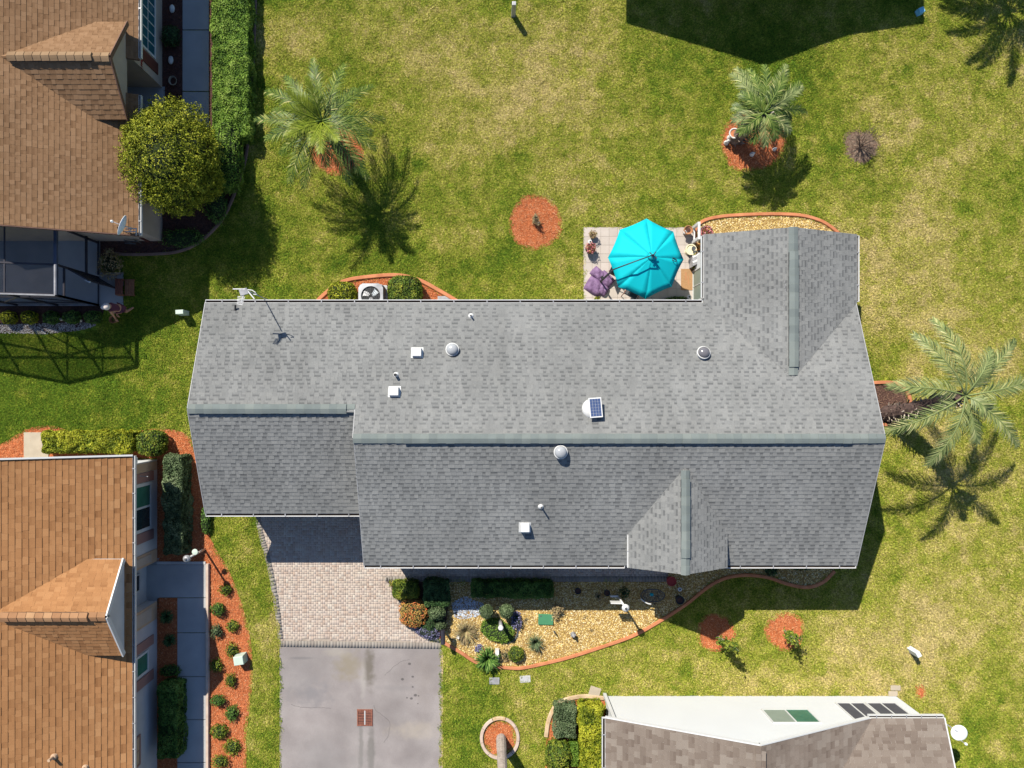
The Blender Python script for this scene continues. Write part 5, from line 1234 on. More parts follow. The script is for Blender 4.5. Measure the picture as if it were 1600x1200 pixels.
def figurine(px, py, s, h, mt, label, cat='statue', z=.02, lean=0):
    base = L(px, py) + Vector((0, 0, z)); t = thing('statue', label, cat, base); s *= U; h *= U; mb = MB()
    mb.lathe(base, [(s * .9, 0), (s, h * .1), (s * .6, h * .3), (s * .8, h * .55), (s * .45, h * .75), (s * .2, h * .8)], 14); mb.build('body', M[mt], t, smooth=True)
    mb = MB(); mb.ball(base + Vector((lean * s, 0, h * .88)), s * .42, 12); mb.build('head', M[mt], t, smooth=True)
    mb = MB(); mb.ball(base + Vector((s * .7, s * .2, h * .5)), s * .4, 10, sc_=(1, .7, 1.6)); mb.ball(base + Vector((-s * .7, -s * .2, h * .5)), s * .4, 10, sc_=(1, .7, 1.6)); mb.build('wings', M[mt], t, smooth=True)
    return t
figurine(1134, 224, 4, 14, 'stone_white', 'white statue beside the birdbath on the red mulch')
figurine(1174, 242, 3.6, 10, 'stone_white', 'small white statue in the shadow of the short palm')
figurine(1209, 234, 3, 8, 'stone_white', 'little white statue at the right edge of the palm mulch')
def solar_lamp(px, py, label, h=13, z=.045):
    base = L(px, py) + Vector((0, 0, z)); t = thing('garden_light', label, 'garden light', base)
    mb = MB(); mb.tube([base, base + Vector((0, 0, h * U))], .012, 6); mb.build('stake', M['grey'], t)
    mb = MB(); mb.lathe(base + Vector((0, 0, h * U)), [(.05, -.05), (.085, 0), (.07, .025), (.03, .035)], 14); mb.build('shade', M['white'], t)
    mb = MB(); mb.lathe(base + Vector((0, 0, h * U + .03)), [(.035, 0), (.035, .008), (.02, .012)], 10); mb.build('solar_cap', M['black'], t)
solar_lamp(920, 381, 'white garden light between the two pots on the left of the patio'); solar_lamp(1067, 366, 'white garden light in front of the terracotta pot')
solar_lamp(1073, 466, 'white garden light in the corner by the gutter'); solar_lamp(1060, 918.5, 'white garden light between the red pot and the dark pot', 8, .02)
# door mat, white rail, green mat
mt_ = thing('doormat', 'brown doormat on the patio beside the sliding door', 'doormat', L(1073, 437) + Vector((0, 0, .046)))
mb = MB(); mb.box(L(1073, 437) + Vector((0, 0, .055)), (19 * U, 33 * U, .018)); mb.build('mat', M['doormat'], mt_)
mb = MB(); mb.box(L(1071, 432) + Vector((0, 0, .066)), (2 * U, 12 * U, .006)); mb.box(L(1075, 438) + Vector((0, 0, .066)), (1.2 * U, 14 * U, .006)); mb.build('stripe', M['terracotta'], mt_)
rl = thing('white_trellis', 'white post and rail standing at the patio edge beside the wing', 'trellis', L(1080, 362))
mb = MB(); mb.box(L(1081, 358) + Vector((0, 0, .5)), (.1, .1, 1.0)); mb.build('post', M['white'], rl)
mb = MB(); mb.box(L(1081.5, 380) + Vector((0, 0, .5)), (.1, .1, 1.0)); mb.build('post', M['white'], rl)
mb = MB(); mb.box(L(1081.2, 369) + Vector((0, 0, .97)), (.09, 24 * U, .05)); mb.box(L(1081.2, 369) + Vector((0, 0, .3)), (.06, 24 * U, .05)); mb.build('rail', M['white'], rl)
gb = thing('planter_trough', 'grey slanted rack of empty trays beside the sliding door', 'rack', L(1083, 407))
for k in range(4):
    mb = MB(); mb.box(L(1082 - k * .2, 403 + k * 4.2) + Vector((0, 0, .5 + k * .02)), (.3, .08, .03), rz=.45); mb.build('shelf', M['grey_plate'] if k % 2 else M['white'], gb)
for sx in (-1, 1): mb = MB(); mb.box(L(1082 + sx * 5, 409 - sx * 3) + Vector((0, 0, .25)), (.04, .4, .5), rz=.0); mb.build('side_frame', M['grey'], gb)
potplant(1082, 418, 3, 4, 'grey', 'leaf_yellow', 'small pot with a yellow flower below the grey rack', 3, 5, 100)
bush('potted_fern', 'low leafy plants in the corner between umbrella and gutter', 'plant', 1058, 470, 20, 7, 10, M['leaf_green'], p=2, dens=500)

# ============================================================= air conditioner
ac = thing('air_conditioner', 'square grey air conditioner with a round fan grille in the mulch bed', 'air conditioner', E(-180, -153))
Xa, Ya = -180, -153
mb = MB()
mb.box(E(Xa, Ya, 1.5), (1.05, 1.05, .08)); mb.build('base_pad', M['concrete_pale'], ac)
mb = MB(); mb.box(E(Xa, Ya, 18), (.9, .9, .8)); mb.build('cabinet', M['grey_plate'], ac, bevel=.06)
c = E(Xa, Ya, 34.5); mb = MB(); n = 32; vs = []
for k in range(n):
    a = 2 * math.pi * k / n; q = max(abs(math.cos(a)), abs(math.sin(a))); f = min(.465 / q, .56)
    vs += [c + Vector((f * math.cos(a), f * math.sin(a), 0)), c + Vector((f * math.cos(a), f * math.sin(a), .045)), c + Vector((.365 * math.cos(a), .365 * math.sin(a), .05)), c + Vector((.35 * math.cos(a), .35 * math.sin(a), -.02))]
mb.add(vs, [(4 * k + j, 4 * ((k + 1) % n) + j, 4 * ((k + 1) % n) + j + 1, 4 * k + j + 1) for k in range(n) for j in range(3)]); mb.build('top_frame', M['grey'], ac)
mb = MB(); mb.lathe(c, [(.36, -.002), (.01, -.001)], 24); mb.build('fan_well', M['black'], ac)
for k, a0 in enumerate((.5, 2.6, 4.7)):
    mb = MB(); vs = []
    for q in range(5):
        r_ = .06 + .24 * q / 4; w = .06 + .05 * q / 4; a = a0 + q * .06
        d = Vector((math.cos(a), math.sin(a), 0)); s = Vector((-math.sin(a), math.cos(a), 0)); vs += [c + d * r_ - s * w + Vector((0, 0, .0)), c + d * r_ + s * w + Vector((0, 0, .03))]
    mb.add(vs, [(2 * q, 2 * q + 1, 2 * q + 3, 2 * q + 2) for q in range(4)]); mb.build('fan_blade', M['grey'] if k else M['dish'], ac)
mb = MB()
for rr_ in (.09, .16, .23, .3): mb.tube([c + Vector((rr_ * math.cos(a), rr_ * math.sin(a), .05)) for a in [2 * math.pi * k / 24 for k in range(25)]], .004, 4, cap=False)
for k in range(12): a = math.pi * k / 6; mb.bar(c + Vector((.05 * math.cos(a), .05 * math.sin(a), .052)), c + Vector((.36 * math.cos(a), .36 * math.sin(a), .052)), .006)
mb.build('grille', M['dark_grey'], ac)
LM, LY, LG, LH, LD, LGy = M['leaf_mix'], M['leaf_yellow'], M['leaf_green'], M['leaf_hedge'], M['leaf_dark'], M['leaf_grey']
bush('shrub', 'round yellow green shrub left of the air conditioner', 'shrub', 535, 460, 22, 19, 34, LY, p=2.6, dens=1100, rough=.06)
bush('shrub', 'boxy darker green shrub right of the air conditioner', 'shrub', 633, 456, 26, 24, 40, LM, p=3.2, dens=1100, rough=.05)
st_ = slabx(None, 'stepping_stone', M['grey_plate'], 684 - CX, 705 - CX, 463 - CY, 480 - CY, 0, 3, bevel=.01); tag(st_, 'flat grey slab at the right end of the air conditioner bed', 'paving slab')

# ============================================================= trees and hedges
tr = thing('tree', 'dense round yellow green tree beside the brown house', 'tree', E(-440, -325))
Pb = []; gb_ = []; tb_ = []
cx, cy = -458, -338
blobs = [((cx, cy, 106), (60, 66, 52)), ((cx - 26, cy + 8, 96), (42, 44, 40)), ((cx + 26, cy - 12, 100), (42, 46, 42)), ((cx + 6, cy - 46, 92), (46, 42, 38)), ((cx + 8, cy + 36, 88), (44, 38, 36)), ((cx - 20, cy - 26, 104), (38, 34, 36)), ((cx + 34, cy + 22, 84), (34, 32, 34))]
for i, (bc_, br_) in enumerate(blobs):
    cc = E(*bc_); P, g, tn_ = bush_shape(tuple(cc), (br_[0] * U, br_[1] * U, br_[2] * U), 2, 22000 if i == 0 else 11000, .2, 5 + i * 7, top_only=False, wob=13)
    Pb.append(P); gb_.append(g); tb_.append(tn_)
P = np.vstack(Pb); g = np.vstack(gb_); tn_ = np.concatenate(tb_)
g2 = P - np.array(E(cx, cy, 95)); g2 /= np.linalg.norm(g2, axis=1)[:, None]
cr = leaf_mesh('crown', P, g2, .032, M['leaf_tree'], tr, tone=np.clip(tn_ * .6 + NR.uniform(0, .45, len(P)) - .06, 0, 1), jitter=.9)
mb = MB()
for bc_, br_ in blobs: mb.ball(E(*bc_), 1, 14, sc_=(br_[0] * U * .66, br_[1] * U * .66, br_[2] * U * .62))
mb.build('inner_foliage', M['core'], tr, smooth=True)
mb = MB(); mb.tube([E(-440, -325, 0), E(-442, -327, 30), E(-446, -332, 70)], [.12, .1, .08], 10)
for a, b in ((-30, 10), (25, -20), (5, 30), (10, -30)): mb.tube([E(-444, -330, 50), E(cx + a * .6, cy + b * .6, 80), E(cx + a, cy + b, 105)], [.06, .045, .02], 8)
mb.build('trunk', M['bark'], tr, smooth=True)
def hedge(label, x0, y0, x1, y1, h, mt, p=7, dens=900, leaf=.034, rough=.05, name='hedge', ztop=None, cf=.93):
    "clipped hedge whose TOP is seen in the pixel box"
    k = 1 - h / H; X0, X1 = (x0 - CX) * k, (x1 - CX) * k; Y0, Y1 = (y0 - CY) * k, (y1 - CY) * k
    t = thing(name, label, 'hedge', E((X0 + X1) / 2, (Y0 + Y1) / 2)); c = E((X0 + X1) / 2, (Y0 + Y1) / 2, h / 2 - 2); r = ((X1 - X0) / 2 * U, (Y1 - Y0) / 2 * U, (h / 2 + 2) * U)
    # area-true sampling of a rounded box
    A = [r[0] * r[1] * 4, r[0] * r[2] * 4, r[0] * r[2] * 4, r[1] * r[2] * 4, r[1] * r[2] * 4]; tot = sum(A); n = int(tot * dens * 1.5); q = NR.choice(5, n, p=[a / tot for a in A]); u = NR.uniform(-1, 1, n); v = NR.uniform(-1, 1, n)
    S = np.zeros((n, 3)); G = np.zeros((n, 3))
    S[q == 0] = np.stack([u, v, np.ones(n)], 1)[q == 0]; G[q == 0] = (0, 0, 1)
    for i_, (ax, sg) in enumerate(((1, 1), (1, -1), (0, 1), (0, -1))):
        m_ = q == i_ + 1; o_ax = 1 - ax; S[m_, ax] = sg; S[m_, o_ax] = u[m_]; S[m_, 2] = v[m_]; G[m_, ax] = sg
    Pw = S * np.array(r); L_ = min(r[0], r[1]) ; cr = min(.12, L_ * .5)
    inner = np.array([r[0] - cr, r[1] - cr, r[2] - cr]); Q = np.clip(Pw, -inner, inner); D = Pw - Q; dn = np.linalg.norm(D, axis=1)[:, None] + 1e-9; Pw = Q + D / dn * cr
    nz = clump_noise(Pw, 1.7, R.uniform(0, 50)); nz2 = clump_noise(Pw, 5.0, R.uniform(0, 50))
    Pw = Pw + (D / dn) * ((nz * .12 + nz2 * .09) * rough / .05 * .5 - np.abs(NR.normal(0, .03, n)))[:, None]
    P = Pw + np.array(c); P[:, 2] = np.maximum(P[:, 2], .01)
    leaf_mesh('foliage', P, D / dn, leaf, mt, t, tone=np.clip(.45 + nz * .5 + nz2 * .45 + NR.uniform(-.3, .35, n), 0, 1))
    mb = MB(); mb.box(c, (r[0] * 2 - .14 - rough * 1.6, r[1] * 2 - .14 - rough * 1.6, r[2] * 2 - .16 - rough * 1.6)); o = mb.build('dark_core', M['core'], t, bevel=.05)
    return t
hedge('tall bright green clipped hedge running beside the shaded path', 329, -40, 389, 215, 32, LH, dens=1700, rough=.08, leaf=.032)
bush('hedge', 'narrowing lower end of the bright hedge beside the round tree', 'hedge', 358, 240, 21, 58, 40, LH, p=3, dens=900, rough=.12)
bush('shrub', 'dark leafy shrub in the shade of the round tree', 'shrub', 338, 320, 16, 26, 22, LG, dens=600, rough=.25)
bush('shrub', 'low grassy shrub by the kerb below the round tree', 'shrub', 285, 372, 30, 14, 12, LG, dens=500, rough=.25)
bush('shrub', 'dark green shrub in the narrow bed by the window', 'shrub', 267, 56, 13, 15, 20, LD, dens=700, rough=.2)
bush('shrub', 'brown straggly bush beside the porch', 'shrub', 172, 412, 16, 20, 26, M['leaf_tan'], dens=500, rough=.35, cf=.6)
for px, py, w_ in ((270, 15, 9), (268, 95, 8)):
    t = thing('garden_stone', 'white stone in the narrow bed, ' + ('the upper one near the window' if py < 50 else 'the lower one beside the path'), 'stone', L(px, py)); mb = MB(); mb.ball(L(px, py) + Vector((0, 0, .06)), .13, 10, sc_=(.8, 1.3, .6)); mb.build('stone', M['stone_white'], t)
t = thing('garden_hose', 'coiled pale hose in the dark bed beside the brown house', 'hose', L(272, 128)); mb = MB(); mb.tube([L(272 + (5 + k * .02) * math.cos(k * .5), 128 + (6 + k * .02) * math.sin(k * .5)) + Vector((0, 0, .06 + k * .0015)) for k in range(60)], .014, 5); mb.build('coil', M['hose'], t)
for i, (px, r_) in enumerate(((14, 12), (46, 12), (80, 12), (113, 13), (146, 13))):
    names = ('leftmost, lit on its lower side', 'second from the left', 'middle one of five', 'second from the right', 'rightmost, next to the crouching person')
    bush('shrub', 'rounded shrub in the row below the porch, ' + names[i], 'shrub', px, 496, r_, 10, 20, LY if i < 2 else LG, p=2.3, dens=900, rough=.12, group='rounded shrubs in a row below the porch')
figurine(97, 499, 2.6, 7, 'stone_white', 'white bird figure between the second and third shrubs below the porch'); figurine(127, 501, 2.8, 7, 'stone_white', 'white bird figure between the right shrubs below the porch')
# tan house planting
hedge('long yellow green clipped hedge in the mulch above the tan house', 62, 675, 206, 708, 30, LY, dens=1200, rough=.1, leaf=.04)
bush('shrub', 'round green shrub at the end of the yellow green hedge', 'shrub', 238, 692, 22, 20, 38, LM, p=2.6, dens=1100, rough=.08)
hedge('long clipped hedge along the tan house wall, sunlit only at its top end', 253, 712, 284, 868, 40, LGy, dens=1100, rough=.07)
hedge('dark clipped hedge between wall and path at the bottom left', 243, 1072, 277, 1188, 38, LG, dens=1000, rough=.07)
bush('shrub', 'low dark shrub peeking from under the garage eave', 'shrub', 322, 812, 7, 22, 14, LG, dens=700)
for px, py, r_, l_ in ((263, 962, 11, 'spiky dark plant in the shaded strip below the door'), (268, 998, 10, 'spiky dark plant in the middle of the shaded strip')):
    grassy('plant', l_, 'plant', px, py, 14, r_, LD, 160, .012, seed=px)
bush('shrub', 'low green shrub at the foot of the shaded strip', 'shrub', 266, 1048, 15, 8, 14, LG, dens=800, rough=.2)
row = [(352, 921, 8.5), (340, 952, 9), (363, 978, 10), (338, 986, 8.5), (362, 1016, 10), (338, 1040, 9), (360, 1063, 10), (340, 1094, 9.5), (362, 1114, 11), (342, 1143, 12), (363, 1167, 12), (343, 1189, 11)]
desc = ['topmost, beside the lamp shadow', 'by the kerb top corner', 'first on the grass side', 'touching the kerb above the utility box', 'just above the pale utility box', 'darkest one, shaded by the roof', 'just below the pale utility box', 'by the kerb where the sun returns', 'on the grass side below the shade', 'large one, fourth from the bottom', 'large one near the grass, third row up', 'lowest one at the picture edge']
for (px, py, r_), d_ in zip(row, desc):
    bush('small_shrub', 'small round green shrub in the red mulch, ' + d_, 'shrub', px, py, r_ * R.uniform(.8, 1.08), r_ * R.uniform(.8, 1.08), R.uniform(10, 17), R.choice((LM, LG, LGy, LM)), p=2, dens=R.uniform(900, 1500), rough=R.uniform(.25, .42), cf=.66, group='small round shrubs in two rows in the mulch', leaf=.028)

# shrubs at the white house corner
hedge('trimmed grey green block shrub inside the sandy kerb', 866, 1103, 901, 1156, 26, LGy, dens=1300, rough=.05, leaf=.026, name='shrub')
hedge('tall bright yellow green hedge against the white house gutter', 907, 1106, 944, 1260, 42, LY, dens=1300, rough=.1, leaf=.036)
bush('shrub', 'round leafy green shrub at the bottom edge by the sandy kerb', 'shrub', 872, 1180, 20, 24, 34, LM, p=2.3, dens=1500, rough=.12, leaf=.032)
hedge('small clipped green shrub between the round one and the tall hedge', 890, 1160, 905, 1200, 20, LH, dens=1300, rough=.05, leaf=.028, name='shrub')
# front bed planting
hedge('light green clipped block shrub at the corner of the apron', 612, 909, 652, 935, 24, LM, dens=1400, rough=.08, leaf=.026, name='shrub')
bush('shrub', 'red and yellow leaved shrub bulging over the apron', 'shrub', 646, 957, 22, 22, 26, M['leaf_red'], p=2.3, dens=1500, rough=.12, leaf=.028)
hedge('dark shaded block shrub between the apron and the gravel', 662, 908, 702, 948, 26, LD, dens=1200, rough=.08, leaf=.028, name='shrub')
bush('shrub', 'round grey green shrub beside the red leaved one', 'shrub', 683, 956, 14, 12, 30, LGy, p=2.2, dens=1500, rough=.1, leaf=.026)
bush('shrub', 'grey green shrub just above the mailbox', 'shrub', 688, 976, 9, 8, 20, LGy, p=2.2, dens=1500, rough=.15, leaf=.026)
bush('shrub', 'dark green filler shrub behind the lavender', 'shrub', 670, 974, 12, 12, 16, LD, p=2.2, dens=1300, rough=.15, leaf=.026)
bush('lavender', 'mauve grey lavender mound spilling over the apron edge', 'plant', 667, 986, 19, 10, 14, M['leaf_lilac'], p=2.2, dens=1700, rough=.25, leaf=.024, rot=-.35)
hedge('long low dark hedge shaded by the eave', 736, 909, 865, 935, 24, LG, dens=1300, rough=.07, leaf=.03)
bush('groundcover', 'crescent of low green ground cover round the white post', 'plant', 777, 985, 27, 17, 10, LH, p=2.4, dens=1500, rough=.12, leaf=.025, rot=-.35)
kerb('bed_edging', [(752, 985), (765, 994), (780, 1001), (795, 1003), (805, 997), (809, 985), (805, 975)], .07, .08, M['dark_grey'], 'dark plastic edging round the ground cover in the gravel')
for px, py, r_, l_ in ((760, 958, 11.5, 'left'), (791, 957, 12, 'right')):
    t = bush('topiary', 'ball shaped grey green shrub, the %s of two above the ground cover' % l_, 'topiary', px, py, r_ * .9, r_ * .9, 22, LGy, p=2, dens=1800, rough=.1, leaf=.026, z0=12, seen_z=30)
    mb = MB(); b_ = Vector(t.location); mb.tube([Vector((b_.x, b_.y, 0)), Vector((b_.x, b_.y, .5))], .025, 6); mb.build('stem', M['bark'], t)
bush('shrub', 'wine dark small shrub right of the two topiary balls', 'shrub', 807, 970, 7, 12, 12, M['leaf_lilac'], dens=1000, rough=.3)
ps = thing('bollard_light', 'short white post light standing in the ground cover', 'garden light', L(782, 969)); b_ = L(782, 969); mb = MB(); mb.tube([b_, b_ + Vector((0, 0, .95))], .07, 14); mb.build('post', M['grey'], ps, smooth=True)
mb = MB(); mb.lathe(b_ + Vector((0, 0, .94)), [(.1, 0), (.1, .05), (.07, .09), (.01, .1)], 14); mb.build('cap', M['stone_white'], ps)
grassy('sago_palm', 'spiky dark green sago at the kerb corner of the gravel bed', 'plant', 762, 1026, 20, 21, LG, 150, .022, seed=5, droop=.35)
bush('shrub', 'round green shrub at the kerb right of the sago', 'shrub', 806, 1022, 12, 12, 16, LM, p=2, dens=1500, rough=.12, leaf=.026)
bush('shrub', 'thin yellowish shrub between sago and round shrub', 'shrub', 790, 1024, 10, 9, 10, M['leaf_tan'], p=2, dens=900, rough=.3, leaf=.024, cf=.5)
grassy('ornamental_grass', 'dry tan clump of ornamental grass in the gravel', 'plant', 728, 985, 14, 22, M['leaf_tan'], 320, .006, seed=8)
grassy('ornamental_grass', 'thin wispy grey green clump in the golden gravel', 'plant', 836, 1001, 18, 15, LGy, 170, .006, seed=9)
twiggy('dried_shrub', 'pinkish half dry shrub below the end of the dark hedge', 'shrub', 872, 948, 18, .7, M['leaf_tan'], 6, 2, .028, 5, seed=4)
twiggy('bare_plant', 'star shaped leafless twig plant in the middle of the gravel', 'plant', 914, 965, 7, 1.6, None, 6, 1, seed=5)
twiggy('bare_plant', 'tiny bare twig plant nearer to the kerb', 'plant', 925, 984, 5, 1.3, M['leaf_tan'], 5, 1, .015, 3, seed=6)
twiggy('bare_plant', 'small thin plant right of the topiary balls', 'plant', 820, 968, 9, .9, M['leaf_tan'], 4, 1, .015, 4, seed=16)
twiggy('flower_plant', 'small plant with purple flowers left of the sago', 'plant', 748, 1010, 8, .8, M['leaf_lilac'], 5, 1, .03, 9, seed=7)
bush('shrub', 'small brown shrub in the shaded gravel', 'shrub', 936, 932, 6, 5, 8, M['leaf_tan'], dens=600, rough=.3, cf=.5)
bush('shrub', 'small brown bush left of the white lamp post in the shade', 'shrub', 975, 927, 8, 8, 9, LD, dens=500, rough=.35, cf=.4)
for px, py, r_, l_ in ((1205, 905, 9, 'flower clump in the shaded gravel at the right end of the bed'), (1250, 896, 18, 'dark shrub under the eave at the right end of the front bed')):
    bush('shrub', l_, 'shrub', px, py - 14, r_, 8, 16, LD, dens=700, rough=.2)
bx_ = thing('valve_box', 'green rectangular utility lid lying on the golden gravel', 'utility lid', L(852.5, 967)); mb = MB(); mb.box(L(852.5, 967) + Vector((0, 0, .06)), (23.5 * U, 16.5 * U, .08), rz=-.02); mb.build('lid', M['green_lid'], bx_, bevel=.015)
mb = MB(); mb.box(L(845, 961.5) + Vector((0, 0, .102)), (.06, .04, .008)); mb.build('handle', M['dark_grey'], bx_)
figurine(717, 993, 3.6, 15, 'stone_white', 'white bird statue in the gravel near the mailbox'); figurine(895, 990, 4, 16, 'grey_plate', 'grey statue in the golden gravel')
figurine(866, 986, 1.4, 14, 'dark_grey', 'thin dark ornament stake in the golden gravel')
t = slabx(None, 'garden_block', M['stone_white'], 773.5 - CX, 779.5 - CX, 1012 - CY, 1027 - CY, 0, 12); t.name = 'garden_block'; tag(t, 'narrow white block standing beside the sago', 'block')
# mailbox
mbx = thing('mailbox', 'dark mailbox on a post at the apron corner', 'mailbox', L(694, 983)); b_ = L(694, 983)
mb = MB(); mb.box(b_ + Vector((0, 0, .35)), (.07, .07, .7)); mb.build('post', M['dark_grey'], mbx)
mb = MB(); prof = [(-.085, 0), (-.085, .12), (-.06, .17), (0, .19), (.06, .17), (.085, .12), (.085, 0)]; vs = [b_ + Vector((x, y, .68 + z)) for y in (.2, -.32) for x, z in prof]
mb.add(vs, [tuple(range(7)), tuple(range(13, 6, -1))] + [(k, (k + 1) % 7 + 7 * 0, (k + 1) % 7 + 7, k + 7) for k in range(7)]); o = mb.build('box', M['bronze'], mbx)
mb = MB(); mb.box(b_ + Vector((-.1, -.05, .86)), (.012, .03, .2)); mb.build('flag', M['pot_red'], mbx)
# pots in the shade of the front bed
pot(902, 921, 4.6, 10, 'black', 'black pot standing left in the shaded gravel', z=.02); pot(947, 924, 4.6, 10, 'black', 'black pot beside the white lamp post', z=.02)
pot(1046, 905, 7, 14, 'pot_red', 'large dark red pot near the entry gable', z=.02, fill='pot_red'); pot(1059, 934, 6.3, 14, 'black', 'round dark pot beside the kerb in the shade', z=.02)
# wrought iron garden bench / table with a teal vase
gt2 = thing('garden_table', 'oval wrought iron table in the shaded gravel', 'table', L(1016, 926)); b_ = L(1016, 926)
def ell(rx, ry, z, n=28, a0=0, a1=2 * math.pi): return [b_ + Vector((rx * math.cos(a0 + (a1 - a0) * k / n), ry * math.sin(a0 + (a1 - a0) * k / n), z)) for k in range(n + 1)]
mb = MB(); mb.tube(ell(.46, .25, .42), .016, 6, cap=False); mb.build('rim', M['dark_grey'], gt2)
mb = MB()
for k in range(-8, 9):
    x = k * .054; h_ = .25 * math.sqrt(max(0, 1 - (x / .46) ** 2)); mb.bar(b_ + Vector((x, -h_, .42)), b_ + Vector((x, h_, .42)), .012)
for k in range(-4, 5):
    y = k * .054; h_ = .46 * math.sqrt(max(0, 1 - (y / .25) ** 2)); mb.bar(b_ + Vector((-h_, y, .415)), b_ + Vector((h_, y, .415)), .012)
mb.build('lattice', M['dark_grey'], gt2)
mb = MB(); mb.tube([b_ + Vector((-.46 + .05 * k, -.12 - .2 * math.sin(k / 9 * 3.14 * .6), .45)) for k in range(9)], .025, 6); mb.build('back_rail', M['white'], gt2)
for a in (.7, 2.4, 3.9, 5.5): mb = MB(); mb.tube([b_ + Vector((.4 * math.cos(a), .2 * math.sin(a), 0)), b_ + Vector((.34 * math.cos(a), .17 * math.sin(a), .42))], .014, 5); mb.build('leg', M['dark_grey'], gt2)
vz = thing('vase', 'small teal square vase on the wrought iron table', 'vase', b_ + Vector((-.05, .06, .43))); mb = MB(); mb.box(Vector(vz.location) + Vector((0, 0, .06)), (.13, .11, .12), taper=.85); mb.build('body', M['teal_glass'], vz)
# shepherd's hook
sh = thing('shepherd_hook', 'thin black shepherd hook pole at the kerb beside the table', 'garden pole', L(1020, 941)); b_ = L(1020, 941)
mb = MB(); mb.tube([b_, b_ + Vector((0, 0, 1.55)), b_ + Vector((.04, 0, 1.68)), b_ + Vector((.12, 0, 1.7)), b_ + Vector((.17, 0, 1.62))], .009, 6); mb.bar(b_ + Vector((-.08, 0, .15)), b_ + Vector((.08, 0, .15)), .02); mb.build('pole', M['black'], sh)

def lamp_post(px, py, h, label, sign_dir, name='lamp_post', globe=.12, gm='white', sign=True, flag=False):
    b_ = L(px, py); t = thing(name, label, 'lamp post', b_)
    mb = MB(); mb.tube([b_, b_ + Vector((0, 0, h * U))], .04, 10); mb.build('post', M['white'], t, smooth=True)
    mb = MB(); mb.lathe(b_ + Vector((0, 0, h * U)), [(.05, -.02), (globe, .03), (globe, .12), (globe * 1.15, .13), (globe * .8, .19), (.02, .24)], 18); mb.build('lantern', M[gm], t)
    mb = MB(); mb.lathe(b_ + Vector((0, 0, h * U + .225)), [(.05, 0), (.04, .02), (.01, .03)], 10); mb.build('finial', M['dark_grey'], t)
    if sign:
        d = Vector((*sign_dir, 0)).normalized(); mb = MB(); mb.bar(b_ + Vector((0, 0, 1.25)), b_ + d * .45 + Vector((0, 0, 1.25)), .035); mb.build('sign_arm', M['white'], t)
        mb = MB(); q = b_ + d * .24 + Vector((0, 0, 1.06)); mb.box(q, (.38, .025, .26), rz=math.atan2(d.y, d.x)); mb.build('sign_board', M['white'], t)
    return t
lp = lamp_post(964, 929, 68, 'white lamp post with a hanging sign board in the front gravel bed', (-1, 0.02))
b_ = L(964, 929); mb = MB(); mb.box(b_ + Vector((-.16, .02, .3)), (.3, .06, .1)); mb.build('lower_bracket', M['white'], lp)
lp2 = lamp_post(320, 858, 64, 'white lamp post with a small flag on its arm in front of the tan house', (-.2, .9), sign=False, globe=.12, gm='grey')
b_ = L(320, 858); mb = MB(); mb.lathe(b_ + Vector((.12, .16, 1.25)), [(.11, 0), (.11, .03), (.02, .04)], 14); mb.build('dish', M['pale_green'], lp2)
mb = MB(); mb.bar(b_ + Vector((0, 0, 1.2)), b_ + Vector((.3, .16, 1.22)), .02); mb.build('arm', M['kerb_pink'], lp2)

# ============================================================= lawn furniture
def ubox(name, px, py, w, d, h, rz, mt, label, cat='utility box', lid=True):
    b_ = L(px, py); t = thing(name, label, cat, b_); Mz = Matrix.Rotation(rz, 3, 'Z')
    mb = MB(); mb.box(b_ + Vector((0, 0, h * U / 2)), (w * U, d * U, h * U), M=Mz, taper=.93); mb.build('cabinet', M[mt], t, bevel=.012)
    if lid: mb = MB(); mb.box(b_ + Vector((0, 0, h * U + .02)), (w * U * .99, d * U * .99, .045), M=Mz, taper=.9); mb.build('lid', M[mt], t, bevel=.01)
    return t
ubox('utility_pedestal', 290, 490, 13, 7, 22, .05, 'pale_green', 'pale green utility pedestal on the lawn left of the garage roof')
ubox('utility_box', 379, 1026, 16, 14, 18, .15, 'pale_green', 'pale green utility box in the red mulch strip')
ubox('utility_pedestal', 802, 25, 6.5, 6.5, 36, 0, 'grey', 'white square utility post at the top edge of the lawn')
ubox('lawn_ornament', 1434, 21, 9, 9, 10, .4, 'blue_plastic', 'small blue box in the house shadow at the top right', cat='box')
ubox('utility_pedestal', 1421, 1014, 7, 9, 24, .5, 'dish', 'white rounded utility marker post on the right lawn')
for px, py, w, d, rz, mt, l_ in ((772.5, 1063.5, 16, 11, -.03, 'grey_plate', 'dark grey meter cover flat in the lawn below the kerb'), (820.5, 1060.5, 17, 11, .06, 'concrete_pale', 'pale grey meter cover flat in the lawn right of the dark one')):
    b_ = L(px, py); t = thing('meter_cover', l_, 'meter cover', b_); mb = MB(); mb.box(b_ + Vector((0, 0, .03)), (w * U, d * U, .05), rz=rz); mb.build('lid', M[mt], t, bevel=.02)
    mb = MB(); mb.box(b_ + Vector((-w * U * .32, d * U * .2, .057)), (.05, .03, .006), rz=rz); mb.build('key_slot', M['black'], t)
    EXCL.append([(px - w / 2, py - d / 2), (px + w / 2, py - d / 2), (px + w / 2, py + d / 2), (px - w / 2, py + d / 2)])
b_ = L(929, 1080); t = thing('splash_block', 'pale concrete splash block at the white house corner', 'splash block', b_); mb = MB(); mb.box(b_ + Vector((0, 0, .04)), (17 * U, 15 * U, .08), rz=-.3); mb.build('block', M['pad'], t, bevel=.01)
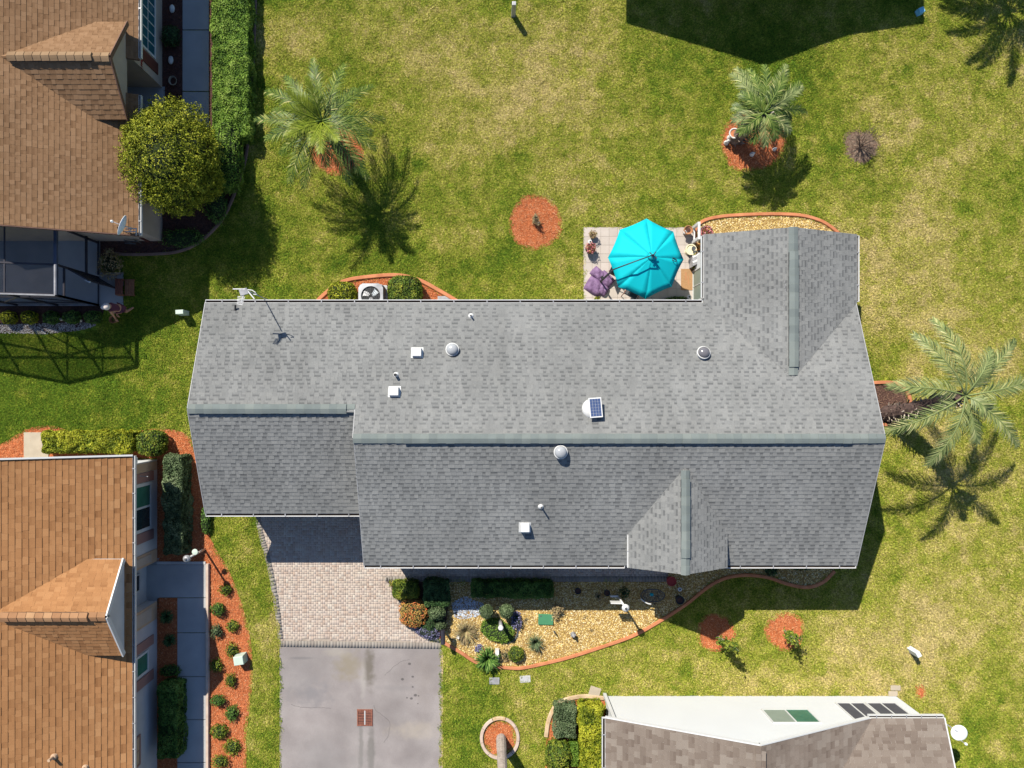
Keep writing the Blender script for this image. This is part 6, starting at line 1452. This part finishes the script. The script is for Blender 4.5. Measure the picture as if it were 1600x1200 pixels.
for px, py, w, l_ in ((1398, 1074, 15, 'upper of two pale blocks at the right corner of the white house'), (1394, 1083, 14, 'lower of two pale blocks at the right corner of the white house')):
    b_ = L(px, py); t = thing('splash_block', l_, 'splash block', b_); mb = MB(); mb.box(b_ + Vector((0, 0, .04)), (w * U, 7.5 * U, .08)); mb.build('block', M['pad'], t, bevel=.01)
# satellite dishes
def dish(name, label, c, nrm, rx, ry, mast, mt='dish'):
    t = thing(name, label, 'satellite dish', mast[0]); n = Vector(nrm).normalized(); up = Vector((0, 0, 1)); sx = up.cross(n).normalized() if abs(n.z) < .98 else Vector((1, 0, 0)); sy = n.cross(sx).normalized()
    Mx = Matrix((sx, sy, n)).transposed(); mb = MB(); q = [(.01, -.085), (.35, -.073), (.7, -.04), (1, 0), (1.0, .012), (.7, -.03), (.35, -.062), (.01, -.073)]
    mb.lathe(c, [(r_ * rx, z_) for r_, z_ in q[:4]] + [(r_ * rx, z_) for r_, z_ in q[4:]], 28, sy=ry / rx, M=Mx); mb.build('reflector', M[mt], t, smooth=True)
    mb = MB(); mb.tube([Vector(p) for p in mast] + [Vector(c) - n * .08], .022, 8); mb.build('mount', M['grey'], t)
    f = Vector(c) + n * .42 - sy * ry * .9; mb = MB(); mb.tube([Vector(c) - n * .05 - sy * ry * .9, f], .013, 6); mb.build('feed_arm', M['grey'], t)
    mb = MB(); mb.ball(f, .05, 10, sc_=(1, 1, 1.4)); mb.build('receiver', M['dish'], t)
    return t
c = L(1498.5, 1145, 95); dish('satellite_dish', 'round white satellite dish beyond the right end of the white house roof', c, (-.1, .12, 1), .3, .27, [E(641, 466, 99), E(650, 466, 92)])
c = L(191, 352, 135); t = dish('satellite_dish', 'white satellite dish seen edge on at the corner of the brown roof', c, (-.86, .34, .25), .36, .33, [E(-508, -232, 114), E(-500, -236, 120)])
for k, (a, b) in enumerate((((195, 362), (214, 362)), ((196, 358), (214, 357)), ((213, 357), (213, 368)))):
    mb = MB(); mb.bar(L(*a, 122), L(*b, 116), .03); mb.build('strut', M['grey'], t)
# wooden steps outside the porch
ws = thing('wooden_steps', 'two level brown slatted wooden steps outside the porch door', 'steps', L(199, 450))
for k in range(4):
    mb = MB(); mb.box(L(187.5 + k * 2.9, 449.5) + Vector((0, 0, .3)), (2.6 * U, 24.5 * U, .035)); mb.build('slat', M['wood_red'], ws)
for k in range(5):
    mb = MB(); mb.box(L(200 + k * 2.9, 450.5) + Vector((0, 0, .17)), (2.6 * U, 24.5 * U, .035)); mb.build('slat', M['wood'], ws)
for y in (438, 462):
    mb = MB(); mb.box(L(191.5, y) + Vector((0, 0, .15)), (11 * U, .04, .28)); mb.box(L(205.5, y) + Vector((0, 0, .08)), (13 * U, .04, .14)); mb.build('stringer', M['wood'], ws)
b_ = L(203, 378); t = thing('folded_rack', 'dark metal rack folded against the brown house below the eave', 'rack', b_)
for k in range(3): mb = MB(); mb.bar(L(205, 376 + k * 4) + Vector((0, 0, .3 + k * .1)), L(222, 377 + k * 4) + Vector((0, 0, .3 + k * .1)), .04); mb.build('rail', M['dark_grey'], t)
for x in (206, 221): mb = MB(); mb.bar(L(x, 380), L(x, 380) + Vector((0, 0, .6)), .03); mb.build('upright', M['dark_grey'], t)
mb = MB(); mb.box(L(233, 376) + Vector((0, 0, .35)), (.12, .12, .7)); o = mb.build('downpipe', M['shutter_red'], ha)

# ============================================================= palms
def frond(parent, c, az, ln, rise, droop, mt, nl=46, lw=.010, ll=.42, curl=0.0, seed=0, zlift=0, keel=.5):
    "az: picture angle (0 right, 90 up), ln metres"
    rr = random.Random(seed); a = math.radians(az); pts = []; n = 14
    for i in range(n + 1):
        t = i / n; ang = a + math.radians(curl) * t * t; 
        x = c.x + ln * t * math.cos(a) + ln * t * t * curl * .008 * -math.sin(a); y = c.y + ln * t * math.sin(a) + ln * t * t * curl * .008 * math.cos(a)
        pts.append(Vector((x, y, c.z + rise * ln * t - droop * ln * t * t)))
    mb = MB(); mb.tube(pts, [.03 * (1 - .8 * i / n) + .004 for i in range(n + 1)], 5)
    V = []; F = []; T = []
    f = mb.build('frond', mt, parent, smooth=True)
    def at(t): q = t * n; i = min(int(q), n - 1); return pts[i].lerp(pts[i + 1], q - i)
    for i in range(nl):
        t = .14 + .86 * (i + .5) / nl; p = at(t); d = (at(min(1, t + .03)) - at(t - .03)).normalized(); side = Vector((d.y, -d.x, 0)).normalized(); upv = side.cross(d).normalized()
        if upv.z < 0: upv = -upv
        le = ll * (math.sin(math.pi * (t * .82 + .14)) ** .6) * rr.uniform(.8, 1.1); sw = .7 + .9 * t
        for sg in (-1, 1):
            dirv = (side * sg + d * sw * rr.uniform(.8, 1.2) + upv * rr.uniform(.1, .5) * keel).normalized(); tn_ = min(1, max(0, rr.gauss(.45, .22)))
            wv = dirv.cross(upv).normalized() * lw
            a1 = p; a2 = p + dirv * le * .5 + Vector((0, 0, .01)); a3 = p + dirv * le * .98 - Vector((0, 0, le * rr.uniform(.12, .4))); k = len(V)
            V += [a1 - wv * .6, a1 + wv * .6, a2 - wv, a2 + wv, a3 - wv * .15, a3 + wv * .15]; F += [(k, k + 1, k + 3, k + 2), (k + 2, k + 3, k + 5, k + 4)]; T += [tn_, tn_]
    mesh_np('leaflets', [tuple(v) for v in V], F, mt, tone=T, parent=f)
    return f
def palm_trunk(parent, pts, rs, boots=0, mt='bark', seed=1):
    mb = MB(); P = smooth([(p.x, p.y) for p in pts], 6); n = len(P); rr = random.Random(seed); Z = []
    for i in range(n):
        q = i / (n - 1) * (len(pts) - 1); k = min(int(q), len(pts) - 2); Z.append((pts[k].lerp(pts[k + 1], q - k).z, rs[k] + (rs[k + 1] - rs[k]) * (q - k)))
    mb.tube([Vector((P[i][0], P[i][1], Z[i][0])) for i in range(n)], [z_[1] * (1 + .08 * (i % 2)) for i, z_ in enumerate(Z)], 12)
    tk = mb.build('trunk', M[mt], parent)
    if boots:
        V = MB()
        for i in range(boots):
            t = rr.random() * .97; q = t * (n - 1); k = min(int(q), n - 2); c = Vector((P[k][0], P[k][1], Z[k][0])).lerp(Vector((P[k + 1][0], P[k + 1][1], Z[k + 1][0])), q - k); r_ = Z[k][1]
            a = rr.uniform(0, 6.28); d = Vector((math.cos(a), math.sin(a), 0)); u_ = Vector((0, 0, 1)); s = Vector((-d.y, d.x, 0)); l = rr.uniform(.16, .42)
            b = c + d * r_ * .8; e = b + d * l * .6 + u_ * l * rr.uniform(.4, 1.1)
            V.add([b - s * .04, b + s * .04, b + u_ * .03, e - s * .018, e + s * .018, e + u_ * .012], [(0, 1, 4, 3), (1, 2, 5, 4), (2, 0, 3, 5), (3, 4, 5)], tone=rr.random())
        V.build('leaf_stubs', M['stub'], tk)
    return tk
# big palm upper left
p1 = thing('palm_tree', 'large full crowned palm in the upper left lawn', 'palm tree', E(-236, -388))
c1 = L(503, 190, 118); palm_trunk(p1, [E(-236, -388, 0), E(-236, -389, 60), Vector((c1.x, c1.y, c1.z))], [.2, .17, .12], 60)
rr = random.Random(3)
for i in range(20):
    az = i * 18 + rr.uniform(-6, 6); young = i % 6 == 5
    frond(p1, c1 + Vector((0, 0, rr.uniform(-.1, .1))), az, rr.uniform(2.0, 2.5) * (.78 if i % 3 == 0 else 1), rr.uniform(.15, .6), rr.uniform(.35, .75), M['frond'], 32, .015, .5, rr.uniform(-14, 14), i)
for i in range(9):
    frond(p1, c1, 100 + i * 25 + rr.uniform(-10, 10), rr.uniform(1.0, 1.4), rr.uniform(.8, 1.2), rr.uniform(.2, .5), M['frond_yellow'], 34, .012, .42, rr.uniform(-10, 10), 60 + i)
# short palm top right
p2 = thing('palm_tree', 'short dark palm on the red mulch with white statues', 'palm tree', E(393, -404))
c2 = L(1193, 177, 92); palm_trunk(p2, [E(382, -402, 0), E(386, -403, 40), Vector((c2.x, c2.y, c2.z))], [.24, .22, .14], 70)
for i, az in enumerate((110, 98, 84, 70, 55, 40, 25, 8, -8, -25, -42, -60, -85, -110, -135, -165, 165, 140, 125, 62)):
    up_ = 1 if 0 < az < 130 else .62
    frond(p2, c2 + Vector((0, 0, rr.uniform(-.1, .1))), az + rr.uniform(-5, 5), rr.uniform(1.6, 2.0) * up_, rr.uniform(.2, .7), rr.uniform(.3, .65), M['frond'] if i % 3 else M['frond_blue'], 40, .013, .44, rr.uniform(-14, 14), 100 + i)
# leaning palm on the right
p3 = thing('palm_tree', 'tall leaning palm with few blue green fronds at the right', 'palm tree', E(618, 26))
c3 = L(1508, 618, 166); palm_trunk(p3, [E(620, 26, 0), E(628, 20, 50), E(638, 8, 105), Vector((c3.x - .1, c3.y, c3.z - .2))], [.31, .28, .23, .16], 230, 'bark_dark', 5)
for i, (dx, dy, cu, z_) in enumerate(((-64, -98, 10, .5), (-20, -118, 24, .6), (66, -92, -14, .5), (22, -72, -20, .9), (-108, -28, 14, .5), (-112, 66, -8, .3), (-34, 110, -16, .4), (16, 74, 14, .2), (92, 66, -12, .4), (112, -18, 10, .5), (30, 25, 0, 1.2))):
    ln = math.hypot(dx, dy) * U * .9; frond(p3, c3, math.degrees(math.atan2(-dy, dx)), ln, z_, z_ * .7 + .2, M['frond_blue'], 56, .014, .56, cu * 1.2, 200 + i, keel=.3)
p5 = thing('palm_tree', 'tall palm beyond the top right corner whose fronds shade the lawn', 'palm tree', E(722, -738))
c5 = E(722, -738, 165); palm_trunk(p5, [E(722, -738, 0), E(724, -738, 80), Vector((c5.x, c5.y, c5.z))], [.22, .18, .13], 40)
for i in range(17): frond(p5, c5, i * 21 + rr.uniform(-7, 7), rr.uniform(2.2, 2.9), rr.uniform(.1, .5), rr.uniform(.3, .6), M['frond'], 44, .02, .55, rr.uniform(-14, 14), 500 + i)
# palm whose bare trunk leaves the picture at the bottom
p4 = thing('palm_tree', 'bare palm trunk in the white ring at the bottom edge', 'palm tree', L(783, 1152))
b_ = L(783, 1153); palm_trunk(p4, [b_, b_ + Vector((.02, -.05, 4)), b_ + Vector((.0, -.2, 8))], [.19, .15, .12], 0, 'bark_grey')
for i in range(12): frond(p4, b_ + Vector((0, -.2, 8)), i * 30, 1.5, .5, .6, M['frond'], 24, .016, .4, 0, 300 + i)
# saplings
twiggy('sapling', 'young leafy sapling in the half shaded mulch disc', 'young tree', 1120, 994, 66, .13, M['leaf_mix'], 5, 2, .055, 4, None, 'bark_grey', .016, 12)
twiggy('sapling', 'young leafy sapling in the bright red mulch disc', 'young tree', 1226, 985, 52, .13, M['leaf_mix'], 5, 2, .05, 4, None, 'bark_grey', .014, 13)
twiggy('leafless_shrub', 'leafless grey branched shrub in the bare soil patch', 'shrub', 1344, 229, 30, .8, LG, 11, 3, .02, 0, None, 'bark', .02, 14)
twiggy('stump_shrub', 'small cut back stump with short stalks in the red mulch disc', 'stump', 834, 346, 20, .35, M['leaf_tan'], 12, 1, .03, 6, None, 'bark_grey', .022, 15)

# ============================================================= crouching person beside the porch
pr = thing('person', 'person crouching in the shade beside the porch in a pale cap, arms bare', 'person', L(186, 484))
def skin_body(name, verts, edges, radii, mt, parent, root=0, sub=2):
    me = bpy.data.meshes.new(name); me.from_pydata([tuple(Vector(v) - org(parent)) for v in verts], edges, []); o = link(name, me, parent)
    o.modifiers.new('skin', 'SKIN'); sv = me.skin_vertices[0].data
    for i, r_ in enumerate(radii): sv[i].radius = (r_, r_) if not hasattr(r_, '__len__') else r_; sv[i].use_root = (i == root)
    s = o.modifiers.new('sub', 'SUBSURF'); s.levels = sub; s.render_levels = sub; me.materials.append(mt); return o
hp = L(187, 480)   # hips (over the ground)
def Q(px, py, z): return L(px, py, z)
hipc = Q(187, 482, 26); chest = Q(175, 480, 40); neck = Q(170, 479.5, 45); headp = Q(166, 479, 50)
shR = Q(172, 485, 42); elR = Q(178, 494, 26); haR = Q(181, 499, 12)
shL = Q(173, 475, 42); elL = Q(180, 480, 30); haL = Q(183, 492, 13)
kR = Q(178, 488, 24); fR = Q(190, 488, 4); kL = Q(197, 487, 14); fL = Q(206, 482, 4)
verts = [hipc, Q(181, 481, 34), chest, neck, shR, shL, elR, haR, elL, haL, Q(188, 485.5, 25), Q(189, 479, 25), kR, fR, kL, fL, Q(184, 490, 3), Q(209, 480, 3), Q(168.5, 479.2, 47)]
edges = [(0, 1), (1, 2), (2, 3), (2, 4), (2, 5), (4, 6), (6, 7), (5, 8), (8, 9), (0, 10), (0, 11), (10, 12), (12, 13), (11, 14), (14, 15), (13, 16), (15, 17), (3, 18)]
rad = [(.15, .12), (.14, .12), (.17, .12), .055, .07, .07, .042, .028, .042, .028, .09, .09, .065, .04, .06, .04, .03, .03, .05]
skin_body('body', verts, edges, rad, M['skin'], pr)
ctop = [hipc, Q(181, 481, 34), chest, shR, shL]; skin_body('shirt', ctop + [Q(172.8, 485.8, 40.5), Q(173.6, 474.6, 40.5)], [(0, 1), (1, 2), (2, 3), (2, 4), (3, 5), (4, 6)], [(.165, .135), (.155, .135), (.185, .135), .085, .085, .075, .075], M['shirt'], pr)
skin_body('shorts', [hipc, Q(188, 485.5, 25), Q(189, 479, 25), Q(184, 487, 24.6), Q(192, 482, 20)], [(0, 1), (0, 2), (1, 3), (2, 4)], [(.17, .14), .105, .105, .09, .09], M['shirt'], pr)
mb = MB(); mb.ball(headp, .105, 16, sc_=(1.1, .9, 1.1)); hd_ = mb.build('head', M['skin'], pr, smooth=True)
f_ = headp + Vector((-.09, -.01, -.05)); mb = MB(); mb.ball(f_ + Vector((-.02, 0, -.01)), .02, 8); mb.build('nose', M['skin'], hd_)
for s in (-1, 1):
    mb = MB(); mb.ball(f_ + Vector((.0, s * .035, .015)), .012, 8); mb.build('eye', M['dark_grey'], hd_); mb = MB(); mb.ball(headp + Vector((0, s * .095, -.01)), .025, 8, sc_=(1, .4, 1.3)); mb.build('ear', M['skin'], hd_)
mb = MB(); mb.lathe(headp + Vector((.01, 0, .01)), [(.135, -.03), (.13, .03), (.105, .085), (.06, .115), (.01, .125)], 20); mb.lathe(headp + Vector((-.11, -.03, -.005)), [(.1, 0), (.1, .015), (.02, .02)], 16, sx=1, sy=.8); mb.build('cap', M['hat'], pr, smooth=True)
for h_, dd in ((haR, Vector((.25, -.55, -.75))), (haL, Vector((.2, -.6, -.75)))):
    dd.normalize(); sd_ = dd.cross(Vector((0, 0, 1))).normalized()
    vs = [h_, h_ + dd * .05]; ed = [(0, 1)]; ra = [.028, .03]
    for k, (off, l_) in enumerate(((-.028, .06), (-.01, .075), (.01, .07), (.028, .055))):
        i0 = len(vs); vs += [h_ + dd * .07 + sd_ * off, h_ + dd * (.07 + l_ * .55) + sd_ * off * 1.1, h_ + dd * (.065 + l_) + sd_ * off * 1.1 + Vector((0, 0, -.012))]; ed += [(1, i0), (i0, i0 + 1), (i0 + 1, i0 + 2)]; ra += [.01, .009, .008]
    i0 = len(vs); vs += [h_ + dd * .03 + sd_ * .045, h_ + dd * .06 + sd_ * .06]; ed += [(0, i0), (i0, i0 + 1)]; ra += [.011, .009]
    skin_body('hand', vs, ed, ra, M['skin'], pr, sub=1)
bk = thing('bucket', 'orange tan basket in front of the crouching person', 'basket', L(180, 500)); mb = MB(); mb.lathe(L(180, 500), [(.1, 0), (.14, .2), (.15, .2), (.12, .03)], 16); mb.build('basket_body', M['terracotta'], bk)

# ============================================================= grass blades over the lawn
def clump(name, seed):
    rr = np.random.RandomState(seed); V = []; F = []; T = []
    for i in range(46):
        a = rr.uniform(0, 6.28); r_ = .13 * math.sqrt(rr.uniform()); x, y = r_ * math.cos(a), r_ * math.sin(a); a2 = rr.uniform(0, 6.28); l = rr.uniform(.035, .075); w = rr.uniform(.004, .0075); ln = rr.uniform(.4, 1.2)
        d = np.array([math.cos(a2), math.sin(a2)]); s = np.array([-d[1], d[0]]) * w; k = len(V)
        b = np.array([x, y]); m_ = b + d * l * .45 * ln; e = b + d * l * ln
        V += [(*(b - s), 0), (*(b + s), 0), (*(m_ - s), l * .6), (*(m_ + s), l * .6), (*e, l * .75)]
        t_ = rr.uniform(0, 1); F += [(k, k + 1, k + 3, k + 2), (k + 2, k + 3, k + 4, k + 4)]; T += [t_, t_]
    me = bpy.data.meshes.new(name); me.from_pydata(V, [], [f if f[2] != f[3] else f[:3] for f in F])
    a = me.attributes.new('tone', 'FLOAT', 'FACE'); a.data.foreach_set('value', T); me.materials.append(GM)
    return bpy.data.objects.new(name, me)
GM = lawn_material('grass_blades', True)
col = bpy.data.collections.new('grass_clumps')
for s in range(5): col.objects.link(clump('grass_clump', s))
x = NR.uniform(-25, 1625, 240000 * 1); y = NR.uniform(-25, 1225, len(x)); keep = np.ones(len(x), bool)
for e in EXCL: keep &= ~inpoly(x, y, e)
for e in ([(765 - 395, 495), (765 + 510, 495), (765 + 510, 840), (765 - 170, 840), (765 - 170, 765), (765 - 395, 765)], [(1083, 400), (1275, 400), (1275, 500), (1083, 500)], [(-60, -60), (250, -60), (250, 375), (-60, 375)]): keep &= ~inpoly(x, y, e)
x = x[keep]; y = y[keep]; x = x[:85000]; y = y[:85000]
me = bpy.data.meshes.new('grass'); me.vertices.add(len(x)); me.vertices.foreach_set('co', np.stack([(x - CX) * U, -(y - CY) * U, np.full(len(x), .002)], 1).astype(np.float32).ravel())
a = me.attributes.new('dry', 'FLOAT', 'POINT'); a.data.foreach_set('value', lawn_tone(x, y).astype(np.float32))
go = link('grass', me); tag(go, 'short mown grass blades, green with straw coloured dry patches', 'grass', kind='stuff')
ng = bpy.data.node_groups.new('scatter_grass', 'GeometryNodeTree'); ng.interface.new_socket('Geometry', in_out='INPUT', socket_type='NodeSocketGeometry'); ng.interface.new_socket('Geometry', in_out='OUTPUT', socket_type='NodeSocketGeometry')
gn = ng.nodes; gk = ng.links; gi = gn.new('NodeGroupInput'); gout = gn.new('NodeGroupOutput'); m2p = gn.new('GeometryNodeMeshToPoints'); iop = gn.new('GeometryNodeInstanceOnPoints'); ci = gn.new('GeometryNodeCollectionInfo')
ci.inputs['Collection'].default_value = col; ci.inputs['Separate Children'].default_value = True; ci.inputs['Reset Children'].default_value = True
rv = gn.new('FunctionNodeRandomValue'); rv.data_type = 'FLOAT_VECTOR'; rv.inputs[1].default_value = (0.1, 0.1, 6.283)
rs = gn.new('FunctionNodeRandomValue'); rs.data_type = 'FLOAT'; rs.inputs[2].default_value = .7; rs.inputs[3].default_value = 1.35; rs.inputs['Seed'].default_value = 4
gk.new(gi.outputs[0], m2p.inputs['Mesh']); gk.new(m2p.outputs[0], iop.inputs['Points']); gk.new(ci.outputs[0], iop.inputs['Instance']); iop.inputs['Pick Instance'].default_value = True
gk.new(rv.outputs[0], iop.inputs['Rotation']); gk.new(rs.outputs[1], iop.inputs['Scale']); gk.new(iop.outputs[0], gout.inputs[0])
md = go.modifiers.new('scatter', 'NODES'); md.node_group = ng
